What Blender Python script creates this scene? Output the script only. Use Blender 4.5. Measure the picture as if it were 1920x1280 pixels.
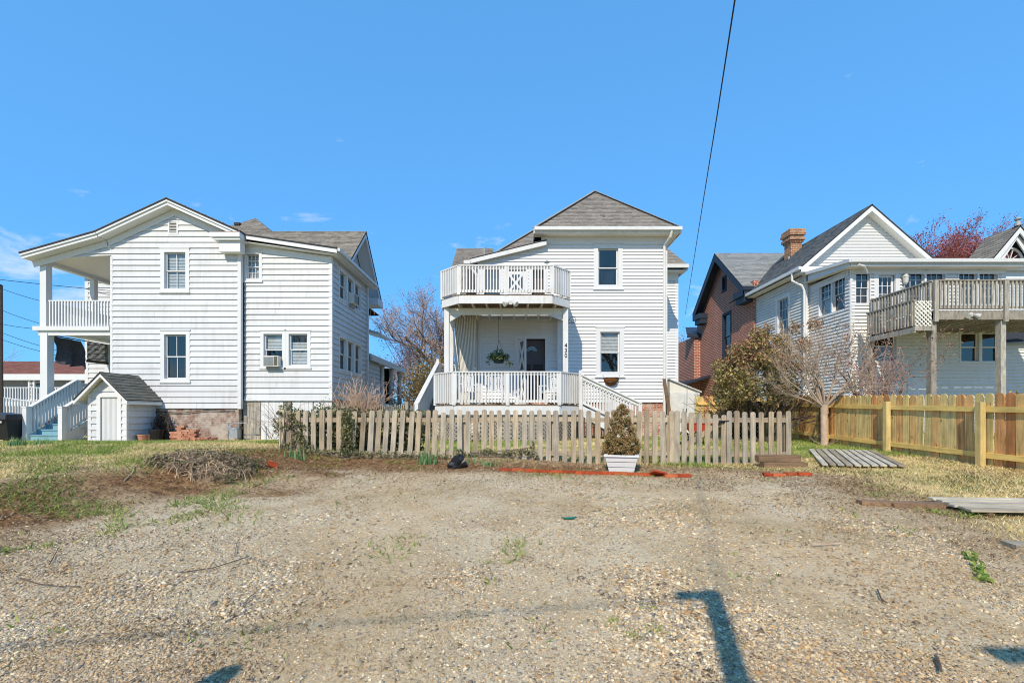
import bpy, math, random
import numpy as np
from mathutils import Vector, Matrix
R = math.radians
for o in list(bpy.data.objects):
    bpy.data.objects.remove(o)
scene = bpy.context.scene
COL = scene.collection

# ---------------------------------------------------------------- camera
EYE = 1.2            # eye height above the gravel lot
FPX = 853.33         # focal length in photo pixels (16 mm on 36 mm, 1920 px wide)
HY = 778.0           # row of the horizon
cam_d = bpy.data.cameras.new('camera')
cam = bpy.data.objects.new('camera', cam_d)
COL.objects.link(cam)
cam.location = (0, 0, EYE)
cam.rotation_euler = (R(90), 0, 0)
cam_d.sensor_width = 36
cam_d.lens = 16
cam_d.shift_y = (HY - 640) / 1920
cam_d.clip_start = 0.05
cam_d.clip_end = 3000
scene.camera = cam

# ---------------------------------------------------------------- sky and sun
SUN_EL, SUN_AZ = 40.5, 17.5      # sun behind the viewer, a little to the left
world = bpy.data.worlds.new('World')
scene.world = world
world.use_nodes = True
nt = world.node_tree
nt.nodes.clear()
N = nt.nodes.new
L = nt.links.new
sky = N('ShaderNodeTexSky')
sky.sky_type = 'NISHITA'
sky.sun_disc = False
sky.sun_elevation = R(SUN_EL)
sky.sun_rotation = R(180 + SUN_AZ)
sky.altitude = 200
sky.air_density = 1.0
sky.dust_density = 0.0
sky.ozone_density = 6.0
gam = N('ShaderNodeGamma')            # the photograph's flat, deep blue rendering of a clear sky
gam.inputs['Gamma'].default_value = 0.32
L(sky.outputs[0], gam.inputs['Color'])
hsv = N('ShaderNodeVectorMath'); hsv.operation = 'MULTIPLY'
hsv.inputs[1].default_value = (1.06, 2.85, 4.9)
L(gam.outputs[0], hsv.inputs[0])
# a few thin fair-weather wisps, denser towards the horizon
tc = N('ShaderNodeTexCoord')
mp = N('ShaderNodeMapping')
mp.inputs['Scale'].default_value = (1.0, 1.0, 2.6)
L(tc.outputs['Generated'], mp.inputs['Vector'])
n1 = N('ShaderNodeTexNoise')
n1.inputs['Scale'].default_value = 5.0
n1.inputs['Detail'].default_value = 7.0
n1.inputs['Roughness'].default_value = 0.62
n1.inputs['Distortion'].default_value = 0.5
L(mp.outputs[0], n1.inputs['Vector'])
sep = N('ShaderNodeSeparateXYZ')
L(tc.outputs['Generated'], sep.inputs[0])
mr = N('ShaderNodeMapRange')
mr.inputs['From Min'].default_value = 0.05
mr.inputs['From Max'].default_value = 0.62
mr.inputs['To Min'].default_value = 0.51
mr.inputs['To Max'].default_value = 0.74
L(sep.outputs['Z'], mr.inputs['Value'])
sub = N('ShaderNodeMath'); sub.operation = 'SUBTRACT'
L(n1.outputs['Fac'], sub.inputs[0]); L(mr.outputs[0], sub.inputs[1])
mul = N('ShaderNodeMath'); mul.operation = 'MULTIPLY'; mul.use_clamp = True
mul.inputs[1].default_value = 6.0
L(sub.outputs[0], mul.inputs[0])
mul2 = N('ShaderNodeMath'); mul2.operation = 'MULTIPLY'
mul2.inputs[1].default_value = 0.75
L(mul.outputs[0], mul2.inputs[0])
mx = N('ShaderNodeMix'); mx.data_type = 'RGBA'
L(mul2.outputs[0], mx.inputs[0])
L(hsv.outputs[0], mx.inputs[6])
mx.inputs[7].default_value = (6.6, 7.2, 8.0, 1)
bg = N('ShaderNodeBackground')
bg.inputs['Strength'].default_value = 0.112
L(mx.outputs[2], bg.inputs['Color'])
wo = N('ShaderNodeOutputWorld')
L(bg.outputs[0], wo.inputs['Surface'])

sun_d = bpy.data.lights.new('sun', 'SUN')
sun_d.energy = 4.0
sun_d.angle = R(0.53)
sun_d.color = (1.0, 0.88, 0.70)
sun = bpy.data.objects.new('sun', sun_d)
COL.objects.link(sun)
_az, _el = R(SUN_AZ), R(SUN_EL)
SUN_TRAVEL = Vector((math.sin(_az) * math.cos(_el), math.cos(_az) * math.cos(_el), -math.sin(_el)))
sun.rotation_euler = SUN_TRAVEL.to_track_quat('-Z', 'Y').to_euler()
sun.location = (-10, -30, 30)

vs = scene.view_settings
vs.view_transform = 'Standard'
vs.look = 'None'
vs.exposure = 0.24
vs.gamma = 1.0
vs.use_curve_mapping = False
scene.cycles.use_denoising = True
scene.cycles.denoising_prefilter = 'ACCURATE'
scene.cycles.use_adaptive_sampling = False
scene.cycles.filter_width = 1.05        # crisp, like the sharpened photograph

# ---------------------------------------------------------------- helpers
def PX(x, d): return (x - 960.0) * d / FPX
def PZ(y, d): return EYE + (HY - y) * d / FPX

def smooth(a, b, x):
    t = np.clip((np.asarray(x, float) - a) / (b - a), 0, 1)
    return t * t * (3 - 2 * t)

def _vnoise(x, y, s, seed=0):
    x = np.asarray(x, float) / s + seed * 13.7; y = np.asarray(y, float) / s + seed * 7.3
    xi = np.floor(x); yi = np.floor(y); fx = x - xi; fy = y - yi
    def h(i, j):
        v = np.sin(i * 127.1 + j * 311.7 + seed * 17.3) * 43758.5453
        return v - np.floor(v)
    fx = fx * fx * (3 - 2 * fx); fy = fy * fy * (3 - 2 * fy)
    return (h(xi, yi) * (1 - fx) + h(xi + 1, yi) * fx) * (1 - fy) + (h(xi, yi + 1) * (1 - fx) + h(xi + 1, yi + 1) * fx) * fy

def fbm(x, y, s, seed=0, o=3):
    v = 0; a = .5; t = 0
    for k in range(o):
        v = v + a * _vnoise(x, y, s / 2 ** k, seed + k * 3); t += a; a *= .55
    return v / t

def bank_edge(y): return -6.0 + 0.385 * np.asarray(y, float)     # where the lot ends on the left

def gz(x, y):
    """height of the ground"""
    x = np.asarray(x, float); y = np.asarray(y, float)
    z = 0.036 * np.clip(y, -4, 13) + 0.006 * np.clip(y - 13, 0, 12)
    near = 1 - smooth(22, 60, np.hypot(x, y))
    z = z + 0.085 * smooth(4, 7.5, x) * smooth(3, 7, y)
    s = smooth(0, 1.7, np.minimum(bank_edge(np.minimum(y, 8.4)), -2.2) - x)
    z = z + s * (0.30 - 0.42 * smooth(8.5, 14.2, y)) * smooth(0.5, 4.5, y)
    z = z + 0.14 * smooth(1.9, -0.6, x) * np.exp(-((y - 8.6) / 1.0) ** 2) * (1 - s)
    z = z + 0.21 * np.exp(-(((x + 4.35) / .62) ** 2 + ((y - 6.5) / .5) ** 2)) * .7
    z = z + 0.10 * np.exp(-(((x + 3.4) / .8) ** 2 + ((y - 6.9) / .5) ** 2))
    z = z + near * (0.05 * (fbm(x, y, 1.6, 1) - .5) + 0.016 * (fbm(x, y, .35, 2) - .5))
    return z

def gzf(x, y): return float(gz(x, y))

WL = {}          # world position of things and parts used as parents
def tag(o, label=None, cat=None, group=None, kind=None):
    if label: o['label'] = label
    if cat: o['category'] = cat
    if group: o['group'] = group
    if kind: o['kind'] = kind
    return o

def thing(name, loc, label, cat, group=None):
    o = bpy.data.objects.new(name, None)
    o.empty_display_size = .2
    COL.objects.link(o)
    o.location = loc
    WL[o.name] = Vector(loc)
    return tag(o, label, cat, group)

def add(name, me, mat=None, parent=None, loc=(0, 0, 0), rot=(0, 0, 0), scale=(1, 1, 1)):
    """link mesh data as an object at a world position under parent"""
    o = bpy.data.objects.new(name, me)
    COL.objects.link(o)
    if mat is not None and len(me.materials) == 0:
        me.materials.append(mat)
    o.location = loc; o.rotation_euler = rot; o.scale = scale
    if parent is not None:
        o.parent = parent
        o.matrix_parent_inverse = Matrix.Translation(-WL.get(parent.name, Vector((0, 0, 0))))
    WL[o.name] = Vector(loc)
    return o

class MB:
    def __init__(s): s.v = []; s.f = []; s.c = []; s.cur = None; s.smooth = False
    def color(s, c): s.cur = c; return s
    def poly(s, pts):
        i = len(s.v); s.v.extend([tuple(p) for p in pts]); s.f.append(tuple(range(i, i + len(pts)))); s.c.append(s.cur)
    def idx(s, pts, faces):
        i = len(s.v); s.v.extend([tuple(p) for p in pts])
        for f in faces: s.f.append(tuple(i + k for k in f)); s.c.append(s.cur)
    def box(s, x0, x1, y0, y1, z0, z1):
        s.idx([(x0, y0, z0), (x1, y0, z0), (x1, y1, z0), (x0, y1, z0), (x0, y0, z1), (x1, y0, z1), (x1, y1, z1), (x0, y1, z1)],
              [(0, 3, 2, 1), (4, 5, 6, 7), (0, 1, 5, 4), (1, 2, 6, 5), (2, 3, 7, 6), (3, 0, 4, 7)])
        return s
    def bar(s, p, q, w, h, up=(0, 0, 1)):
        """rectangular bar from p to q, w across, h along up"""
        p = Vector(p); q = Vector(q); d = (q - p).normalized(); up = Vector(up)
        if abs(d.dot(up)) > .98: up = Vector((0, 1, 0))
        a = d.cross(up).normalized(); b = a.cross(d).normalized()
        pts = []
        for e in (p, q):
            for sa, sb in ((-1, -1), (1, -1), (1, 1), (-1, 1)):
                pts.append(e + a * (sa * w / 2) + b * (sb * h / 2))
        s.idx(pts, [(0, 1, 2, 3), (7, 6, 5, 4), (0, 4, 5, 1), (1, 5, 6, 2), (2, 6, 7, 3), (3, 7, 4, 0)])
        return s
    def prism(s, poly, vec):
        """extrude a planar 3D polygon along vec"""
        n = len(poly); a = [Vector(p) for p in poly]; b = [p + Vector(vec) for p in a]
        s.idx(a + b, [tuple(range(n))[::-1], tuple(range(n, 2 * n))] + [(k, (k + 1) % n, n + (k + 1) % n, n + k) for k in range(n)])
        return s
    def tube(s, pts, rad, n=6, cap=True):
        pts = [Vector(p) for p in pts]
        if not hasattr(rad, '__len__'): rad = [rad] * len(pts)
        base = len(s.v); ref = None
        for k, p in enumerate(pts):
            d = (pts[min(k + 1, len(pts) - 1)] - pts[max(k - 1, 0)])
            if d.length < 1e-9: d = Vector((0, 0, 1))
            d.normalize()
            if ref is None: ref = Vector((1, 0, 0)) if abs(d.x) < .8 else Vector((0, 1, 0))
            a = d.cross(ref)
            if a.length < 1e-5: ref = Vector((0, 1, 0)); a = d.cross(ref)
            a.normalize(); b = d.cross(a); ref = -b if False else ref
            for j in range(n):
                t = 2 * math.pi * j / n
                s.v.append(tuple(p + (a * math.cos(t) + b * math.sin(t)) * rad[k]))
        for k in range(len(pts) - 1):
            for j in range(n):
                s.f.append((base + k * n + j, base + k * n + (j + 1) % n, base + (k + 1) * n + (j + 1) % n, base + (k + 1) * n + j)); s.c.append(s.cur)
        if cap and n > 2:
            s.f.append(tuple(base + j for j in range(n))[::-1]); s.c.append(s.cur)
            e = base + (len(pts) - 1) * n
            s.f.append(tuple(e + j for j in range(n))); s.c.append(s.cur)
        return s
    def lathe(s, c, prof, n=16):
        base = len(s.v)
        for r, z in prof:
            for j in range(n):
                t = 2 * math.pi * j / n
                s.v.append((c[0] + r * math.cos(t), c[1] + r * math.sin(t), c[2] + z))
        m = len(prof)
        for k in range(m - 1):
            for j in range(n):
                s.f.append((base + k * n + j, base + k * n + (j + 1) % n, base + (k + 1) * n + (j + 1) % n, base + (k + 1) * n + j)); s.c.append(s.cur)
        s.f.append(tuple(base + j for j in range(n))[::-1]); s.c.append(s.cur)
        s.f.append(tuple(base + (m - 1) * n + j for j in range(n))); s.c.append(s.cur)
        return s
    def mesh(s, name, mat=None):
        me = bpy.data.meshes.new(name)
        me.from_pydata(s.v, [], s.f)
        if any(c is not None for c in s.c):
            at = me.color_attributes.new('col', 'FLOAT_COLOR', 'CORNER')
            buf = []
            for f, c in zip(s.f, s.c):
                c = c or (.5, .5, .5)
                buf.extend([c[0], c[1], c[2], 1.0] * len(f))
            at.data.foreach_set('color', buf)
        if s.smooth:
            me.polygons.foreach_set('use_smooth', [True] * len(me.polygons))
        if mat is not None: me.materials.append(mat)
        me.update()
        return me
    def build(s, name, mat=None, parent=None, **k):
        return add(name, s.mesh(name, mat), None, parent, **k)

def np_mesh(name, V, Fc, mat, colors=None, parent=None, smooth_=False):
    """V (n,3), Fc (m,k) all faces of k corners; colors (m,3) per face"""
    me = bpy.data.meshes.new(name)
    m, k = Fc.shape
    me.vertices.add(len(V)); me.vertices.foreach_set('co', np.ascontiguousarray(V, np.float32).ravel())
    me.loops.add(m * k); me.loops.foreach_set('vertex_index', np.ascontiguousarray(Fc, np.int32).ravel())
    me.polygons.add(m)
    me.polygons.foreach_set('loop_start', np.arange(0, m * k, k, dtype=np.int32))
    me.polygons.foreach_set('loop_total', np.full(m, k, np.int32))
    if smooth_: me.polygons.foreach_set('use_smooth', np.ones(m, bool))
    if colors is not None:
        at = me.color_attributes.new('col', 'FLOAT_COLOR', 'CORNER')
        c = np.ones((m, k, 4), np.float32); c[:, :, :3] = colors[:, None, :]
        at.data.foreach_set('color', c.ravel())
    me.update(calc_edges=True)
    me.validate()
    return add(name, me, mat, parent)

# ---------------------------------------------------------------- materials
def srgb(r, g, b):
    f = lambda c: (c / 255 / 12.92) if c / 255 <= .04045 else ((c / 255 + .055) / 1.055) ** 2.4
    return (f(r), f(g), f(b))

class Mat:
    def __init__(s, name):
        s.m = bpy.data.materials.new(name); s.m.use_nodes = True
        s.t = s.m.node_tree; s.t.nodes.clear()
        s.out = s.n('ShaderNodeOutputMaterial'); s.b = s.n('ShaderNodeBsdfPrincipled')
        s.l(s.b.outputs[0], s.out.inputs[0])
        s.geo = s.n('ShaderNodeNewGeometry'); s.pos = s.geo.outputs['Position']
    def n(s, t): return s.t.nodes.new(t)
    def l(s, a, b): s.t.links.new(a, b)
    def noise(s, scale, detail=4, rough=.55, vec=None, stretch=None):
        v = vec or s.pos
        if stretch:
            m = s.n('ShaderNodeMapping'); m.inputs['Scale'].default_value = stretch; s.l(v, m.inputs[0]); v = m.outputs[0]
        k = s.n('ShaderNodeTexNoise'); k.inputs['Scale'].default_value = scale; k.inputs['Detail'].default_value = detail
        k.inputs['Roughness'].default_value = rough; s.l(v, k.inputs['Vector']); return k.outputs['Fac']
    def ramp(s, fac, stops):
        k = s.n('ShaderNodeValToRGB'); e = k.color_ramp.elements
        while len(e) < len(stops): e.new(.5)
        for i, (p, c) in enumerate(stops):
            e[i].position = p; e[i].color = (*c, 1) if len(c) == 3 else c
        s.l(fac, k.inputs[0]); return k.outputs[0]
    def mix(s, fac, a, b, mode='MIX'):
        k = s.n('ShaderNodeMix'); k.data_type = 'RGBA'; k.blend_type = mode
        for sock, val in ((k.inputs[0], fac), (k.inputs[6], a), (k.inputs[7], b)):
            if isinstance(val, (int, float)): sock.default_value = val
            elif isinstance(val, tuple): sock.default_value = (*val, 1)
            else: s.l(val, sock)
        return k.outputs[2]
    def math(s, op, a, b=0.0, clamp=False):
        k = s.n('ShaderNodeMath'); k.operation = op; k.use_clamp = clamp
        for sock, val in ((k.inputs[0], a), (k.inputs[1], b)):
            if isinstance(val, (int, float)): sock.default_value = val
            else: s.l(val, sock)
        return k.outputs[0]
    def attr(s, name='col'):
        k = s.n('ShaderNodeAttribute'); k.attribute_name = name; return k.outputs['Color']
    def orand(s): return s.n('ShaderNodeObjectInfo').outputs['Random']
    def base(s, c):
        if isinstance(c, tuple): s.b.inputs['Base Color'].default_value = (*c, 1)
        else: s.l(c, s.b.inputs['Base Color'])
        return s
    def rough(s, r, spec=.3):
        if isinstance(r, (int, float)): s.b.inputs['Roughness'].default_value = r
        else: s.l(r, s.b.inputs['Roughness'])
        s.b.inputs['Specular IOR Level'].default_value = spec; return s
    def bump(s, h, strength=.3, dist=.01):
        k = s.n('ShaderNodeBump'); k.inputs['Strength'].default_value = strength; k.inputs['Distance'].default_value = dist
        s.l(h, k.inputs['Height']); s.l(k.outputs[0], s.b.inputs['Normal']); return s

def plain(name, c, rough=.6, spec=.3, var=.12, scale=6., metal=0.):
    m = Mat(name)
    f = m.noise(scale, 5)
    d = tuple(x * (1 - var) for x in c); l = tuple(min(1, x * (1 + var * .6)) for x in c)
    m.base(m.ramp(f, [(.3, d), (.7, l)])).rough(rough, spec)
    m.b.inputs['Metallic'].default_value = metal
    return m.m

def painted(name, c, dirt, amount=.35, rough=.5):
    """weathered paint: faint streaks and grime"""
    m = Mat(name)
    f1 = m.noise(1.3, 6, .65); f2 = m.noise(9, 5, .6, stretch=(1, 1, .12)); f3 = m.noise(40, 3)
    a = m.math('MULTIPLY', m.math('MULTIPLY', f1, f2), 1.0)
    k = m.ramp(a, [(.22, (0, 0, 0)), (.48, (1, 1, 1))])
    col = m.mix(m.math('MULTIPLY', k, amount), c, dirt)
    col = m.mix(.22, col, m.ramp(m.orand(), [(0, (.72, .71, .69)), (1, (1, 1, 1))]), 'MULTIPLY')
    m.base(col).rough(rough, .3).bump(f3, .08, .002)
    return m.m

def attr_mat(name, rough=.8, spec=.2, var=.25, scale=30., trans=0., bump=0.):
    m = Mat(name)
    f = m.noise(scale, 3)
    col = m.mix(1.0, m.attr(), m.ramp(f, [(.3, (1 - var,) * 3), (.7, (1 + var * .4,) * 3)]), 'MULTIPLY')
    m.base(col).rough(rough, spec)
    if bump: m.bump(f, bump, .01)
    if trans:
        tb = m.n('ShaderNodeBsdfTranslucent'); m.l(col, tb.inputs[0])
        ms = m.n('ShaderNodeMixShader'); ms.inputs[0].default_value = trans
        m.l(m.b.outputs[0], ms.inputs[1]); m.l(tb.outputs[0], ms.inputs[2]); m.l(ms.outputs[0], m.out.inputs[0])
    return m.m

def wood(name, stops, grain=(30, 30, 2.0), dark=.5, rough=.85, knots=False):
    """boards: tone per board, grain along the board's own Z (or local axis of stretch)"""
    m = Mat(name)
    tcn = m.n('ShaderNodeTexCoord'); ob = tcn.outputs['Object']
    r = m.orand()
    off = m.n('ShaderNodeVectorMath'); off.operation = 'ADD'
    cmb = m.n('ShaderNodeCombineXYZ'); m.l(m.math('MULTIPLY', r, 37.0), cmb.inputs[0]); m.l(m.math('MULTIPLY', r, 91.0), cmb.inputs[2])
    m.l(ob, off.inputs[0]); m.l(cmb.outputs[0], off.inputs[1])
    g = m.noise(1.0, 6, .65, vec=off.outputs[0], stretch=grain)
    b2 = m.noise(3.0, 4, .6, vec=off.outputs[0])
    base = m.ramp(r, stops)
    col = m.mix(1.0, base, m.ramp(g, [(.30, (dark, dark, dark)), (.55, (1, 1, 1)), (.8, (1.12, 1.12, 1.12))]), 'MULTIPLY')
    col = m.mix(1.0, col, m.ramp(b2, [(.3, (.74, .76, .78)), (.7, (1.12, 1.1, 1.06))]), 'MULTIPLY')
    if knots:
        vo = m.n('ShaderNodeTexVoronoi'); vo.inputs['Scale'].default_value = 1.0
        mp_ = m.n('ShaderNodeMapping'); mp_.inputs['Scale'].default_value = (9, 9, 4.0)
        m.l(off.outputs[0], mp_.inputs[0]); m.l(mp_.outputs[0], vo.inputs['Vector'])
        k = m.ramp(vo.outputs['Distance'], [(.06, (1, 1, 1)), (.17, (0, 0, 0))])
        col = m.mix(m.math('MULTIPLY', k, .75), col, srgb(105, 60, 25))
    m.base(col).rough(rough, .2).bump(g, .35, .004)
    return m.m

M = {}
M['white_siding'] = painted('white_aged_siding', (.605, .615, .63), (.42, .41, .385), .55)
M['vinyl'] = painted('white_vinyl_siding', (.73, .735, .735), (.66, .64, .58), .30, .42)
M['vinyl_right'] = painted('pale_vinyl_siding', (.72, .72, .70), (.52, .49, .42), .35, .45)
M['trim'] = painted('white_trim_paint', (.69, .695, .70), (.55, .54, .50), .35)
M['deckwhite'] = painted('white_deck_paint', (.68, .68, .675), (.42, .36, .29), .55)
M['soffit'] = painted('cream_soffit', (.74, .71, .62), (.5, .46, .38), .3)
M['gutter'] = painted('aluminium_gutter', (.66, .66, .64), (.42, .40, .36), .4, .35)
M['shingle'] = attr_mat('asphalt_shingle', .92, .15, .3, 60.)
M['roof_edge'] = plain('roof_felt_edge', (.03, .03, .035), .8)
M['interior'] = plain('unlit_interior', (.025, .027, .03), .9, .1)  # near-black base colour stands in for the darkness of unlit rooms and porch
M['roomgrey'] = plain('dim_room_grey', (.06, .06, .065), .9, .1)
M['blind'] = plain('window_blind', (.62, .62, .60), .6)
M['black'] = plain('black_plastic', (.012, .012, .014), .42, .4)
M['steel'] = plain('galvanised_steel', (.38, .39, .40), .45, .5, metal=.6)
M['greymetal'] = plain('grey_painted_metal', (.30, .32, .33), .5)
M['bluestep'] = painted('blue_porch_paint', srgb(128, 172, 186), srgb(88, 110, 116), .4, .5)
M['terracotta'] = plain('terracotta', srgb(186, 134, 110), .85)
M['red'] = plain('red_wheelbarrow_paint', srgb(190, 72, 50), .5)
M['green'] = plain('green_plastic', srgb(18, 120, 98), .45)
M['cloth'] = plain('dark_grey_cloth', srgb(84, 86, 96), .95, .1, .3, 14)
M['blindreed'] = plain('reed_blind', srgb(104, 98, 86), .9, .1, .45, 40)
M['cable'] = plain('black_cable', (.012, .012, .013), .6)
M['navy'] = plain('dark_slate_trim', srgb(40, 50, 64), .55)
M['maroon'] = plain('maroon_gable_paint', srgb(104, 22, 42), .7)
M['paleblue'] = painted('pale_gable_siding', (.66, .69, .72), (.5, .5, .5), .3)
M['bark'] = plain('grey_bark', srgb(142, 126, 112), .95, .1, .4, 18)
M['barkdark'] = plain('dark_bark', srgb(96, 84, 76), .95, .1, .4, 14)
M['myrtle'] = plain('smooth_pinkish_bark', srgb(188, 164, 142), .8, .2, .25, 9)
M['twig'] = attr_mat('twigs_and_buds', .9, .1, .2, 40)
M['leaf'] = attr_mat('leaves', .55, .3, .22, 25, trans=.18)
M['grass'] = attr_mat('grass_blades', .75, .2, .2, 20, trans=.2)
M['stone'] = attr_mat('gravel_stones', .85, .25, .25, 45, bump=.2)
M['silver'] = plain('lamp_housing', (.55, .54, .50), .5)
M['concrete'] = plain('concrete', (.36, .35, .33), .9, .2, .25, 5)
M['tin'] = plain('tin_shed_panel', (.62, .61, .57), .55)
M['brown'] = plain('coco_fibre', srgb(116, 78, 48), .95, .1, .4, 40)
M['picket'] = wood('weathered_picket_wood', [(0, srgb(150, 134, 114)), (.3, srgb(178, 160, 134)), (.55, srgb(186, 174, 154)), (.8, srgb(164, 154, 140)), (1, srgb(196, 178, 148))], (34, 34, 2.2), .55)
M['pine'] = wood('new_treated_pine', [(0, srgb(230, 200, 134)), (.3, srgb(214, 192, 128)), (.5, srgb(228, 184, 120)), (.75, srgb(212, 152, 98)), (1, srgb(178, 120, 74))], (26, 26, 1.6), .5, .8, True)
M['pinepost'] = wood('treated_pine_post', [(0, srgb(216, 194, 134)), (1, srgb(206, 182, 122))], (26, 26, 1.6), .7, .8)
M['pinerail'] = wood('treated_pine_rail', [(0, srgb(240, 206, 124)), (1, srgb(228, 188, 110))], (20, 2., 20), .7, .8)
M['greywood'] = wood('silvered_deck_wood', [(0, srgb(160, 152, 140)), (.5, srgb(184, 178, 166)), (1, srgb(148, 140, 128))], (20, 20, 4.0), .55)
M['slat'] = wood('old_slat_wood', [(0, srgb(184, 172, 152)), (.6, srgb(206, 196, 176)), (1, srgb(160, 144, 122))], (30, 2.0, 30), .5)
M['timber'] = wood('old_timber', [(0, srgb(120, 96, 74)), (1, srgb(150, 122, 96))], (2.0, 30, 30), .5)
M['brick1'] = wood('red_clay_brick', [(0, srgb(190, 90, 52)), (.4, srgb(170, 70, 42)), (.7, srgb(206, 116, 74)), (1, srgb(140, 58, 38))], (9, 9, 9), .6, .92)
M['brickold'] = wood('old_salvaged_brick', [(0, srgb(178, 122, 98)), (.5, srgb(196, 146, 122)), (1, srgb(150, 92, 74))], (9, 9, 9), .6, .92)

def brickwall(name, c1, c2, mortar, bw=.22, rh=.075, mor=.012, patch=None, amount=.5):
    m = Mat(name)
    sp = m.n('ShaderNodeSeparateXYZ'); m.l(m.pos, sp.inputs[0])
    cb = m.n('ShaderNodeCombineXYZ')
    m.l(m.math('ADD', sp.outputs[0], sp.outputs[1]), cb.inputs[0]); m.l(sp.outputs[2], cb.inputs[1])
    b = m.n('ShaderNodeTexBrick'); m.l(cb.outputs[0], b.inputs['Vector'])
    b.inputs['Scale'].default_value = 1.0; b.inputs['Brick Width'].default_value = bw; b.inputs['Row Height'].default_value = rh
    b.inputs['Mortar Size'].default_value = mor; b.inputs['Color1'].default_value = (*c1, 1); b.inputs['Color2'].default_value = (*c2, 1)
    b.inputs['Mortar'].default_value = (*mortar, 1); b.inputs['Bias'].default_value = -.1
    f = m.noise(18, 4)
    col = m.mix(1.0, b.outputs['Color'], m.ramp(f, [(.3, (.65, .65, .65)), (.7, (1.15, 1.15, 1.15))]), 'MULTIPLY')
    if patch:
        k = m.ramp(m.noise(2.2, 6, .7), [(.44, (0, 0, 0)), (.56, (1, 1, 1))])
        col = m.mix(m.math('MULTIPLY', k, amount), col, patch)
    m.base(col).rough(.92, .15).bump(m.math('SUBTRACT', 1.0, b.outputs['Fac']), .7, .012)
    return m.m
M['brickhouse'] = brickwall('brown_red_brick', srgb(176, 90, 70), srgb(132, 66, 54), srgb(200, 176, 158), .30, .10, .018)
M['foundation'] = brickwall('patched_foundation_brick', srgb(178, 110, 88), srgb(150, 84, 64), srgb(190, 170, 150), .22, .075, .012, srgb(206, 190, 176), .55)
M['foundation_old'] = brickwall('limewashed_foundation_brick', srgb(166, 128, 112), srgb(140, 96, 82), srgb(150, 138, 126), .2, .07, .014, srgb(182, 172, 160), .9)
M['chimneybrick'] = brickwall('chimney_brick', srgb(190, 120, 78), srgb(150, 88, 60), srgb(196, 178, 150), .24, .09, .014, srgb(120, 100, 84), .35)

def glass():
    m = Mat('window_glass'); m.t.nodes.remove(m.b)
    tr = m.n('ShaderNodeBsdfTransparent'); tr.inputs[0].default_value = (.82, .86, .88, 1)
    gl = m.n('ShaderNodeBsdfGlossy'); gl.inputs['Roughness'].default_value = .015; gl.inputs[0].default_value = (1.0, .88, .76, 1)
    f = m.noise(1.4, 2)
    bp = m.n('ShaderNodeBump'); bp.inputs['Strength'].default_value = .06; bp.inputs['Distance'].default_value = .02
    m.l(f, bp.inputs['Height']); m.l(bp.outputs[0], gl.inputs['Normal'])
    fr = m.n('ShaderNodeLayerWeight'); fr.inputs['Blend'].default_value = .3
    ms = m.n('ShaderNodeMixShader')
    m.l(m.math('ADD', m.math('MULTIPLY', m.math('POWER', fr.outputs['Facing'], 3.0), .8), .13, True), ms.inputs[0])
    m.l(tr.outputs[0], ms.inputs[1]); m.l(gl.outputs[0], ms.inputs[2]); m.l(ms.outputs[0], m.out.inputs[0])
    return m.m
M['glass'] = glass()

def ground_mat():
    m = Mat('lot_ground')
    a = m.n('ShaderNodeAttribute'); a.attribute_name = 'zone'
    sp = m.n('ShaderNodeSeparateColor'); m.l(a.outputs['Color'], sp.inputs[0])
    f1 = m.noise(2.4, 6, .65); f2 = m.noise(38, 5, .7); f3 = m.noise(120, 3, .6); f4 = m.noise(9, 5, .6)
    vo = m.n('ShaderNodeTexVoronoi'); vo.inputs['Scale'].default_value = 60; m.l(m.pos, vo.inputs['Vector'])
    peb = m.mix(.65, m.ramp(f2, [(.3, srgb(138, 122, 98)), (.5, srgb(194, 176, 144)), (.7, srgb(222, 208, 178))]),
                m.ramp(m.math('FRACT', m.math('MULTIPLY', vo.outputs['Distance'], 7.0)), [(0, srgb(154, 140, 116)), (.5, srgb(210, 194, 164)), (1, srgb(222, 208, 182))]))
    dirt = m.ramp(f2, [(.3, srgb(156, 132, 100)), (.55, srgb(200, 174, 136)), (.75, srgb(210, 186, 150))])
    dirt = m.mix(m.ramp(f1, [(.4, (0, 0, 0)), (.65, (.55, .55, .55))]), dirt, peb)
    soil = m.ramp(f4, [(.3, srgb(98, 72, 50)), (.5, srgb(136, 102, 70)), (.7, srgb(172, 138, 98))])
    soil = m.mix(.5, soil, m.ramp(f3, [(.3, (.45, .4, .36)), (.7, (1.2, 1.15, 1.05))]), 'MULTIPLY')
    straw = m.ramp(f2, [(.3, srgb(184, 160, 108)), (.55, srgb(224, 202, 146)), (.75, srgb(240, 222, 174))])
    green = m.ramp(f2, [(.3, srgb(70, 86, 36)), (.6, srgb(118, 132, 60)), (.8, srgb(150, 156, 84))])
    col = m.mix(sp.outputs[0], dirt, peb)
    col = m.mix(m.math('MULTIPLY', m.ramp(m.noise(1.1, 6, .7), [(.46, (0, 0, 0)), (.62, (1, 1, 1))]), .55), col, m.ramp(f3, [(.3, srgb(134, 110, 78)), (.7, srgb(186, 158, 114))]))
    col = m.mix(sp.outputs[2], col, soil)
    lawn = m.mix(m.ramp(m.noise(1.7, 5, .65), [(.42, (0, 0, 0)), (.6, (1, 1, 1))]), straw, green)
    col = m.mix(sp.outputs[1], col, lawn)
    m.base(col).rough(.95, .12)
    m.bump(m.math('ADD', f2, m.math('MULTIPLY', f3, .5)), .6, .02)
    return m.m
M['ground'] = ground_mat()

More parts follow.
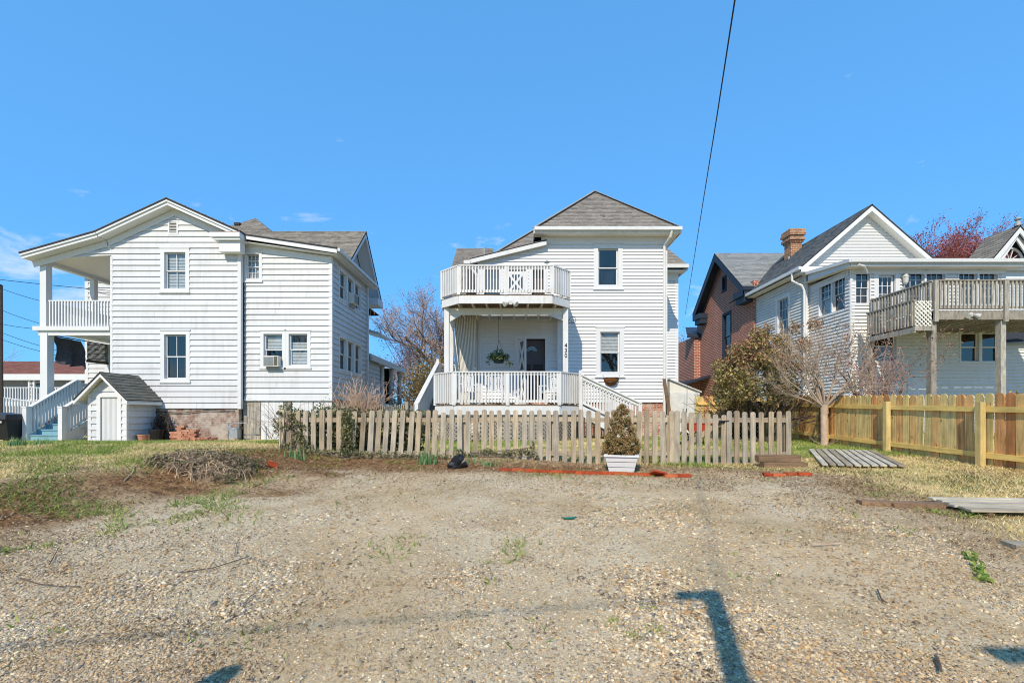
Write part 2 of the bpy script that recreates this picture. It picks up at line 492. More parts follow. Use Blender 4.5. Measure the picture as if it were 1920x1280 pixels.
# ---------------------------------------------------------------- planar clipping, walls, roofs
def clip(poly, ax, lim, keep_less):
    out = []
    n = len(poly)
    for i in range(n):
        a = poly[i]; b = poly[(i + 1) % n]
        ia = (a[ax] <= lim + 1e-9) if keep_less else (a[ax] >= lim - 1e-9)
        ib = (b[ax] <= lim + 1e-9) if keep_less else (b[ax] >= lim - 1e-9)
        if ia: out.append(a)
        if ia != ib:
            t = (lim - a[ax]) / (b[ax] - a[ax]); out.append((a[0] + t * (b[0] - a[0]), a[1] + t * (b[1] - a[1])))
    return out

def area(p):
    return abs(sum(p[i][0] * p[(i + 1) % len(p)][1] - p[(i + 1) % len(p)][0] * p[i][1] for i in range(len(p)))) / 2 if len(p) > 2 else 0

def cut(poly, openings):
    """convex polygon minus rectangles -> list of convex pieces"""
    pieces = [poly]
    for (u0, u1, z0, z1) in openings:
        nxt = []
        for p in pieces:
            us = [q[0] for q in p]; zs = [q[1] for q in p]
            if max(us) <= u0 or min(us) >= u1 or max(zs) <= z0 or min(zs) >= z1: nxt.append(p); continue
            l = clip(p, 0, u0, True); r = clip(p, 0, u1, False)
            m_ = clip(clip(p, 0, u0, False), 0, u1, True) if len(p) > 2 else []
            lo = clip(m_, 1, z0, True) if m_ else []; hi = clip(m_, 1, z1, False) if m_ else []
            nxt += [q for q in (l, r, lo, hi) if area(q) > 1e-4]
        pieces = nxt
    return pieces

class Frame:
    def __init__(s, O, u):
        s.O = Vector(O); s.u = Vector(u).normalized(); s.n = s.u.cross(Vector((0, 0, 1)))
    def __call__(s, u, z, o=0.0): return s.O + s.u * u + Vector((0, 0, z)) + s.n * o
    def slab(s, mb, u0, u1, z0, z1, o0, o1):
        P = [s(u0, z0, o0), s(u1, z0, o0), s(u1, z0, o1), s(u0, z0, o1), s(u0, z1, o0), s(u1, z1, o0), s(u1, z1, o1), s(u0, z1, o1)]
        mb.idx(P, [(0, 1, 2, 3), (7, 6, 5, 4), (0, 4, 5, 1), (1, 5, 6, 2), (2, 6, 7, 3), (3, 7, 4, 0)])
        return mb

def siding(parent, fr, poly, openings, e, mat, boards=False, thick=.036, name='siding', seed=0, z_start=None, bname='siding_board', wob=.0):
    rng = random.Random(seed)
    zmin = min(p[1] for p in poly) if z_start is None else z_start
    zmax = max(p[1] for p in poly)
    joined = MB(); z = zmin; objs = []
    while z < zmax - 1e-4:
        band = clip(clip(poly, 1, z, False), 1, z + e, True)
        if area(band) > 1e-4:
            ps = cut(band, openings)
            groups = []
            for p in ps:
                lo, hi = min(q[0] for q in p), max(q[0] for q in p)
                hit = [g for g in groups if any(abs(lo - b) < 1e-3 or abs(hi - a) < 1e-3 for (_, a, b) in g)]
                new = [(p, lo, hi)]
                for g in hit: new += g; groups.remove(g)
                groups.append(new)
            if boards:                       # long courses are butted from two lengths
                out = []
                for g in groups:
                    if len(g) == 1 and g[0][2] - g[0][1] > 2.3 and rng.random() < .7:
                        q, lo, hi = g[0]; c_ = lo + (hi - lo) * rng.uniform(.25, .75)
                        out += [[(clip(q, 0, c_ - .002, True), lo, c_)], [(clip(q, 0, c_ + .002, False), c_, hi)]]
                    else: out.append(g)
                groups = out
            for g in groups:
                mb = MB() if boards else joined
                dt = rng.uniform(-wob, wob)
                for (p, _, _) in g:
                    n = len(p)
                    off = lambda q: thick * (1 - (q[1] - z) / e) + .003 + dt
                    if area([(q[0], q[1]) for q in p]) and sum((p[(i + 1) % n][0] - p[i][0]) * (p[(i + 1) % n][1] + p[i][1]) for i in range(n)) > 0: p = p[::-1]
                    V = [fr(q[0], q[1], off(q)) for q in p] + [fr(q[0], q[1], -.004) for q in p]
                    mb.idx(V, [tuple(range(n))] + [(i, n + i, n + (i + 1) % n, (i + 1) % n) for i in range(n)])
                if boards: objs.append(mb.build(bname, mat, parent))
        z += e
    if not boards:
        o = joined.build(name, mat, parent); o['kind'] = 'stuff'; return o
    return objs

def backing(parent, fr, poly, openings, mat, name='wall', t=.12, o=-.006):
    zs = sorted({min(p[1] for p in poly), max(p[1] for p in poly)} | {z for q in openings for z in q[2:4]})
    mb = MB()
    for a, b in zip(zs[:-1], zs[1:]):
        band = clip(clip(poly, 1, a, False), 1, b, True)
        if area(band) < 1e-4: continue
        for p in cut(band, openings):
            mb.prism([fr(q[0], q[1], o - t) for q in p], fr.n * t)
    return mb.build(name, mat, parent)

def window(parent, fr, u0, u1, z0, z1, casing=.10, cols=2, rows=1, blind=None, casing_mat=None, split=.5, sill=True, deep=.6, lowcols=None, st=.035, lowrows=None, roommat='interior', label=None):
    """double-hung window: casing, two sashes with muntins, panes, blind, dark room behind"""
    cm = casing_mat or M['trim']
    a0, a1, b0, b1 = u0 + casing, u1 - casing, z0 + casing * .9, z1 - casing
    w = MB()
    for q in ((u0, a0, z0, z1), (a1, u1, z0, z1), (a0, a1, b1, z1), (a0, a1, z0, b0)):
        fr.slab(w, *q, -.05, .036)
    fr.slab(w, u0 - .02, u1 + .02, z1, z1 + .035, -.02, .055)
    for q in ((a0 - .01, a0 + .012, b0, b1), (a1 - .012, a1 + .01, b0, b1), (a0, a1, b1 - .012, b1 + .01)):
        fr.slab(w, *q, -.10, -.045)
    win = w.build('window', cm, parent)
    if label: win['label'] = label
    if sill:
        s = MB(); fr.slab(s, u0 - .03, u1 + .03, z0 - .035, z0 + .012, -.02, .07); s.build('window_sill', cm, win)
    mid = b0 + (b1 - b0) * split
    t = st
    for k, (zz0, zz1, oo) in enumerate(((mid - .015, b1, -.045), (b0, mid + .015, -.07))):
        s = MB()
        A0, A1 = a0 + .013, a1 - .013
        for q in ((A0, A0 + t, zz0, zz1), (A1 - t, A1, zz0, zz1), (A0 + t, A1 - t, zz1 - t, zz1), (A0 + t, A1 - t, zz0, zz0 + t)):
            fr.slab(s, *q, oo - .022, oo)
        c = cols if (k == 0 or lowcols is None) else lowcols
        rr = rows if (k == 0 or lowrows is None) else lowrows
        for j in range(1, c):
            uu = A0 + t + (A1 - A0 - 2 * t) * j / c; fr.slab(s, uu - .009, uu + .009, zz0 + t, zz1 - t, oo - .016, oo - .003)
        for j in range(1, rr):
            z_ = zz0 + t + (zz1 - zz0 - 2 * t) * j / rr; fr.slab(s, A0 + t, A1 - t, z_ - .009, z_ + .009, oo - .017, oo - .004)
        s.build('sash', cm, win)
        g = MB(); g.poly([fr(A0 + t - .005, zz0 + t - .005, oo - .019), fr(A1 - t + .005, zz0 + t - .005, oo - .019), fr(A1 - t + .005, zz1 - t + .005, oo - .019), fr(A0 + t - .005, zz1 - t + .005, oo - .019)])
        g.build('pane', M['glass'], win)
    if blind:
        lo, hi, step = b0 + (b1 - b0) * blind[0], b0 + (b1 - b0) * blind[1], .05
        s = MB(); z = hi
        while z > lo:
            s.prism([fr(a0 + .02, z, -.13), fr(a1 - .02, z, -.13), fr(a1 - .02, z - .042, -.115), fr(a0 + .02, z - .042, -.115)], fr.n * .003)
            z -= step
        s.build('blind', M['blind'], win)
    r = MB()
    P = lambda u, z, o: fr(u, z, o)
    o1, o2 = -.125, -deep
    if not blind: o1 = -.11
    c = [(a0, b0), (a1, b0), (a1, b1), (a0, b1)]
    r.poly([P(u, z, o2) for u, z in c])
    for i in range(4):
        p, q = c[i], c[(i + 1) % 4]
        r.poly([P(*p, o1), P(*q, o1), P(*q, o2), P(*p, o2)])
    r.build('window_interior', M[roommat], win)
    return win

GREYS = [srgb(142, 135, 126), srgb(128, 122, 115), srgb(154, 146, 135), srgb(118, 112, 107), srgb(148, 138, 126)]
TANS = [srgb(142, 134, 122), srgb(126, 119, 109), srgb(154, 146, 133), srgb(112, 106, 98)]
SLATES = [srgb(112, 116, 116), srgb(96, 100, 102), srgb(128, 130, 128), srgb(86, 90, 92)]
REDS = [srgb(134, 90, 78), srgb(120, 78, 68), srgb(148, 104, 90)]

def roof_plane(parent, pts, palette, expo=.125, tab=.20, thick=.09, name='roof_slope', seed=0, tex=True, slab_mat=None):
    """sloping roof slab with a layer of lapped shingle tabs"""
    rng = random.Random(seed)
    P = [Vector(p) for p in pts]
    n = (P[1] - P[0]).cross(P[2] - P[1]).normalized()
    if n.z < 0: P = P[::-1]; n = -n
    s = MB(); s.prism([p - n * thick for p in P], n * thick)
    slab = s.build(name, slab_mat or M['roof_edge'], parent)
    if not tex: return slab
    up = (Vector((0, 0, 1)) - n * n.z).normalized(); t = up.cross(n).normalized()
    O = min(P, key=lambda p: p.dot(up))
    poly = [((p - O).dot(t), (p - O).dot(up)) for p in P]
    bmin, bmax = min(p[1] for p in poly), max(p[1] for p in poly)
    mb = MB(); b = bmin; row = 0
    while b < bmax - .01:
        band = clip(clip(poly, 1, b, False), 1, b + expo, True)
        if area(band) > 1e-4:
            a0, a1 = min(p[0] for p in band), max(p[0] for p in band)
            a = a0 - rng.uniform(0, tab)
            while a < a1:
                w = tab * rng.choice((.5, .8, 1, 1, 1.3))
                q = clip(clip(band, 0, a, False), 0, a + w - .004, True)
                if area(q) > 2e-4:
                    lift = .010 + rng.choice((0, 0, .006)); c = rng.choice(palette); c = tuple(.5 * a_ + .5 * b_ for a_, b_ in zip(c, palette[0])); f = rng.uniform(.93, 1.07)
                    mb.color((c[0] * f, c[1] * f, c[2] * f))
                    m_ = len(q)
                    off = lambda k: lift * (1 - (k[1] - b) / expo) + .003
                    V = [O + t * k[0] + up * k[1] + n * off(k) for k in q] + [O + t * k[0] + up * k[1] + n * .0015 for k in q]
                    mb.idx(V, [tuple(range(m_))] + [(i, m_ + i, m_ + (i + 1) % m_, (i + 1) % m_) for i in range(m_)])
                a += w
        b += expo; row += 1
    o = mb.build('shingles', M['shingle'], slab); o['kind'] = 'stuff'
    return slab

def railing(parent, p, q, h, spacing=.09, w=.038, mat=None, cap=(.11, .035), bot=.09, name='railing', sub=.06, inset=.06):
    """rail from floor point p to q (slopes allowed); balusters are pieces of it"""
    mat = mat or M['deckwhite']
    p, q = Vector(p), Vector(q)
    mb = MB()
    Zv = Vector((0, 0, 1))
    mb.bar(p + Zv * (h - cap[1] / 2), q + Zv * (h - cap[1] / 2), cap[0], cap[1])
    mb.bar(p + Zv * (h - cap[1] - sub / 2 - .002), q + Zv * (h - cap[1] - sub / 2 - .002), .036, sub)
    mb.bar(p + Zv * bot, q + Zv * bot, .036, .07)
    e_ = (q - p).normalized() * .02
    for s_ in (p + e_, q - e_): mb.bar(s_ + Zv * (bot - .03), s_ + Zv * (h - cap[1] * .5), .034, .034)
    r = mb.build(name, mat, parent)
    ln = (q - p).length; k = max(1, int(ln / spacing))
    z0, z1 = bot - .05, h - cap[1] - .004
    d = (q - p).normalized(); side = d.cross(Zv).normalized()
    me = MB().box(-w / 2, w / 2, -w / 2, w / 2, z0, z1).mesh('baluster', mat)
    ang = math.atan2(d.y, d.x)
    for i in range(k + 1):
        t = inset + (ln - 2 * inset) * (i / k if k else .5)
        add('baluster', me, None, r, p + d * t + side * .038, (0, 0, ang))
    return r

# ================================================================ ground
def zones(x, y):
    """share of gravel, grass, soil at a point (0..1 each)"""
    x = np.asarray(x, float); y = np.asarray(y, float)
    nz = fbm(x, y, 1.1, 5) - .5; nz2 = fbm(x, y, .4, 9) - .5
    left = bank_edge(np.minimum(y, 9)) + .55 - x + nz * 1.9 + nz2 * .6               # >0 beyond the lot's left edge
    right = x - (5.6 - .28 * y * (y < 7) - 1.96 * (y >= 7) * 0) + nz * 1.2
    right = x - np.interp(y, [2, 3.3, 5, 6.9, 7.6, 9], [3.2, 3.75, 4.3, 4.7, 3.6, -2]) + nz * 1.2
    far = y - np.interp(x, [-6, -3, -1, 1.5, 4, 7], [7.0, 7.2, 7.0, 6.9, 7.0, 7.0]) + nz * .9
    edge = np.maximum(np.maximum(left, right), far)
    lot = 1 - smooth(-.35, .45, edge)
    # gravel inside the lot: thin on the two wheel tracks
    tr = np.minimum(np.abs(x + .85 + .16 * (y - 2)), np.abs(x - 2.25 + .03 * (y - 2)))
    gravel = lot * (1 - .85 * smooth(.75, .25, tr + nz * .8)) * (1 - .35 * smooth(.52, .7, fbm(x, y, .9, 31)))
    # soil along the left bank and the foot of the fence
    soil = np.exp(-((left - 1.15) / 1.2) ** 2) * (y < 8.2) + .95 * np.exp(-((y - 7.75) / .55) ** 2) * smooth(3.2, 1.0, x) * smooth(-6.5, -4.5, x)
    soil = soil + .35 * np.exp(-((right - .2) / .6) ** 2) * (y < 8)
    soil = np.clip(soil * (1.05 + 1.6 * nz2), 0, 1) * (1 - .85 * lot)
    grass = smooth(.2, 1.5, np.maximum(left - 1.6, np.maximum(right, y - 8.1))) * (1 - soil)
    grass = np.clip(grass, 0, 1)
    return gravel, grass, soil

def axis(lo, hi, fine0, fine1, step, k=1.25):
    a = list(np.arange(fine0, fine1 + 1e-6, step)); s = step; v = fine1
    while v < hi: s *= k; v += s; a.append(v)
    s = step; v = fine0
    while v > lo: s *= k; v -= s; a.insert(0, v)
    return np.array(a)
gxs = axis(-1500, 1500, -9.5, 9.5, .11); gys = axis(-1000, 2000, .6, 14.5, .11)
GX, GY = np.meshgrid(gxs, gys)
GZ = gz(GX, GY)
V = np.stack([GX.ravel(), GY.ravel(), GZ.ravel()], 1)
ny, nx = GX.shape
ii = (np.arange(ny - 1)[:, None] * nx + np.arange(nx - 1)[None, :]).ravel()
Fc = np.stack([ii, ii + 1, ii + nx + 1, ii + nx], 1)
ground = np_mesh('ground', V, Fc, M['ground'], smooth_=True)
g_, r_, s_ = zones(GX.ravel(), GY.ravel())
za = ground.data.color_attributes.new('zone', 'FLOAT_COLOR', 'POINT')
za.data.foreach_set('color', np.stack([g_, r_, s_, np.ones_like(g_)], 1).astype(np.float32).ravel())
tag(ground, kind='structure')

# ================================================================ white house on the left
def left_house():
    H = thing('clapboard_house', (-11, 18, .4), 'white two-storey clapboard house with side porch and low gable on the left', 'house')
    D1, D2 = 15.4, 15.6
    f1 = Frame((0, D1, 0), (1, 0, 0)); f2 = Frame((0, D2, 0), (1, 0, 0))
    px = lambda x, d=D1: PX(x, d)
    pz = lambda y, d=D1: PZ(y, d)
    # roof line of the front gable (X, Z of the upper surface)
    AP = (-11.39, 8.36); KL = (-13.75, 7.27); EL = (-16.25, 6.56); ER = (-8.95, 7.27)
    th = .16
    def win_rect(x0, x1, y0, y1, d): return (PX(x0, d), PX(x1, d), PZ(y1, d), PZ(y0, d))
    W1 = win_rect(302, 356, 466, 548, D1); W2 = win_rect(302, 357, 620, 716, D1); VT = win_rect(316, 335, 414, 440, D1)
    uL, uR, zb = -13.54, -9.26, 1.43
    roofz = lambda u: (AP[1] + (u - AP[0]) * (KL[1] - AP[1]) / (KL[0] - AP[0]) if KL[0] <= u <= AP[0] else (KL[1] + (u - KL[0]) * (EL[1] - KL[1]) / (EL[0] - KL[0]) if u < KL[0] else AP[1] + (u - AP[0]) * (ER[1] - AP[1]) / (ER[0] - AP[0]))) - th
    polyA = [(uL, zb), (uR, zb), (uR, roofz(uR)), (AP[0], roofz(AP[0])), (uL, roofz(uL))]
    siding(H, f1, polyA, [W1, W2, VT], .1935, M['white_siding'], True, seed=1, wob=.003)
    backing(H, f1, polyA, [W1, W2], M['interior'])
    polyB = [(-15.95, 6.47), (uL, 6.6), (uL, roofz(uL)), (-15.95, roofz(-15.95))]
    siding(H, f1, polyB, [], .1935, M['white_siding'], True, seed=2, z_start=zb + .1935 * 26)
    backing(H, f1, polyB, [], M['trim'])
    # right-hand section
    X2 = -6.18
    zb2 = 1.75
    T0, T1 = 7.02, 6.62
    W3 = win_rect(456, 492, 471, 528, D2); W4 = win_rect(489, 583, 620, 690, D2)
    poly2 = [(uR + .1, zb2), (X2, zb2), (X2, T1), (uR + .1, T0)]
    siding(H, f2, poly2, [W3, W4], .1935, M['white_siding'], True, seed=3, wob=.003)
    backing(H, f2, poly2, [W3, W4], M['interior'])
    # side wall facing right
    f3 = Frame((X2, 0, 0), (0, 1, 0))
    WS1 = (16.2, 18.55, 5.35, 6.45); WS2 = (16.2, 18.6, 2.80, 4.05)
    DE = 19.35
    poly3 = [(D2, zb2), (DE, zb2), (DE, T1), (D2, T1)]
    siding(H, f3, poly3, [WS1, WS2], .1935, M['white_siding'], True, seed=4)
    backing(H, f3, poly3, [WS1, WS2], M['interior'])
    # corner boards, frieze
    mb = MB()
    f1.slab(mb, uR - .02, uR + .10, zb - .02, 7.2, -.1, .03)
    mb.build('corner_board', M['trim'], H)
    mb = MB(); f2.slab(mb, X2 - .09, X2 + .028, zb2 - .02, T1, -.06, .03); mb.build('corner_board', M['trim'], H)
    mb = MB(); f1.slab(mb, uL - .03, uL + .05, zb, 6.55, -.05, .03); mb.build('corner_board', M['trim'], H)
    mb = MB(); f3.slab(mb, DE - .1, DE, zb2, T1, -.05, .03); mb.build('corner_board', M['trim'], H)
    # drip board under the siding
    mb = MB(); f2.slab(mb, uR + .1, X2 + .03, zb2 - .06, zb2, -.1, .045); mb.build('water_table', M['trim'], H)
    # windows
    window(H, f1, *W1, casing=.13, cols=2, blind=(0, 1), label='upper window of the gable wall with closed blind')
    window(H, f1, *W2, casing=.13, cols=2, label='tall lower window of the gable wall without blind')
    window(H, f2, *W3, casing=.10, cols=3, rows=2, blind=(0, 1), label='small upper window with grilles and blind')
    um = (W4[0] + W4[1]) / 2
    wa = window(H, f2, W4[0], um, W4[2], W4[3], casing=.11, cols=1, blind=(.5, 1), label='lower window holding an air conditioner')
    window(H, f2, um + .002, W4[1], W4[2], W4[3], casing=.11, cols=1, blind=(0, .75), label='lower window beside the air conditioner')
    for (a, b, z0, z1), bl in ((WS1, None), (WS2, None)):
        for k in range(3):
            s = (b - a) / 3
            window(H, f3, a + s * k + .001, a + s * (k + 1) - .001, z0, z1, casing=.07, cols=1, sill=False, blind=bl)
    # gable vent
    mb = MB(); u0, u1, z0, z1 = VT
    for q in ((u0, u0 + .05, z0, z1), (u1 - .05, u1, z0, z1), (u0 + .05, u1 - .05, z1 - .05, z1), (u0 + .05, u1 - .05, z0, z0 + .05)): f1.slab(mb, *q, -.05, .035)
    v = mb.build('gable_vent', M['trim'], H)
    mb = MB(); z = z0 + .06
    while z < z1 - .07:
        mb.prism([f1(u0 + .05, z, .03), f1(u1 - .05, z, .03), f1(u1 - .05, z + .05, -.02), f1(u0 + .05, z + .05, -.02)], (0, 0, .008)); z += .052
    mb.build('louvre', M['gutter'], v)
    mb = MB(); f1.slab(mb, u0, u1, z0, z1, -.09, -.06); mb.build('vent_back', M['interior'], v)
    # roof of the gable, running back
    yF, yB = 14.98, 19.0
    th3 = lambda p, y: (p[0], y, p[1])
    roof_plane(H, [th3(EL, yF), th3(KL, yF), th3(KL, 22), th3(EL, 22)], TANS, thick=.05, seed=5)
    roof_plane(H, [th3(KL, yF), th3(AP, yF), th3(AP, 22), th3(KL, 22)], TANS, thick=.05, seed=6)
    roof_plane(H, [th3(AP, yF), th3(ER, yF), th3(ER, yB), th3(AP, yB)], TANS, thick=.05, seed=7)
    # rake boards: outer crown and inner board, soffit behind
    def rake(p, q, nm='rake_board'):
        mb = MB()
        P, Q = Vector((p[0], 0, p[1])), Vector((q[0], 0, q[1]))
        d = (Q - P).normalized(); nn = Vector((-d.z, 0, d.x)); nn = nn if nn.z > 0 else -nn
        def strip(o0, o1, y0, y1):
            a = [P - nn * o0, Q - nn * o0, Q - nn * o1, P - nn * o1]
            mb.prism([Vector((v.x, y0, v.z)) for v in a], (0, y1 - y0, 0))
        e_ = .004 * (q is ER) + .002 * (q is KL); strip(.052, .11, yF + .01 + e_, yF + .07 + e_); strip(.11 + e_, .20 + e_, yF + .05 + e_, yF + .09 + e_)
        o = mb.build(nm, M['trim'], H)
        mb2 = MB()
        a = [P - nn * .185, Q - nn * .185]
        mb2.prism([Vector((a[0].x, yF + .09, a[0].z)), Vector((a[1].x, yF + .09, a[1].z)), Vector((a[1].x, D1 + .02, a[1].z)), Vector((a[0].x, D1 + .02, a[0].z))], (0, 0, .02))
        mb2.build('rake_soffit', M['trim'], o)
        mb3 = MB()
        b = [P - nn * .20, Q - nn * .20, Q - nn * .40, P - nn * .40]
        mb3.prism([Vector((v.x, D1 - .045 - .004 * (q is ER) - .002 * (q is KL), v.z)) for v in b], (0, .012, 0))
        mb3.build('frieze_board', M['trim'], o)
    rake(KL, AP); rake(EL, KL); rake(AP, ER)
    # cornice return on the right of the gable
    mb = MB(); u0, u1 = PX(398, 15.1), PX(453, 15.1)
    mb.box(u0 + .1, u1, 15.0, 15.38, 6.98, 7.06); mb.box(u0 + .22, u1 - .05, 15.1, 15.38, 6.62, 6.975); mb.box(u0, u1 + .02, 14.95, 15.38, 7.063, 7.21)
    cr = mb.build('cornice_return', M['trim'], H)
    mb = MB(); mb.prism([(u0, 14.95, 7.214), (u1 + .02, 14.95, 7.214), (u1 + .02, 15.38, 7.30), (u0, 15.38, 7.30)], (0, 0, .012)); mb.build('return_flashing', plain('rusted_flashing', srgb(150, 110, 92), .8), cr)
    # low-pitched roof over the right section, falling to the right
    A = [(ER[0] - .05, 15.2, 7.26), (-5.86, 15.2, 6.80), (-5.86, 19.7, 6.80), (ER[0] - .05, 19.7, 7.26)]
    roof_plane(H, A, TANS, thick=.04, seed=8)
    mb = MB(); d = .045
    mb.prism([(A[0][0] + .1, 15.22, 7.26 - d), (-5.88, 15.22, 6.80 - d), (-5.88, 15.22, 6.80 - d - .13), (A[0][0] + .1, 15.22, 7.26 - d - .13)], (0, .05, 0))
    mb.build('rake_board', M['trim'], H)
    mb = MB(); mb.box(-5.9, -5.86, 15.222, 19.68, 6.62, 6.755); mb.box(-5.84, -5.76, 15.23, 19.66, 6.69, 6.78); mb.build('gutter', M['gutter'], H)
    mb = MB(); mb.prism([(-9.1, 15.28, 7.03), (-5.9, 15.28, 6.60), (-5.9, 19.6, 6.60), (-9.1, 19.6, 7.03)], (0, 0, .015)); mb.build('soffit', M['trim'], H)
    mb = MB(); mb.prism([(uR + .12, D2 - .04, 7.04), (X2, D2 - .04, 6.60), (X2, D2 - .04, 6.40), (uR + .12, D2 - .04, 6.84)], (0, .014, 0)); mb.build('frieze_board', M['trim'], H)
    # cross gable behind, end facing right
    xe = -6.3; rz, rd = 9.15, 19.7
    roof_plane(H, [(-12.4, 17.5, 7.0), (xe, 17.5, 7.0), (xe, rd, rz), (-12.4, rd, rz)], TANS, thick=.06, seed=9)
    roof_plane(H, [(-12.4, rd, rz), (xe, rd, rz), (xe, 22.0, 6.75), (-12.4, 22.0, 6.75)], TANS, thick=.06, seed=10)
    gw = Frame((-6.95, 0, 0), (0, 1, 0))
    siding(H, gw, [(18.0, 7.0), (21.8, 6.8), (rd, rz - .08)], [(19.45, 19.95, 7.5, 8.2)], .11, M['paleblue'], thick=.02, name='gable_shingles')
    mb = MB(); gw.slab(mb, 19.45, 19.95, 7.5, 8.2, -.1, -.05); mb.build('attic_vent', M['interior'], H)
    mb = MB()
    for (y0, z0, y1, z1) in ((17.5, 6.93, rd, rz - .07), (rd, rz - .07, 22.0, 6.68)):
        mb.prism([(xe - .02, y0, z0), (xe - .02, y1, z1), (xe - .02, y1, z1 - .2), (xe - .02, y0, z0 - .2)], (-.05, 0, 0))
        mb.prism([(xe - .07, y0, z0 - .1), (xe - .07, y1, z1 - .1), (xe - .6, y1, z1 - .1), (xe - .6, y0, z0 - .1)], (0, 0, .02))
    mb.build('rake_board', M['trim'], H)
    f4 = Frame((-6.95, 0, 0), (0, 1, 0))
    siding(H, f4, [(19.36, 1.8), (21.8, 1.8), (21.8, 6.8), (19.36, 6.8)], [], .1935, M['white_siding'])
    backing(H, f4, [(19.36, 1.8), (21.8, 1.8), (21.8, 6.8), (19.36, 6.8)], [], M['interior'])
    mb = MB(); mb.box(-6.9, -6.25, 21.2, 22.05, 6.35, 6.66); mb.build('cornice_return', M['trim'], H)
    mb = MB(); mb.prism([(-6.9, 20.6, 5.1), (-5.95, 20.6, 4.8), (-5.95, 22.2, 4.8), (-6.9, 22.2, 5.1)], (0, 0, .12)); mb.build('window_hood', M['gutter'], H)
    # hipped main roof behind
    ap = (-12.4, 22, 10.7); c = [(-17.6, 18.3, 6.9), (-7.6, 18.3, 6.9), (-7.6, 26, 6.9), (-17.6, 26, 6.9)]
    ov = [roof_plane(H, [c[k], c[(k + 1) % 4], ap], TANS, thick=.06, seed=11 + k, tex=k < 2) for k in range(4)]
    mb = MB(); mb.box(-13.05, -12.8, 21.35, 21.6, 10.12, 10.24); mb.build('roof_vent', M['black'], H)
    # body of the house behind the porch
    fb = Frame((0, 18.6, 0), (1, 0, 0))
    pb = [(-17.4, .6), (-13.5, .6), (-13.5, 6.9), (-17.4, 6.9)]
    siding(H, fb, pb, [], .1935, M['white_siding'], True, seed=15)
    backing(H, fb, pb, [], M['interior'])
    mb = MB(); mb.box(-17.4, -17.3, 18.62, 26, .5, 6.9); mb.box(-17.4, -9.5, 25.9, 26, .5, 6.9); mb.build('wall', M['white_siding'], H)
    mb = MB(); fb.slab(mb, -17.43, -17.3, .6, 6.9, -.05, .035); mb.build('corner_board', M['trim'], H)
    # return wall of the porch (faces left) and foundation
    mb = MB(); mb.box(uL, uL + .1, D1 + .14, 18.5, 1.4, 6.5); mb.build('porch_wall', M['white_siding'], H)
    mb = MB(); mb.box(uL + .02, uR, D1 + .02, D1 + .2, .1, 1.44); mb.build('foundation', M['foundation_old'], H)
    mb = MB(); mb.box(uR, X2 - .06, D2 + .06, D2 + .2, .1, 1.72); mb.box(X2 - .2, X2 - .05, D2 + .2, 21.8, .1, 1.76); mb.build('foundation', M['concrete'], H)
    # boards closing the crawl space of the right section
    specs = [(455, 488, 'grey'), (489, 531, 'w'), (533, 545, 'grey'), (547, 586, 'w'), (588, 622, 'w')]
    for x0, x1, k in specs:
        u0, u1 = PX(x0, D2), PX(x1, D2); n = max(2, int((u1 - u0) / .12)); s = (u1 - u0) / n
        base = None
        for i in range(n):
            mb = MB(); f2.slab(mb, u0 + s * i, u0 + s * (i + 1) - .008, .36, 1.685 - random.Random(i).uniform(0, .02), -.055, -.02 + .004 * (i % 2))
            mb.build('skirt_board', M['greywood'] if k == 'grey' else M['trim'], H)
    # ---- two-level porch
    XL = -15.95; YB = 18.0
    def post(x, y, z0, z1, w=.21):
        mb = MB(); mb.box(x - w / 2, x + w / 2, y - w / 2, y + w / 2, z0, z1)
        o = mb.build('porch_post', M['trim'], H); return o
    F1, F2 = 1.42, 4.18
    post(XL + .06, D1 + .12, F2, 6.5); post(XL + .06, 17.3, F2, 6.5, .16)
    post(XL + .1, D1 + .12, F1, 3.98, .24); post(XL + .1, 17.9, F1, 3.95, .18)
    mb = MB(); mb.box(XL - .22, uL - .04, D1 - .06, D1 + .02, 4.06, 4.2); mb.box(XL - .1, uL - .04, D1 + .021, D1 + .12, 3.9, 4.16)
    mb.box(XL - .22, XL - .12, D1 + .02, 18.5, 4.06, 4.2); mb.build('porch_fascia', M['trim'], H)
    mb = MB(); mb.box(XL - .1, uL - .01, D1 + .121, 18.55, 4.10, 4.16); mb.build('porch_floor', M['trim'], H)
    mb = MB()
    for i in range(24):
        mb.box(XL - .1 + i * .099, XL - .1 + i * .099 + .094, D1 + .13, 18.5, 4.05, 4.098)
    mb.build('porch_ceiling', M['soffit'], H)
    mb = MB(); mb.prism([(XL - .1, D1 + .05, 6.44), (uL + .05, D1 + .05, 6.9), (uL + .05, 18.55, 6.9), (XL - .1, 18.55, 6.44)], (0, 0, .03)); mb.build('porch_ceiling', M['soffit'], H)
    mb = MB(); mb.box(XL - .06, XL + .12, D1 - .04, 18.0, 6.34, 6.52); mb.build('porch_beam', M['trim'], H)
    railing(H, (XL + .2, D1 + .1, F2), (uL - .02, D1 + .1, F2), .92, .105, .045, M['trim'])
    railing(H, (XL + .06, D1 + .3, F2), (XL + .06, 18.4, F2), .92, .12, .045, M['trim'])
    mb = MB(); mb.box(XL - .1, uL, 15.95, 18.55, F1 - .1, F1); mb.build('porch_floor', M['bluestep'], H)
    railing(H, (XL + .3, 16.0, F1), (-14.9, 17.9, F1), .92, .12, .045, M['trim'])
    for px_, py_ in ((XL + .2, 16.1), (XL + .2, 18.2), (-14, 17.8)):
        mb = MB(); mb.box(px_ - .15, px_ + .15, py_ - .15, py_ + .15, .2, F1 - .102); mb.build('porch_pier', M['foundation_old'], H)
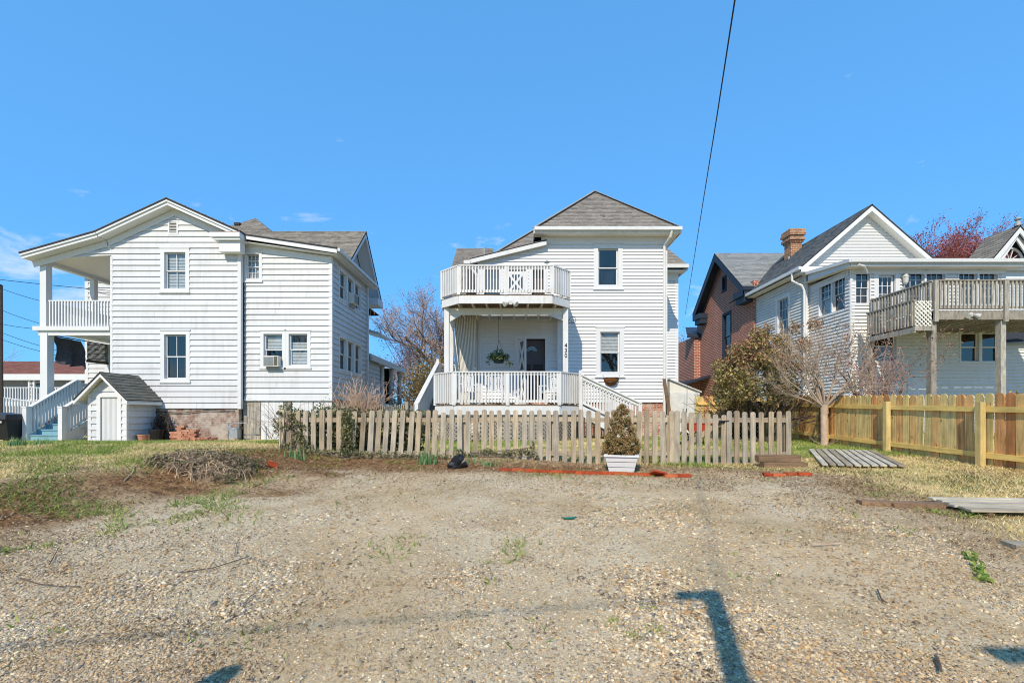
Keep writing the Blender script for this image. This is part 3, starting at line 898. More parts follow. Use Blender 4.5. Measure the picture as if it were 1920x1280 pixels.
    # side porch far right of the house
    mb = MB(); mb.prism([(-7.95, 19.9, 4.2), (-6.15, 19.9, 3.78), (-6.15, 26.5, 3.78), (-7.95, 26.5, 4.2)], (0, 0, .1)); mb.box(-6.22, -6.12, 19.9, 26.2, 3.6, 3.78)
    mb.build('side_porch_roof', M['gutter'], H)
    mb = MB(); mb.box(-7.84, -6.2, 21.85, 26.38, 1.62, 1.75); mb.build('side_porch_floor', M['gutter'], H)
    mb = MB(); mb.box(-7.95, -7.85, 21.9, 26.5, .5, 4.0); mb.build('porch_wall', M['interior'], H)  # painted near-black in place of the shade inside the porch
    mb = MB(); mb.box(-7.84, -6.9, 26.4, 26.5, .5, 3.9); mb.build('porch_wall', M['interior'], H)  # end wall carries the same painted-in porch darkness
    f5 = Frame((-6.35, 0, 0), (0, 1, 0)); p5 = [(19.4, .6), (21.8, .6), (21.8, 3.7), (19.4, 3.7)]
    siding(H, f5, p5, [], .1935, M['white_siding'], name='porch_siding'); backing(H, f5, p5, [], M['interior'])
    mb = MB(); mb.box(-6.40, -6.28, 21.8, 26.4, .4, 1.6); mb.build('porch_skirt', M['greymetal'], H)
    for yy in (22.2, 23.9, 25.7):
        mb = MB(); mb.lathe((-6.35, yy, 1.75), [(.17, 0), (.17, .08), (.13, .1), (.11, 1.75), (.15, 1.8), (.15, 1.88)], 14); mb.smooth = True; mb.build('porch_column', M['gutter'], H)
    # downspout in the corner of the side wall
    mb = MB(); mb.tube([(X2 + .09, 19.25, 6.6), (X2 + .09, 19.25, 1.2)], .04, 8); mb.build('downspout', M['gutter'], H)
    mb = MB(); mb.tube([(uR - .1, 15.37, 1.33), (-10.3, 15.36, 1.37), (-11.2, 15.36, 1.28), (-12.0, 15.36, 1.33)], .013, 5); mb.build('wall_cable', M['cable'], H)
    return W4, f2
W4, f2_ = left_house()

def air_conditioner(fr, u, z, w, h, label):
    c = fr(u, z, .1)
    t = thing('air_conditioner', tuple(c), label, 'air conditioner', 'window air conditioners')
    mb = MB(); fr.slab(mb, u - w / 2, u + w / 2, z, z + h, -.2, .24); mb.build('case', M['tin'], t)
    g = MB()
    for k in range(12):
        zz = z + .03 + (h - .06) * k / 12; fr.slab(g, u - w / 2 + .03, u + w * .18, zz, zz + .014, .242, .256)
    g.build('grille', M['greymetal'], t)
    g = MB(); fr.slab(g, u + w * .22, u + w / 2 - .025, z + .03, z + h - .03, .2405, .247); g.build('side_panel', M['blindreed'], t)
    g = MB(); fr.slab(g, u - w / 2 + .06, u + w / 2 - .04, z - .11, z - .002, -.05, .1); g.build('bracket', M['greymetal'], t)
    return t
air_conditioner(f2_, PX(514, 15.6), PZ(688, 15.6), .52, .36, 'window air conditioner in the pair of lower windows facing the lot')
f3_ = Frame((-6.18, 0, 0), (0, 1, 0))
air_conditioner(f3_, 17.4, 5.42, .55, .38, 'window air conditioner in the upper windows of the shaded side wall')

# stairs to the left porch
def porch_stairs():
    t = thing('porch_stairs', (-14.9, 14.5, .4), 'blue wooden porch steps with white railings beside the little shed', 'stairs')
    xl, xr = -15.45, -14.32; y0 = 14.5; z0 = .4; rise, run = .17, .27
    for k in range(6):
        mb = MB(); mb.box(xl + .06, xr - .02, y0 + run * k, y0 + run * k + .02, z0 + rise * k - (.1 if k == 0 else 0), z0 + rise * (k + 1) - .035); mb.build('riser', M['bluestep'], t)
        mb = MB(); mb.box(xl + .04, xr, y0 + run * k - .03, y0 + run * (k + 1) + .02, z0 + rise * (k + 1) - .033, z0 + rise * (k + 1)); mb.build('tread', M['bluestep'], t)
    for x in (xl, xr):
        mb = MB(); mb.prism([(x, y0 - .02, z0 - .2), (x, y0 + .35, z0 - .2), (x, y0 + 6 * run, z0 + 5.2 * rise), (x, y0 + 6 * run, z0 + 6.2 * rise), (x, y0 - .02, z0 + .15)], (.035, 0, 0)); mb.build('stringer', M['trim'], t)
        mb = MB(); mb.box(x - .05, x + .08, y0 - .1, y0 + .03, z0 - .15, z0 + 1.04); mb.box(x - .065, x + .095, y0 - .115, y0 + .045, z0 + 1.042, z0 + 1.08); mb.build('newel_post', M['trim'], t)
        mb = MB(); yt = y0 + 6 * run; mb.box(x - .05, x + .08, yt, yt + .13, z0 + 1.02, z0 + 2.05); mb.build('newel_post', M['trim'], t)
        railing(t, (x, y0 + .02, z0 + .14), (x, yt, z0 + 1.16), .9, .125, .05, M['trim'], cap=(.14, .04), sub=.12)
    mb = MB()
    for k in range(14):
        a = y0 + .5 + k * .09
        mb.bar((xr + .05, a, .35), (xr + .05, a + .45, .8), .01, .03, up=(1, 0, 0)); mb.bar((xr + .06, a + .45, .35), (xr + .06, a, .8), .01, .03, up=(1, 0, 0))
    mb.build('lattice', M['trim'], t)
porch_stairs()

# little cellar shed
def cellar_shed():
    D = 14.2
    t = thing('cellar_shed', (-12.6, 14.8, .36), 'small white gabled shed with narrow ribbed door against the clapboard house', 'shed')
    fr = Frame((0, D, 0), (1, 0, 0))
    u0, u1, z0, ze, za = -13.20, -12.03, .34, 1.86, 2.46
    um = (u0 + u1) / 2
    door = (-12.93, -12.17, z0 + .02, 1.88)
    poly = [(u0, z0), (u1, z0), (u1, ze), (um, za - .08), (u0, ze)]
    siding(t, fr, poly, [door], .2, M['white_siding'], True, seed=21)
    backing(t, fr, poly, [door], M['interior'])
    fs = Frame((u1, 0, 0), (0, 1, 0))
    siding(t, fs, [(D, z0), (15.35, z0), (15.35, ze), (D, ze)], [], .2, M['white_siding'], True, seed=22)
    mb = MB(); mb.box(u0, u0 + .03, D + .02, 15.35, z0, ze); mb.build('wall', M['white_siding'], t)
    fr_ = MB()
    for q in ((door[0], door[0] + .11, door[2], door[3]), (door[1] - .11, door[1], door[2], door[3]), (door[0] + .11, door[1] - .11, door[3] - .12, door[3])): fr.slab(fr_, *q, -.06, .04)
    fr_.build('door_frame', M['trim'], t)
    dm = MB(); fr.slab(dm, door[0] + .113, door[1] - .113, door[2] + .01, door[3] - .123, -.05, -.02)
    dr = dm.build('door', M['trim'], t)
    n = 13; s = (door[1] - door[0] - .26) / n
    for k in range(n):
        mb = MB(); fr.slab(mb, door[0] + .13 + s * k, door[0] + .13 + s * (k + .62), door[2] + .05, door[3] - .15, -.0195, -.012); mb.build('door_rib', M['trim'], dr)
    mb = MB(); fr.slab(mb, u0 - .01, u0 + .09, z0, ze, -.05, .032); mb.build('corner_board', M['trim'], t)
    mb = MB(); fr.slab(mb, u1 - .09, u1 + .03, z0, ze, -.05, .032); mb.build('corner_board', M['trim'], t)
    ov = .24; zo = ze - .02
    for sgn, a in ((-1, u0 - ov), (1, u1 + ov)):
        slope = (za - ze) / (um - u0)
        zedge = ze - ov * slope + .06
        roof_plane(t, [(a, D - .28, zedge), (um, D - .28, za + .06), (um, 15.38, za + .06), (a, 15.38, zedge)] if sgn < 0 else [(um, D - .28, za + .06), (a, D - .28, zedge), (a, 15.38, zedge), (um, 15.38, za + .06)], [srgb(112, 112, 104), srgb(98, 98, 92), srgb(124, 122, 112)], .13, .24, .03, seed=23 + sgn)
        mb = MB(); mb.prism([(a, D - .265, zedge - .04), (um, D - .265, za + .02), (um, D - .265, za - .09), (a, D - .265, zedge - .15)], (0, .03, 0)); mb.build('bargeboard', M['trim'], t)
        mb = MB(); mb.prism([(a, D - .23, zedge - .05), (um, D - .23, za + .01), (um, 15.36, za + .01), (a, 15.36, zedge - .05)], (0, 0, .012)); mb.build('eave_soffit', M['soffit'], t)
        mb = MB(); xx = a if sgn < 0 else a - .02; mb.box(xx, xx + .02, D - .23, 15.36, zedge - .14, zedge - .035); mb.build('eave_board', M['trim'], t)
    mb = MB(); mb.box(u0 - .02, u1 + .02, D - .12, D - .03, z0 - .06, z0 + .03); mb.build('doorstep', M['timber'], t)
cellar_shed()

# cloth and reed blind hung on the porch
t = thing('hanging_cloth', (-15.9, 16.2, 3.9), 'dark grey torn cloth hanging from the lower porch beam', 'cloth')
mb = MB(); rg = random.Random(4); nx_, nz_ = 12, 9; P = {}
for i in range(nx_):
    for j in range(nz_):
        u = i / (nx_ - 1); v = j / (nz_ - 1)
        y = 15.62 + u * 1.1 + v * .36; z = 3.93 - .02 * u - v * (.88 + .14 * u + .05 * math.sin(u * 17)) - .02 * math.sin(u * 9) * v
        P[i, j] = (-15.86 + .13 * math.sin(u * 13 + v * 5) * (.3 + v), y, z)
for i in range(nx_ - 1):
    for j in range(nz_ - 1): mb.poly([P[i, j], P[i + 1, j], P[i + 1, j + 1], P[i, j + 1]])
mb.smooth = True; mb.build('fabric', M['cloth'], t)
mb = MB(); mb.tube([(-15.86, 15.5, 3.95), (-15.86, 17.9, 3.95)], .02, 6); mb.build('hanging_rod', M['black'], t)
t = thing('reed_blind', (-15.9, 17.4, 3.9), 'half-rolled reed blind under the porch ceiling next to the hanging cloth', 'blind')
mb = MB()
for k in range(15): mb.box(-15.83, -15.82, 16.95, 17.85, 3.25 + .045 * k, 3.25 + .045 * k + .038)
mb.build('reed_panel', M['blindreed'], t)
mb = MB(); mb.tube([(-15.82, 16.95, 3.22), (-15.82, 17.85, 3.22)], .05, 8); mb.build('roll', M['blindreed'], t)

# ================================================================ white house in the middle
def centre_house():
    D = 15.5
    H = thing('vinyl_sided_house', (3, 18, .5), 'white vinyl-sided house with hipped grey roof and two-level deck in the middle', 'house')
    fr = Frame((0, D, 0), (1, 0, 0))
    rect = lambda x0, x1, y0, y1: (PX(x0, D), PX(x1, D), PZ(y1, D), PZ(y0, D))
    WU = rect(1113, 1167, 458, 542); WLo = rect(1117, 1170, 614, 706)
    DR = (PX(966, D), PX(1027, D), 1.5, PZ(630, D))
    UD1 = (PX(904, D), PX(941, D), 4.62, 6.22); UD2 = (PX(944, D), PX(990, D), 4.62, 6.22); UD3 = (PX(993, D), PX(1025, D), 4.62, 6.22)
    XR = PX(1249, D); zb = 1.64; e = .1165
    pA = [(1.0, zb), (XR, zb), (XR, 7.36), (1.0, 7.36)]
    pB = [(-1.13, zb), (1.0, zb), (1.0, 6.97), (-1.13, 6.44)]
    ops = [WU, WLo, DR, UD1, UD2, UD3]
    siding(H, fr, pA, ops, e, M['vinyl'], thick=.038)
    siding(H, fr, pB, ops, e, M['vinyl'], thick=.038)
    backing(H, fr, pA, ops, M['interior']); backing(H, fr, pB, ops, M['interior'])
    # side walls
    for fx, poly in ((Frame((XR, 0, 0), (0, 1, 0)), [(D, zb), (18.0, zb), (18.0, 7.36), (D, 7.36)]), (Frame((-1.13, 0, 0), (0, -1, 0)), [(-20, zb), (-D, zb), (-D, 6.4), (-20, 6.4)])):
        siding(H, fx, poly, [], e, M['vinyl'], thick=.038); backing(H, fx, poly, [], M['interior'])
    mb = MB(); fr.slab(mb, XR - .09, XR + .03, zb, 7.3, -.03, .032); mb.build('corner_board', M['trim'], H)
    mb = MB(); fr.slab(mb, -1.17, -1.03, zb - .1, 6.4, -.03, .04); mb.build('corner_board', M['gutter'], H)
    mb = MB(); fr.slab(mb, 1.0, XR + .02, 7.02, 7.36, .027, .04); mb.build('frieze_board', M['trim'], H)
    # foundation
    mb = MB(); mb.box(-1.1, XR - .02, D + .03, D + .25, .2, zb - .005); mb.box(XR - .25, XR - .021, D + .26, 18, .2, zb - .005); mb.build('foundation', M['foundation'], H)
    # windows
    window(H, fr, *WU, casing=.15, cols=1, label='upper window above the staircase side', split=.48)
    window(H, fr, *WLo, casing=.15, cols=1, blind=(.52, 1), label='lower window with half-lowered blind')
    # lower doorway: frame, open storm door, inner door with fan light
    f = MB(); c = .09
    for q in ((DR[0], DR[0] + c, DR[2], DR[3]), (DR[1] - c, DR[1], DR[2], DR[3]), (DR[0] + c, DR[1] - c, DR[3] - c, DR[3])): fr.slab(f, *q, -.12, .04)
    df = f.build('door_frame', M['trim'], H)
    mb = MB(); fr.slab(mb, DR[0] + c, DR[1] - c, DR[2], DR[3] - c, -.30, -.26); dd = mb.build('inner_door', plain('charcoal_door', srgb(92, 86, 90), .5), H)
    mb = MB(); cx, cz = (DR[0] + DR[1]) / 2 + .02, DR[3] - .48; n = 14
    ring = [fr(cx + .19 * math.cos(math.pi * k / n), cz + .19 * math.sin(math.pi * k / n), -.255) for k in range(n + 1)]
    mb.poly(ring); fl = mb.build('fan_light', M['glass'], dd)
    mb = MB()
    for k in range(1, 5):
        a = math.pi * k / 5; mb.bar(fr(cx, cz, -.25), fr(cx + .19 * math.cos(a), cz + .19 * math.sin(a), -.25), .012, .01)
    mb.tube([fr(cx + .19 * math.cos(math.pi * k / n), cz + .19 * math.sin(math.pi * k / n), -.25) for k in range(n + 1)], .012, 5); mb.bar(fr(cx - .19, cz, -.25), fr(cx + .19, cz, -.25), .012, .02)
    mb.build('fan_light_bar', M['blindreed'], fl)
    mb = MB()
    for (a, b, z0, z1) in ((-.36, -.03, .2, .75), (.05, .38, .2, .75), (-.36, -.03, .9, 1.45), (.05, .38, .9, 1.45)): fr.slab(mb, cx + a, cx + b, DR[2] + z0, DR[2] + z1, -.2595, -.25)
    mb.build('door_panel', M['roomgrey'], dd)
    mb = MB(); fr.slab(mb, DR[0] - .8, DR[1] + .8, DR[2] - .2, DR[3] + .5, -.62, -.55); mb.build('hall_wall', M['interior'], H)
    mb = MB(); fr.slab(mb, UD1[0] - .6, UD3[1] + .6, 4.4, 6.5, -.62, -.55); mb.build('hall_wall', M['interior'], H)
    # open crossbuck screen door swung to the left
    def crossbuck(p, q, z0, z1, nm='screen_door'):
        p, q = Vector(p), Vector(q); Zv = Vector((0, 0, 1)); mb = MB(); up = (q - p).normalized().cross(Zv)
        P = lambda t, z: p + (q - p) * t + Zv * z
        for t in (.06, .94): mb.bar(P(t, z0), P(t, z1), .035, .10, up=(q - p).normalized())
        for z in (z0 + .06, (z0 + z1) / 2, z1 - .06): mb.bar(P(.12, z), P(.88, z), .034, .11)
        for a, b in ((z0 + .06, (z0 + z1) / 2), ((z0 + z1) / 2, z1 - .06)):
            mb.bar(P(.1, a), P(.9, b), .03, .07); mb.bar(P(.9, a), P(.1, b), .028, .07)
        o = mb.build(nm, M['trim'], H)
        g = MB(); g.poly([P(.08, z0 + .02), P(.92, z0 + .02), P(.92, z1 - .02), P(.08, z1 - .02)]); g.build('screen', M['glass'], o)
    crossbuck(fr(DR[0] + .10, 0, .03), fr(DR[0] + .34, 0, .62), DR[2] + .03, DR[3] - .12)
    mb = MB(); mb.box(DR[1] - .2, DR[1] - .17, D - .02, D + .0, 1.95, 2.6); mb.build('door_handle', M['steel'], dd)
    # upper-floor doors behind the deck rail
    for k, (a, b, z0, z1) in enumerate((UD1, UD2, UD3)):
        f = MB()
        for q in ((a, a + .07, z0, z1), (b - .07, b, z0, z1), (a + .07, b - .07, z1 - .07, z1)): fr.slab(f, *q, -.1, .035)
        o = f.build('door_frame', M['trim'], H)
        g = MB(); fr.slab(g, a + .07, b - .07, z0, z1 - .07, -.25, -.22); g.build('door', M['roomgrey'] if k < 2 else plain('dark_brown_door', srgb(70, 60, 56), .6), o)
        if k == 0:
            g = MB(); g.poly([fr(a + .1, z0 + .2, -.06), fr(b - .1, z0 + .2, -.06), fr(b - .1, z1 - .1, -.06), fr(a + .1, z1 - .1, -.06)]); g.build('pane', M['glass'], o)
    crossbuck(fr(UD2[0] + .08, 0, -.02), fr(UD2[1] - .08, 0, -.02), 4.64, 6.1)
    # roofs -----------------------------------------------------------
    ov = .42; yE = D - ov; XL_, XE = .74, XR + .36; ze = 7.40
    xm = (XL_ + XE) / 2; run = (XE - XL_) / 2; pitch = .985
    ap = (xm, yE + run, ze + run * pitch); back = (xm, 21.5, ze + run * pitch)
    roof_plane(H, [(XL_, yE, ze), (XE, yE, ze), ap], GREYS, seed=31, thick=.05)
    roof_plane(H, [(XE, yE, ze), (XE, 21.5, ze), back, ap], GREYS, seed=32, thick=.05)
    roof_plane(H, [(XL_, 21.5, ze), (XL_, yE, ze), ap, back], GREYS, seed=33, thick=.05)
    mb = MB()
    for a in ((XL_, yE, ze), (XE, yE, ze)):
        mb.bar(Vector(a) + Vector((0, 0, .03)), Vector(ap) + Vector((0, 0, .03)), .22, .015)
    mb.build('hip_cap', plain('ridge_cap_shingle', srgb(150, 148, 140), .9), H)
    mb = MB(); mb.box(XL_, XE, yE - .11, yE - .01, ze - .10, ze + .01); mb.box(XL_ - .0, XE, yE - .009, yE + .02, ze - .17, ze - .055); mb.build('gutter', M['gutter'], H)
    for xx in (XE, XL_):
        mb = MB(); mb.box(xx - .02, xx + .02, yE + .025, 21.5, ze - .17, ze - .02); mb.build('fascia', M['gutter'], H)
    mb = MB()
    for k in range(int((XE - XL_ - .06) / .1)):
        mb.box(XL_ + .03 + k * .1, XL_ + .03 + k * .1 + .096, yE + .022, D - .03, ze - .16, ze - .145)
    mb.box(XR + .03, XE - .03, D - .03, 21, ze - .16, ze - .145); mb.build('soffit', M['soffit'], H)
    # lean-to roof over the left bay
    A = [(-1.42, D - .22, 6.46), (1.16, D - .22, 7.09), (1.16, 18.6, 7.09), (-1.42, 18.6, 6.46)]
    roof_plane(H, A, GREYS, seed=34, thick=.03)
    mb = MB(); mb.prism([(-1.42, D - .215, 6.425), (1.16, D - .215, 7.055), (1.16, D - .215, 6.92), (-1.42, D - .215, 6.29)], (0, .035, 0)); mb.prism([(-1.40, D - .18, 6.32), (1.1, D - .18, 6.93), (1.1, D + .02, 6.93), (-1.40, D + .02, 6.32)], (0, 0, .012)); mb.build('rake_board', M['gutter'], H)
    mb = MB(); mb.box(-1.62, -1.4, D - .25, D - .1, 6.27, 6.39); mb.tube([(-1.5, D - .17, 6.3), (-1.32, D - .12, 6.1), (-1.16, D - .06, 5.9)], .045, 8); mb.tube([(-1.16, D - .06, 5.9), (-1.16, D - .06, 1.4)], .045, 8); mb.build('downspout', M['gutter'], H)
    # larger hipped roof and wing further back
    c0 = (-1.45, 17.5, 6.95); t_ = 4.3; pk = (c0[0] + t_, c0[1] + t_, c0[2] + t_ * .97)
    roof_plane(H, [c0, (5, 17.5, 6.95), (5, pk[1], pk[2]), pk], GREYS, seed=35, thick=.05)
    roof_plane(H, [(c0[0], 27, 6.95), c0, pk, (pk[0], 27, pk[2])], GREYS, seed=36, thick=.05)
    mb = MB(); mb.bar(Vector(c0) + Vector((0, 0, .03)), Vector(pk) + Vector((0, 0, .03)), .22, .015); mb.build('hip_cap', bpy.data.materials['ridge_cap_shingle'], H)
    roof_plane(H, [(-2.74, 17.5, 5.5), (-.9, 17.5, 5.5), (-.9, 22, 9.25), (-2.66, 22, 9.25)], GREYS, seed=37, thick=.06)
    mb = MB(); mb.box(-2.4, -2.3, 20.2, 24, .5, 7.6); mb.box(-2.3, -1.2, 18.4, 18.5, .5, 6.0); mb.build('wall', M['vinyl'], H)
    # right wing
    fw = Frame((0, 18.0, 0), (1, 0, 0)); xw = PX(1270, 18)
    siding(H, fw, [(XR, zb), (xw, zb), (xw, 6.95), (XR, 6.95)], [], e, M['vinyl'], thick=.038); backing(H, fw, [(XR, zb), (xw, zb), (xw, 6.95), (XR, 6.95)], [], M['interior'])
    mb = MB(); fw.slab(mb, xw - .1, xw + .03, zb, 6.9, -.05, .03); mb.build('corner_board', M['trim'], H)
    mb = MB(); fw.slab(mb, XR, xw, 6.5, 6.95, .027, .04); mb.build('frieze_board', M['trim'], H)
    xe = PX(1289, 17.6)
    roof_plane(H, [(4.0, 17.55, 6.98), (xe, 17.55, 6.98), (xe - .75, 19.1, 8.6), (4.0, 19.1, 8.6)], GREYS, seed=38, thick=.05)
    roof_plane(H, [(xe, 17.55, 6.98), (xe, 24, 6.98), (xe - .75, 24, 8.6), (xe - .75, 19.1, 8.6)], GREYS, seed=39, thick=.05)
    mb = MB(); mb.box(5.3, xe, 17.44, 17.53, 6.86, 6.99); mb.box(5.3, xe - .02, 17.55, 18.0, 6.78, 6.80); mb.box(xe - .03, xe, 17.55, 24, 6.8, 6.96); mb.build('gutter', M['gutter'], H)
    mb = MB(); mb.box(xw - .1, xw, 18.02, 24, .5, 6.9); mb.box(XR, xw - .03, 18.03, 18.2, .2, zb); mb.build('wall', M['vinyl'], H)
    # downspout at the right corner
    mb = MB(); x = PX(1245, D - .05)
    mb.tube([(x + .12, yE - .06, ze - .1), (x + .1, yE + .02, ze - .28), (x, D - .09, ze - .48), (x, D - .09, .55), (x + .02, D - .3, .42)], .045, 8); mb.build('downspout', M['gutter'], H)
    # vent pipe on the lean-to
    mb = MB(); p = (PX(909, 18), 17.9); mb.tube([(p[0], p[1], 6.6), (p[0], p[1], PZ(466, 18))], .05, 8); mb.build('vent_pipe', M['greymetal'], H)
    # ---------------- decks
    def deck(nm, xl, xr, y1, cl, z, th, floor_mat):
        """deck with clipped corners: y1 front, clip size cl"""
        pts = [(xl, D - .05), (xl, y1 + cl), (xl + cl, y1), (xr - cl, y1), (xr, y1 + cl), (xr, D - .05)]
        mb = MB(); y = y1 + .01
        while y < D - .1:                       # boards run across
            ins = max(0, cl - (y - y1)); mb.box(xl + ins - .03, xr - ins + .03, y, min(y + .134, D - .05), z - .035, z); y += .14
        o = mb.build(nm, floor_mat, H)
        for a, b in zip(pts[:-1], pts[1:]):
            mb = MB(); mb.bar((a[0], a[1], z - .04 - th / 2), (b[0], b[1], z - .04 - th / 2), .04, th); mb.build('deck_fascia', M['deckwhite'], o)
        k = xl + .1
        while k < xr:
            ins = max(0, cl - min(k - xl, xr - k)); mb = MB(); mb.box(k - .019, k + .019, y1 + ins + .04, D - .06, z - .04 - th + .03, z - .037); mb.build('joist', M['soffit'], o); k += .405
        return o, pts
    ZU, ZL = 4.62, 1.50
    U, pu = deck('upper_deck', -2.06, 1.69, 12.9, .55, ZU, .22, M['timber'])
    mb = MB(); mb.box(-2.0, 1.64, 13.45, 13.53, 4.17, 4.36); mb.build('deck_beam', M['soffit'], U)
    for a, b in zip(pu[:-1], pu[1:]):
        railing(H, (a[0], a[1], ZU), (b[0], b[1], ZU), .82, .087, .04, M['deckwhite'], cap=(.13, .035))
    for (x, y) in pu[1:5] + [(-.17, 12.9)]:
        mb = MB(); mb.box(x - .045, x + .045, y + .0, y + .09, ZU - .2, ZU + .78) if False else mb.box(x - .045, x + .045, y - .05, y + .04, ZU - .02, ZU + .78); mb.build('rail_post', M['deckwhite'], H)
    Lo, pl = deck('lower_deck', -2.24, 1.94, 12.72, .62, ZL, .25, M['timber'])
    for i, (a, b) in enumerate(zip(pl[:-1], pl[1:])):
        if i in (0, 4): continue
        railing(H, (a[0], a[1], ZL), (b[0], b[1], ZL), .92, .094, .04, M['deckwhite'], cap=(.14, .035))
    railing(H, (pl[4][0], pl[4][1] + 1.1, ZL), (pl[5][0], pl[5][1], ZL), .92, .094, .04, M['deckwhite'])
    for (x, y) in pl[1:5] + [(-.12, 12.72)]:
        mb = MB(); mb.box(x - .05, x + .05, y - .05, y + .05, ZL - .02, ZL + .88); mb.build('rail_post', M['deckwhite'], H)
    for (x, y, w) in ((-1.93, 13.48, .14), (1.58, 13.48, .15), (-1.98, 14.9, .12), (1.58, 15.3, .12)):
        mb = MB(); mb.box(x - w / 2, x + w / 2, y - w / 2, y + w / 2, ZL, 4.36); mb.build('deck_post', M['deckwhite'], H)
    mb = MB(); mb.prism([(1.5, 13.47, 4.0), (1.5, 13.47, 4.17), (1.05, 13.47, 4.17)], (0, .06, 0)); mb.prism([(-1.86, 13.47, 3.95), (-1.86, 13.47, 4.17), (-1.5, 13.47, 4.17)], (0, .06, 0)); mb.build('post_brace', M['deckwhite'], H)
    # house number on the right-hand post
    for k, ch in enumerate('430'):
        cu = bpy.data.curves.new('digit', 'FONT'); cu.body = ch; cu.size = .17; cu.extrude = .006; cu.align_x = 'CENTER'
        tmp = bpy.data.objects.new('tmp', cu); COL.objects.link(tmp)
        bpy.context.view_layer.update()
        me = bpy.data.meshes.new_from_object(tmp.evaluated_get(bpy.context.evaluated_depsgraph_get())); bpy.data.objects.remove(tmp)
        add('house_number_digit', me, M['black'], H, (1.585, 13.395, 3.20 - .15 * k), (R(90), 0, 0))
    # lattice skirt under the lower deck
    for (a, b) in zip(pl[1:4], pl[2:5]):
        a, b = Vector((*a, 0)), Vector((*b, 0)); d = (b - a).normalized(); ln = (b - a).length
        mb = MB(); s = 0.0; z0, z1 = .48, 1.2; hgt = z1 - z0; off = Vector((d.y, -d.x, 0)) * .0
        inw = Vector((-d.y, d.x, 0)) * .09
        while s < ln + hgt:
            for sg in (1, -1):
                t0, t1 = (s - hgt, s) if sg > 0 else (s, s - hgt)
                za, zb_ = z0, z1
                lo, hi = min(t0, t1), max(t0, t1)
                c0_, c1_ = max(lo, 0), min(hi, ln)
                if c1_ - c0_ > .05:
                    f = lambda t: za + (zb_ - za) * (t - t0) / (t1 - t0)
                    mb.bar(a + d * c0_ + inw * (1 + .12 * sg) + Vector((0, 0, f(c0_))), a + d * c1_ + inw * (1 + .12 * sg) + Vector((0, 0, f(c1_))), .008, .034, up=(0, 0, 1))
            s += .115
        mb.build('deck_lattice', M['greywood'], H)
    # dark crawl space wall behind lattice and its posts
    for x in (-1.6, -.2, 1.3):
        mb = MB(); mb.box(x - .06, x + .06, 12.9, 13.02, .3, 1.22); mb.build('deck_pier', M['deckwhite'], H)
    return ZU, ZL
ZU, ZL = centre_house()

def flight(name, label, a, b, width, n, z0, z1, mat_t, both=(-1, 1), spacing=.1):
    """open stair: a -> b along the ground (x,y), rising from z0 to z1"""
    t = thing(name, (a[0], a[1], z0), label, 'stairs')
    A, B = Vector((a[0], a[1], z0)), Vector((b[0], b[1], z0)); d = (B - A).normalized(); s = d.cross(Vector((0, 0, 1))); ln = (B - A).length
    run = ln / n; rise = (z1 - z0) / n
    for k in range(n):
        mb = MB(); p = A + d * (run * (k + .5)) + Vector((0, 0, rise * (k + 1) - .02)); mb.bar(p - s * width / 2, p + s * width / 2, run + .02, .04); mb.build('tread', mat_t, t)
        mb = MB(); p = A + d * (run * k + .03) + Vector((0, 0, rise * (k + .5) - .02)); mb.bar(p - s * (width / 2 - .02), p + s * (width / 2 - .02), .018, rise - .042); mb.build('riser', mat_t, t)
    for sg in both:
        o = s * (sg * (width / 2 + .03)); mb = MB()
        P = [A + o + Vector((0, 0, -.15)), A + o + Vector((0, 0, rise * .8)), B + o + Vector((0, 0, z1 - z0)), B + o + Vector((0, 0, z1 - z0 - .3)), A + o + d * .3 + Vector((0, 0, -.15))]
        mb.prism(P, s * (-sg * .035)); mb.build('stringer', M['deckwhite'], t)
        railing(t, A + o + Vector((0, 0, rise)), B + o + Vector((0, 0, z1 - z0)), .9, spacing, .04, M['deckwhite'], cap=(.14, .04), sub=.09)
        mb = MB(); q = A + o + d * .02; mb.box(q.x - .05, q.x + .05, q.y - .05, q.y + .05, z0 - .1, z0 + rise + .92); mb.build('newel_post', M['deckwhite'], t)
        mb = MB(); q = B + o; mb.box(q.x - .05, q.x + .05, q.y - .05, q.y + .05, z1 - .3, z1 + 1.0); mb.build('newel_post', M['deckwhite'], t)
    return t
greystep = painted('grey_step_paint', srgb(128, 128, 126), srgb(84, 84, 80), .4)
# left flight rises away from the lot to a landing
flight('deck_stairs', 'white steep deck stairs rising away along the left side of the two-level deck', (-2.52, 13.2), (-2.52, 17.0), .44, 10, .47, 2.29, greystep, both=(-1,))
t = thing('stair_landing', (-2.6, 17.6, .5), 'raised white landing behind the left-hand deck stairs', 'landing')
mb = MB(); mb.box(-2.8, -1.2, 17.0, 18.2, 2.19, 2.29); mb.build('floor', M['deckwhite'], t)
for x, y in ((-2.78, 17.05), (-2.78, 18.1), (-1.3, 18.1)):
    mb = MB(); mb.box(x - .05, x + .05, y - .05, y + .05, .4, 3.25); mb.build('post', M['deckwhite'], t)
railing(t, (-2.78, 18.15, 2.29), (-1.25, 18.15, 2.29), .92, .1, .04, M['deckwhite'])
railing(t, (-2.78, 17.05, 2.29), (-2.78, 18.15, 2.29), .92, .1, .04, M['deckwhite'])
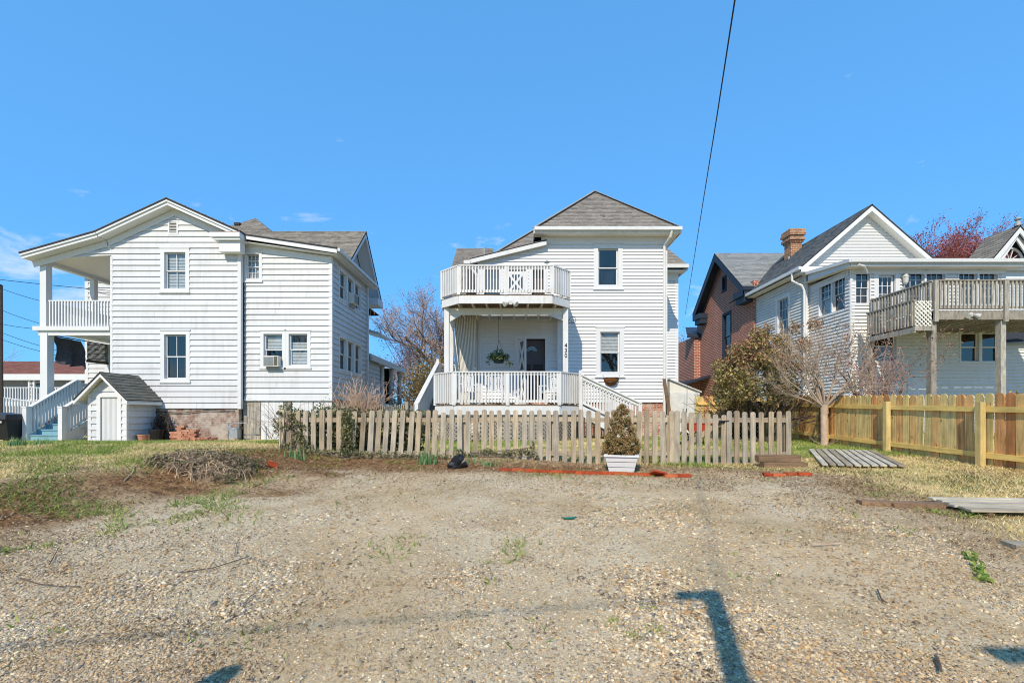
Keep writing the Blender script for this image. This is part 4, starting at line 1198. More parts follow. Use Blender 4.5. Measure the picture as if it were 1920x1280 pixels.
# boarded underside of the upper stair, leaning under the deck
t = thing('stair_enclosure', (-1.5, 15.3, 1.5), 'cream ribbed board panel closing the upper stair beside the hanging fern', 'panel')
zt, zlo, nb = 4.56, 1.55, 14
for k in range(nb):
    tt, bb = -1.98 + .80 * k / nb, -1.66 + .48 * k / nb; wt, wb = .80 / nb - .014, .48 / nb - .009
    mb = MB(); mb.prism([(bb, 15.40, zlo), (bb + wb, 15.40, zlo), (tt + wt, 15.26, zt), (tt, 15.26, zt)], (0, .022, 0)); mb.build('board', M['soffit'], t)
mb = MB(); mb.prism([(-1.66, 15.43, zlo), (-1.18, 15.43, zlo), (-1.18, 15.29, zt), (-1.98, 15.29, zt)], (0, .012, 0)); mb.build('backing_panel', M['blindreed'], t)
mb = MB(); mb.bar((-2.03, 15.24, 4.3), (-1.70, 15.38, 1.55), .05, .09, up=(1, 0, 0)); mb.build('stringer', M['deckwhite'], t)
# right flight descends to the right
flight('deck_stairs', 'white deck stairs descending to the right behind the potted conifer', (3.75, 13.75), (2.0, 13.75), .9, 6, .5, 1.5, greystep)

def floodlight(loc, label):
    t = thing('floodlight', loc, label, 'lamp', 'outdoor floodlights')
    x, y, z = loc
    mb = MB(); mb.box(x - .05, x + .05, y - .03, y + .0, z - .06, z + .06); mb.build('junction_box', M['silver'], t)
    for s in (-1, 1):
        d = Vector((s * .75, -.5, -.45)).normalized(); p = Vector((x + s * .05, y - .03, z)); mb = MB()
        mb.tube([p, p + d * .05, p + d * .06, p + d * .17], [.02, .03, .055, .075], 10); mb.build('lamp_head', M['silver'], t)
    return t
floodlight((PX(957, 12.8), 12.87, PZ(566, 12.8)), 'twin floodlight under the front edge of the upper deck')

# lantern on the upper deck rail
t = thing('lantern', (PX(1025, 13), 12.9, 5.44), 'small dark lantern standing on the upper deck rail', 'lantern')
mb = MB(); c = (PX(1025, 13), 12.9, 5.442); mb.lathe(c, [(.05, 0), (.05, .015), (.012, .016)], 10); mb.lathe((c[0], c[1], c[2] + .085), [(.09, 0), (.02, .05), (.012, .08)], 10); mb.build('cap', M['greymetal'], t)
mb = MB(); mb.lathe(c, [(.035, .017), (.045, .084)], 8); mb.build('glass_body', M['glass'], t)

# scroll bracket on the right deck post
t = thing('scroll_bracket', (1.67, 13.48, 4.0), 'black wrought-iron scroll bracket on the right deck post', 'bracket')
mb = MB(); b = Vector((1.665, 13.48, 3.98)); pts = []
for k in range(26):
    a = math.pi * 1.15 - k * .27; r = .125 - .0028 * k; pts.append(b + Vector((.14 + r * math.cos(a), 0, .02 + r * math.sin(a))))
mb.tube(pts, .008, 5); mb.tube([b + Vector((0, 0, -.06)), b + Vector((.06, 0, -.05)), b + Vector((.16, 0, -.03))], .008, 5); mb.build('scroll', M['black'], t)
mb = MB(); mb.box(1.655, 1.668, 13.45, 13.51, 3.86, 4.06); mb.build('plate', M['black'], t)

# house-wall planter basket
t = thing('wall_basket', (PX(1147, 15.3), 15.4, 2.3), 'half-round coco fibre basket under the lower window', 'basket')
bx = PX(1147, 15.35); zt = PZ(708, 15.35); mb = MB(); n = 12
rings = []
for k in range(6):
    a = k / 5 * math.pi / 2; r = .26 * math.cos(a); z = zt - .27 * math.sin(a)
    rings.append([(bx + max(r, .01) * math.cos(math.pi * j / n), 15.45 - .85 * max(r, .01) * math.sin(math.pi * j / n), z) for j in range(n + 1)])
for r0, r1 in zip(rings[:-1], rings[1:]):
    for j in range(n): mb.poly([r0[j], r0[j + 1], r1[j + 1], r1[j]])
mb.build('liner', M['brown'], t)
mb = MB(); mb.tube([tuple(p) for p in rings[0]], .012, 5); mb.tube([tuple(p) for p in rings[2]], .008, 5)
for s in (-.26, .26): mb.tube([(bx + s, 15.45, zt), (bx + s * 1.06, 15.42, zt + .09)], .008, 5)
mb.build('wire_frame', M['black'], t)

def leaf_cloud(rng, centers, radii, count, size, palette, name, parent, mat='leaf', shell=.0, squash=1.0, up=0.0):
    """many small leaf blades in blobs; returns the mesh object"""
    centers = np.array(centers, float); radii = np.array(radii, float)
    w = radii ** 2; idx = rng.choice(len(centers), count, p=w / w.sum())
    d = rng.normal(size=(count, 3)); d /= np.linalg.norm(d, axis=1)[:, None]
    rr = (shell + (1 - shell) * rng.random(count)) ** (1 / 2.2)
    p = centers[idx] + d * (radii[idx] * rr)[:, None] * np.array([1, 1, squash])
    a = rng.normal(size=(count, 3)) + np.array([0, 0, up]); a /= np.linalg.norm(a, axis=1)[:, None]
    b = np.cross(a, rng.normal(size=(count, 3))); b /= np.linalg.norm(b, axis=1)[:, None] + 1e-9
    s = size * rng.uniform(.6, 1.4, count)[:, None]
    V = np.stack([p - a * s, p + b * s * .42, p + a * s, p - b * s * .42], 1).reshape(-1, 3)
    F_ = np.arange(count * 4).reshape(-1, 4)
    pal = np.array(palette); k = rng.integers(0, len(pal), count); col = pal[k] * rng.uniform(.75, 1.25, count)[:, None]
    return np_mesh(name, V, F_, M[mat], col, parent)

# hanging fern basket
rn = np.random.default_rng(3)
fx, fy = PX(935, 14.6), 14.6
t = thing('hanging_fern', (fx, fy, PZ(672, 14.6)), 'green fern in a dark hanging pot on the lower porch', 'plant')
mb = MB(); z = PZ(681, 14.6); mb.lathe((fx, fy, z), [(.11, 0), (.16, .02), (.19, .20), (.20, .21)], 14); mb.build('pot', plain('dark_green_pot', srgb(24, 44, 34), .5), t)
mb = MB()
for k in range(3):
    a = k * 2.1; mb.tube([(fx + .19 * math.cos(a), fy + .19 * math.sin(a), z + .2), (fx, fy, z + .75)], .005, 4)
mb.tube([(fx, fy, z + .75), (fx, fy, 4.4)], .005, 4); mb.build('hanger', M['black'], t)
cs = [(fx, fy, z + .3)] + [(fx + .26 * math.cos(a), fy + .26 * math.sin(a), z + .2) for a in np.arange(0, 6.2, .7)] + [(fx - .36, fy, z + .02), (fx + .36, fy, z - .02), (fx + .3, fy - .2, z + .0)]
leaf_cloud(rn, cs, [.2] + [.13] * 9 + [.09] * 3, 900, .035, [srgb(70, 92, 50), srgb(96, 120, 66), srgb(50, 72, 42), srgb(130, 140, 92)], 'fronds', t)

def patio_chair(x, y, z, rz, label):
    t = thing('patio_chair', (x, y, z), label, 'chair', 'patio chairs on the lower deck')
    def P(a, b, c): v = Matrix.Rotation(rz, 3, 'Z') @ Vector((a, b, c)); return (x + v.x, y + v.y, z + v.z)
    w = .27
    for a, b, h in ((-w, -.25, .62), (w, -.25, .62), (-w, .25, .95), (w, .25, .95)):
        mb = MB(); mb.tube([P(a, b, 0), P(a, b, h)], .016, 6); mb.build('leg', M['trim'], t)
    for a in (-w, w):
        mb = MB(); mb.tube([P(a, -.28, .63), P(a, .25, .66)], .022, 6); mb.build('armrest', M['trim'], t)
    mb = MB()
    for k in range(8): mb.bar(P(-w, -.24 + k * .066, .42), P(w, -.24 + k * .066, .42), .05, .012)
    mb.build('seat', M['trim'], t)
    mb = MB()
    for k in range(7):
        a = -w + .04 + k * .077; mb.bar(P(a, .25, .44), P(a + .09 * (1 if k % 2 else -1) * .8, .26, .93), .012, .03, up=P(1, 0, 0) and (1, 0, 0))
        mb.bar(P(-w, .25, .48 + k * .065), P(w, .25, .48 + k * .065), .012, .02)
    mb.tube([P(-w, .25, .95), P(0, .26, .99), P(w, .25, .95)], .018, 6); mb.build('backrest', M['trim'], t)
patio_chair(-.55, 14.3, ZL, 0, 'white lattice-back patio chair in front of the porch siding')
patio_chair(-1.35, 14.2, ZL, .5, 'white patio chair turned sideways near the ribbed panel')
patio_chair(1.25, 14.6, ZL, -.6, 'white patio chair behind the right-hand rail posts')

# ================================================================ house on the right with sunroom and raised deck
def right_house():
    H = thing('sunroom_house', (14, 18, .6), 'white gabled house with glazed sunroom on the right, behind the new fence', 'house')
    XL = 12.1; DG = 18.8; DS = 16.5; e = .125
    vm = M['vinyl_right']
    # front gable wall
    fg = Frame((0, DG, 0), (1, 0, 0)); ax, az = 14.55, 9.72; ov = .42; exl = XL - ov; exr = 2 * ax - exl; ez = 7.22
    sl = (az - ez) / (ax - exl)
    rz = lambda x: az - abs(x - ax) * sl
    pg = [(XL, 5.5), (2 * ax - XL, 5.5), (2 * ax - XL, rz(XL) - .1), (ax, az - .1), (XL, rz(XL) - .1)]
    siding(H, fg, pg, [], e, vm, thick=.05); backing(H, fg, pg, [], M['interior'])
    pg2 = [(XL, .4), (XL + .35, .4), (XL + .35, 5.5), (XL, 5.5)]
    siding(H, fg, pg2, [], e, vm, thick=.05)
    # left wall
    fl = Frame((XL, 0, 0), (0, -1, 0)); YB = 22.6
    WL_ = (-20.85, -19.75, 4.35, 6.55)
    pl_ = [(-YB, .4), (-DG, .4), (-DG, 6.98), (-YB, 6.98)]
    siding(H, fl, pl_, [WL_], e, vm, thick=.05); backing(H, fl, pl_, [WL_], M['interior'])
    window(H, fl, *WL_, casing=.16, cols=3, rows=2)
    mb = MB(); fl.slab(mb, -DG - .02, -DG + .1, .4, 7.0, -.05, .032); mb.build('corner_board', M['trim'], H)
    # main roof
    yf = DG - .42
    roof_plane(H, [(exl, yf, ez), (ax, yf, az), (ax, 24.5, az), (exl, 24.5, ez)], SLATES, seed=51, thick=.05)
    roof_plane(H, [(ax, yf, az), (exr, yf, ez), (exr, 24.5, ez), (ax, 24.5, az)], SLATES, seed=52, thick=.05)
    for s, xe in ((-1, exl), (1, exr)):
        mb = MB(); mb.prism([(xe, yf + .01, ez - .06), (ax, yf + .01, az - .06), (ax, yf + .01, az - .27), (xe, yf + .01, ez - .27)], (0, .035, 0)); rb = mb.build('rake_board', M['trim'], H)
        n = 30
        for k in range(1):
            mb = MB(); mb.prism([(xe, yf + .05, ez - .2), (ax, yf + .05, az - .2), (ax, DG - .03, az - .2), (xe, DG - .03, ez - .2)], (0, 0, .02)); mb.build('rake_soffit', M['soffit'], rb)
    mb = MB(); mb.box(exl - .1, exl + .0, yf, 22.9, ez - .14, ez - .01); mb.build('gutter', M['gutter'], H)
    mb = MB(); mb.box(exl + .01, XL - .03, yf + .05, 22.9, ez - .2, ez - .18); mb.build('soffit', M['soffit'], H)
    mb = MB(); mb.box(exl, XL + 1.5, yf, DG - .03, ez - .24, ez - .02); mb.build('cornice_return', M['trim'], H)
    # downspout with two bends
    mb = MB(); mb.tube([(exl - .05, 18.9, ez - .1), (exl - .05, 18.9, ez - .45), (XL - .15, 18.75, ez - .7), (XL - .08, 18.72, ez - .9), (XL - .08, 18.72, .5)], .05, 8); mb.build('downspout', M['trim'], H)
    # chimney pipe behind
    # sunroom block ---------------------------------------------------
    fs = Frame((0, DS, 0), (1, 0, 0)); xl, xr = 12.28, 17.85; top = 6.5
    rect = lambda x0, x1, y0, y1: (PX(x0, DS), PX(x1, DS), PZ(y1, DS), PZ(y0, DS))
    wS = rect(1602, 1632, 508, 570); dS = rect(1638, 1686, 505, 604)
    w1 = rect(1694, 1734, 507, 572); w2 = rect(1734, 1773, 507, 572); w3 = rect(1795, 1833, 507, 572); w4 = rect(1833, 1871, 507, 572)
    lw1 = rect(1630, 1682, 618, 679); lw2 = (PX(1798, DS), PX(1837, DS), PZ(680, DS), PZ(621, DS)); lw3 = (PX(1837, DS) + .004, PX(1876, DS), PZ(680, DS), PZ(621, DS)); ldoor = rect(1707, 1748, 706, 790)
    ops = [wS, dS, w1, w2, w3, w4, lw1, lw2, lw3, ldoor]
    pS = [(xl, .3), (xr, .3), (xr, top), (xl, top)]
    siding(H, fs, pS, ops, e, vm, thick=.05); backing(H, fs, pS, ops, M['interior'])
    f2 = Frame((xl, 0, 0), (0, -1, 0)); wL1 = (-18.2, -17.45, 5.1, 6.38); wL2 = (-17.45 + .004, -16.72, 5.1, 6.38)
    p2 = [(-DG, .3), (-DS, .3), (-DS, top), (-DG, top)]
    siding(H, f2, p2, [wL1, wL2], e, vm, thick=.05); backing(H, f2, p2, [wL1, wL2], M['interior'])
    for w in (wL1, wL2): window(H, f2, *w, casing=.03, cols=3, rows=2, lowcols=1, lowrows=1, st=.022, sill=False, blind=(.0, .6) if w is wL1 else None)
    for w, c in ((wS, 2), (w1, 3), (w2, 3), (w3, 3), (w4, 3)): window(H, fs, *w, casing=.035, cols=c, rows=2, st=.022, sill=False, roommat='roomgrey')
    for w in (lw1, lw2, lw3): window(H, fs, *w, casing=.05, cols=1, sill=False, label='dark lower window under the raised deck')
    mb = MB()
    for q in ((dS[0], dS[0] + .16, dS[2], dS[3]), (dS[1] - .16, dS[1], dS[2], dS[3]), (dS[0] + .16, dS[1] - .16, dS[3] - .2, dS[3])): fs.slab(mb, *q, -.05, .035)
    df = mb.build('door_frame', M['trim'], H)
    mb = MB(); a0, a1, b0, b1 = dS[0] + .17, dS[1] - .17, dS[2] + .02, dS[3] - .21
    for q in ((a0, a0 + .07, b0, b1), (a1 - .07, a1, b0, b1), (a0 + .07, a1 - .07, b1 - .07, b1), (a0 + .07, a1 - .07, b0, b0 + .1)): fs.slab(mb, *q, -.1, -.06)
    for k in (1, 2): u = a0 + (a1 - a0) * k / 3; fs.slab(mb, u - .01, u + .01, b0 + .1, b1 - .07, -.095, -.065)
    for k in range(1, 5): z = b0 + .1 + (b1 - b0 - .17) * k / 5; fs.slab(mb, a0 + .07, a1 - .07, z - .01, z + .01, -.096, -.066)
    dr = mb.build('french_door', M['trim'], H)
    mb = MB(); mb.poly([fs(a0, b0, -.085), fs(a1, b0, -.085), fs(a1, b1, -.085), fs(a0, b1, -.085)]); mb.build('pane', M['glass'], dr)
    mb = MB(); fs.slab(mb, a0 - .05, a1 + .05, b0, b1, -.5, -.45); mb.build('door_interior', M['roomgrey'], dr)
    mb = MB(); fs.slab(mb, ldoor[0], ldoor[1], ldoor[2], ldoor[3], -.06, -.02); ld = mb.build('cellar_door', M['paleblue'], H)
    mb = MB(); fs.slab(mb, ldoor[0] - .12, ldoor[0], ldoor[2], ldoor[3] + .12, -.02, .035); fs.slab(mb, ldoor[0], ldoor[1] + .12, ldoor[3], ldoor[3] + .12, -.02, .036); mb.build('cellar_door_frame', M['paleblue'], ld)
    for x in (xl + .05, xr - .05):
        mb = MB(); fs.slab(mb, x - .09, x + .07, .3, top, -.05, .035); mb.build('corner_board', M['trim'], H)
    mb = MB(); f2.slab(mb, -DG, -DS - .02, 6.26, 6.5, .027, .04); fs.slab(mb, xl, xr, 6.3, 6.5, .027, .04); mb.build('frieze_board', M['trim'], H)
    mb = MB(); mb.prism([(xl - .32, DS - .4, 6.64), (xr + .45, DS - .4, 6.64), (xr + .45, DG, 6.95), (xl - .32, DG, 6.95)], (0, 0, .05)); mb.build('sunroom_roof', M['gutter'], H)
    mb = MB(); mb.prism([(xl - .31, DS - .38, 6.46), (xl - .31, DG - .42, 6.60), (xl - .31, DG - .42, 6.84), (xl - .31, DS - .38, 6.66)], (-.02, 0, 0)); mb.build('fascia', M['trim'], H)
    mb = MB(); mb.box(xl - .36, xr + .5, DS - .52, DS - .41, 6.58, 6.70); mb.box(xl - .30, xr + .42, DS - .405, DS - .37, 6.47, 6.63); mb.build('gutter', M['gutter'], H)
    mb = MB(); mb.prism([(xl - .42, DS - .5, 6.58), (xl - .42, DG - .4, 6.86), (xl - .42, DG - .4, 6.98), (xl - .42, DS - .5, 6.70)], (.09, 0, 0)); mb.build('gutter', M['gutter'], H)
    mb = MB(); mb.box(xl - .30, xr + .42, DS - .369, DS - .03, 6.47, 6.485); mb.prism([(xl - .3, DS - .03, 6.5), (xl - .03, DS - .03, 6.5), (xl - .03, DG, 6.62), (xl - .3, DG, 6.62)], (0, 0, .015)); mb.build('soffit', M['soffit'], H)
    mb = MB(); x = PX(1603, 16.2); mb.tube([(x, DS - .45, 6.5), (x + .25, DS - .4, 6.46), (x + .5, DS - .2, 6.30)], .045, 8); mb.build('gutter_elbow', M['gutter'], H)
    # coach lamp beside the french door
    mb = MB(); p = fs(PX(1692, DS), PZ(527, DS), .14); mb.lathe((p.x, p.y, p.z - .16), [(.03, 0), (.07, .06), (.09, .25), (.11, .27), (.05, .36), (.02, .4)], 8); mb.tube([p + Vector((0, 0, -.1)), fs(PX(1692, DS), PZ(545, DS), .02)], .02, 6); mb.build('coach_lamp', M['silver'], H)
    mb = MB(); mb.box(xr - .1, xr, DS + .15, 24, .3, 6.5); mb.box(2 * ax - XL - .1, 2 * ax - XL, DG + .2, 24, .3, 7); mb.box(XL + .02, 17, 23.8, 24, .3, 7); mb.build('wall', vm, H)
    # ---- raised deck -------------------------------------------------
    zf, yF, xD = 4.42, 14.0, 12.95
    gw = M['greywood']
    mb = MB(); y = yF + .02
    dk = None
    boards = MB()
    while y < DS - .05:
        boards.box(xD - .04, 18.6, y, min(y + .135, DS - .03), zf - .03, zf); y += .147
    dk = boards.build('deck_floor', gw, H)
    for a, b, h in (((xD, yF - .02), (18.6, yF - .02), .26), ((xD - .02, yF), (xD - .02, DS - .04), .26)):
        mb = MB(); mb.bar((a[0], a[1], zf - .03 - h / 2), (b[0], b[1], zf - .03 - h / 2), .04, h); mb.build('rim_board', gw, dk)
    x = xD + .2
    while x < 18.5:
        mb = MB(); mb.box(x - .02, x + .02, yF + .04, DS - .03, zf - .26, zf - .032); mb.build('joist', gw, dk); x += .4
    for x in (12.98, 15.12, 17.5):
        mb = MB(); mb.box(x - .08, x + .08, yF + .0, yF + .17, .3, zf - .05); p = mb.build('deck_post', gw, H)
        mb = MB(); mb.box(x - .06, x + .06, yF - .1, yF - .045, zf - .36, zf + .9); mb.build('rail_post', gw, p)
    railing(H, (xD, yF, zf), (18.6, yF, zf), .93, .125, .045, gw, cap=(.14, .04), sub=.08)
    railing(H, (xD, DS - .1, zf), (xD, yF, zf), .93, .125, .045, gw, cap=(.14, .04), sub=.08)
    # lower landing with lattice on the left of the deck
    zl_ = 3.9
    mb = MB()
    for k in range(13): mb.box(12.33, 12.88, 13.95 + .147 * k, 13.95 + .147 * k + .135, zl_ - .03, zl_)
    ld = mb.build('landing_floor', gw, H)
    mb = MB(); mb.box(12.28, 12.9, 13.88, 13.94, zl_ - .12, zl_ + .02); mb.bar((12.31, 13.9, zl_ - .1), (12.31, 15.8, zl_ - .1), .05, .16); mb.build('rim_board', gw, ld)
    railing(H, (12.35, 15.8, zl_), (12.35, 13.95, zl_), .84, .13, .045, gw, cap=(.13, .04))
    for (p, q) in (((12.36, 13.96), (12.86, 13.96)), ((12.36, 15.5), (12.7, 15.5))):
        lt = MB(); P, Q = Vector((*p, 0)), Vector((*q, 0)); d = (Q - P).normalized(); ln = (Q - P).length; z0, z1 = zl_ + .03, zl_ + .8; hg = z1 - z0; s = .06
        while s < ln + hg:
            for sg in (1, -1):
                t0, t1 = (s - hg, s) if sg > 0 else (s, s - hg); lo, hi = max(min(t0, t1), 0), min(max(t0, t1), ln)
                if hi - lo > .03:
                    g = lambda t: z0 + hg * (t - t0) / (t1 - t0)
                    lt.bar(P + d * lo + Vector((0, .01 * sg, g(lo))), P + d * hi + Vector((0, .01 * sg, g(hi))), .008, .04)
            s += .13
        lt.build('landing_lattice', M['soffit'], H)
    for x, y in ((12.38, 15.7),):
        mb = MB(); mb.box(x - .05, x + .05, y - .05, y + .05, .3, zl_ - .04); mb.build('landing_post', gw, H)
right_house()
floodlight((PX(1822, 13.9), 13.94, PZ(589, 13.9)), 'twin floodlight on the rim of the weathered raised deck')

# chimney and brick house behind
def brick_house():
    H = thing('brick_house', (13, 26, .6), 'brown brick house with dark slate-blue gable trim behind the sunroom house', 'house')
    X0 = 12.0; y0, y1, ym = 23.1, 28.4, 25.75; ez, rz = 7.9, 10.25
    fl = Frame((X0, 0, 0), (0, -1, 0))
    WU = (-25.95, -25.45, 8.2, 9.0); WM = (-25.9, -24.9, 4.3, 6.9)
    poly = [(-29.5, .3), (-22.6, .3), (-22.6, ez), (-29.5, ez)]
    backing(H, fl, poly, [WM], M['brickhouse'], 'brick_wall', .25, 0)
    gp = [(-y1, ez), (-y0, ez), (-ym, rz)]
    backing(H, fl, gp, [WU], M['brickhouse'], 'brick_gable', .25, 0)
    window(H, fl, *WM, casing=.08, cols=1, casing_mat=M['navy']); window(H, fl, *WU, casing=.07, cols=1, casing_mat=M['navy'])
    mb = MB(); mb.box(X0 + .05, 18, 22.5, 22.62, .3, 7.7); mb.build('wall', M['brickhouse'], H)
    xo = X0 - .55
    roof_plane(H, [(xo, y0 - .5, ez - .3), (20, y0 - .5, ez - .3), (20, ym, rz + .1), (xo, ym, rz + .1)], [srgb(140, 142, 140), srgb(124, 126, 126), srgb(154, 154, 150)], .16, .32, .05, seed=61)
    roof_plane(H, [(xo, ym, rz + .1), (20, ym, rz + .1), (20, y1 + .5, ez - .3), (xo, y1 + .5, ez - .3)], SLATES, .16, .32, .05, seed=62, tex=False)
    for ya, za, yb, zb in ((y0 - .5, ez - .34, ym, rz + .05), (ym, rz + .05, y1 + .5, ez - .34)):
        mb = MB(); mb.prism([(xo + .01, ya, za), (xo + .01, yb, zb), (xo + .01, yb, zb - .4), (xo + .01, ya, za - .4)], (.06, 0, 0)); mb.prism([(xo + .07, ya, za - .1), (xo + .07, yb, zb - .1), (X0 + .05, yb, zb - .1), (X0 + .05, ya, za - .1)], (0, 0, .03)); mb.build('rake_board', M['navy'], H)
    for ya in (y0 - .5, y1 - .5):
        mb = MB(); mb.box(xo + .02, X0 + .1, ya, ya + 1.0, ez - .75, ez - .45); mb.box(xo + .12, X0 + .1, ya + .05, ya + .9, ez - 1.05, ez - .751); mb.build('cornice_return', M['navy'], H)
    mb = MB(); mb.box(xo, 20, y0 - .55, y0 - .45, ez - .5, ez - .33); mb.build('fascia', M['navy'], H)
    # lower wing with dark hip roof, further back
    mb = MB(); mb.prism([(11.1, 28.9, 6.3), (14, 28.9, 6.3), (14, 32, 7.3), (12.2, 32, 7.3)], (0, 0, .08)); mb.box(11.15, 14, 28.85, 29.0, 6.12, 6.29); mb.build('wing_roof', M['navy'], H)
    mb = MB(); mb.box(11.6, 13, 29.0, 33, .3, 6.2); mb.build('wing_wall', M['brickhouse'], H)
    mb = MB(); mb.prism([(10.2, 27.5, 2.95), (12, 27.5, 3.5), (12, 31.5, 3.5), (10.2, 31.5, 2.95)], (0, 0, .12)); mb.build('porch_roof', M['navy'], H)
    for y in (27.7, 29.5, 31.3):
        mb = MB(); mb.box(10.3, 10.5, y - .1, y + .1, .4, 2.95); mb.build('porch_post', M['navy'], H)
    # chimney between the houses
    c = thing('chimney', (13.2, 22.6, 8), 'corbelled orange brick chimney behind the sunroom house roof', 'chimney')
    x, y = PX(1487, 22.5), 22.5
    mb = MB(); mb.box(x - .27, x + .27, y - .27, y + .27, 6.5, PZ(458, 22.5)); mb.build('shaft', M['chimneybrick'], c)
    mb = MB()
    for k, (g, h) in enumerate(((.05, .1), (.11, .12), (.06, .12), (.13, .14), (.10, .16))):
        z = PZ(458, 22.5) + sum(q[1] for q in ((.05, .1), (.11, .12), (.06, .12), (.13, .14), (.10, .16))[:k]); mb.box(x - .27 - g, x + .27 + g, y - .27 - g, y + .27 + g, z + .002, z + h)
    mb.build('crown', M['chimneybrick'], c)
    mb = MB(); mb.tube([(x - .42, y - .35, 7.2), (x - .42, y - .35, 8.9)], .05, 8); mb.build('vent_pipe', M['greymetal'], c)
brick_house()

def far_right_house():
    D = 19.0
    H = thing('maroon_gable_house', (22, 19, .6), 'pale house with maroon gable and half-round window at the right edge', 'house')
    fr = Frame((0, D, 0), (1, 0, 0)); ax, az = PX(1891, D), PZ(430, D)
    xl = PX(1838, D); ez = PZ(492, D); sl = (az - ez) / (ax - xl); xr = 2 * ax - xl
    gp = [(xl + .4, ez), (xr - .4, ez), (ax, az - .3)]
    backing(H, fr, gp, [], M['maroon'], 'gable_wall', .1, -.1)
    pw = [(xl + .6, .4), (xr + 6, .4), (xr + 6, ez - .1), (xl + .6, ez - .1)]
    siding(H, fr, pw, [], .13, M['paleblue'], thick=.02); backing(H, fr, pw, [], M['interior'])
    mb = MB(); mb.box(xl + .6, xl + .7, D + .15, 20.2, .4, ez - .1); mb.build('wall', M['paleblue'], H)
    for s, xe in ((-1, xl), (1, xr)):
        roof_plane(H, [(xe, D - .45, ez - .02), (ax, D - .45, az), (ax, 19.9, az), (xe, 19.9, ez - .02)] if s < 0 else [(ax, D - .45, az), (xe, D - .45, ez - .02), (xe, 19.9, ez - .02), (ax, 19.9, az)], TANS, .16, .3, .05, seed=71 + s)
        mb = MB(); mb.prism([(xe, D - .44, ez - .07), (ax, D - .44, az - .05), (ax, D - .44, az - .32), (xe + s * -.3, D - .44, ez - .07)], (0, .05, 0)); mb.prism([(xe, D - .3, ez - .2), (ax, D - .3, az - .25), (ax, D - .3, az - .55), (xe - s * .5, D - .3, ez - .2)], (0, .05, 0)); mb.build('rake_board', M['trim'], H)
    mb = MB(); mb.box(xl, xr, D - .42, D, ez - .22, ez - .05); mb.box(xl + .2, xr, D - .25, D, ez - .36, ez - .221); mb.build('cornice', M['trim'], H)
    mb = MB(); n = 14; mb.poly([fr(ax + .55 * math.cos(math.pi * k / n), ez + .04 + .55 * math.sin(math.pi * k / n), .01) for k in range(n + 1)]); w = mb.build('half_round_window', M['glass'], H)
    mb = MB(); mb.tube([fr(ax + .55 * math.cos(math.pi * k / n), ez + .04 + .55 * math.sin(math.pi * k / n), .03) for k in range(n + 1)], .05, 6)
    for k in range(1, 5): a = math.pi * k / 5; mb.bar(fr(ax, ez + .06, .03), fr(ax + .55 * math.cos(a), ez + .04 + .55 * math.sin(a), .03), .03, .02)
    mb.build('window_frame', M['trim'], w)
    mb = MB(); mb.lathe((ax, D - .35, az), [(.12, 0), (.1, .12), (.05, .2), (.12, .26), (.1, .32), (.02, .34)], 10); mb.build('finial', M['greymetal'], H)
far_right_house()
# low house beyond the deck on the far right, seen between the deck posts
t = thing('grey_sided_house', (20, 17.5, .6), 'grey lap-sided wall beyond the raised deck at the right edge', 'house')
fq = Frame((18.3, 17.2, 0), (1, -.35, 0))
siding(t, fq, [(0, .4), (5, .4), (5, 3.9), (0, 3.9)], [], .125, M['vinyl_right'], thick=.05); backing(t, fq, [(0, .4), (5, .4), (5, 3.9), (0, 3.9)], [], M['interior'])
mb = MB(); mb.prism([fq(-.3, 3.9, .3), fq(5, 3.9, .3), fq(5, 4.9, -2), fq(-.3, 4.9, -2)], (0, 0, .08)); mb.build('roof', M['roof_edge'], t)

# ================================================================ motel-like building on the far left
def motel():
    D = 36.0
    H = thing('balcony_building', (-38, 38, .6), 'long low building with brown shingle roof and white balcony on the far left', 'building')
    fr = Frame((0, D, 0), (1, 0, 0)); xl, xr = -46.0, -26.0
    zf, ez = PZ(752, D - 2), 4.05
    bl = []; wins = [(-38.0, -36.4, zf + .6, zf + 1.6), (-34.2, -33.0, zf + .5, zf + 1.5), (-31.2, -29.8, zf + .5, zf + 1.5)]
    poly = [(xl, zf), (xr, zf), (xr, ez), (xl, ez)]
    siding(H, fr, poly, wins, .2, M['white_siding']); backing(H, fr, poly, wins, M['interior'])
    for w in wins: window(H, fr, *w, casing=.08, cols=2, rows=2, sill=False)
    mb = MB(); mb.box(xl, xr, D, D + .2, .3, zf - .02); mb.build('brick_base', M['brickhouse'], H)
    roof_plane(H, [(xl, D - 2.2, ez + .15), (xr, D - 2.2, ez + .15), (xr, D + 2.6, 5.75), (xl, D + 2.6, 5.75)], REDS, .2, .4, .1, seed=81)
    mb = MB(); mb.box(xl, xr, D - 2.25, D - 2.15, ez - .25, ez + .2); mb.build('fascia', M['trim'], H)
    mb = MB(); mb.box(xl, xr, D - 2.2, D - .02, zf - .35, zf); mb.build('balcony_floor', M['trim'], H)
    for x in (-39.5, -36.0, -31.4, -27.5):
        mb = MB(); mb.box(x - .06, x + .06, D - 2.1, D - 2.0, zf, ez - .2); mb.box(x + .3, x + .42, D - 2.1, D - 2.0, zf, ez - .2)
        for k in range(7): z = zf + .1 + k * .28; mb.bar((x, D - 2.05, z), (x + .36, D - 2.05, z + .24), .03, .05); mb.bar((x + .36, D - 2.05, z), (x, D - 2.05, z + .24), .03, .05)
        mb.build('trellis_post', M['trim'], H)
    railing(H, (xl + 4, D - 2.05, zf), (xr, D - 2.05, zf), 1.05, .2, .06, M['trim'])
    mb = MB(); mb.box(xl, xr, D + 2.5, D + 2.7, .3, 5.7); mb.build('wall', M['white_siding'], H)
    mb = MB()
    railing(H, (-39.0, 30.5, 2.0), (-29.5, 28.5, .9), 1.1, .25, .07, M['trim'], name='ramp_railing')
motel()

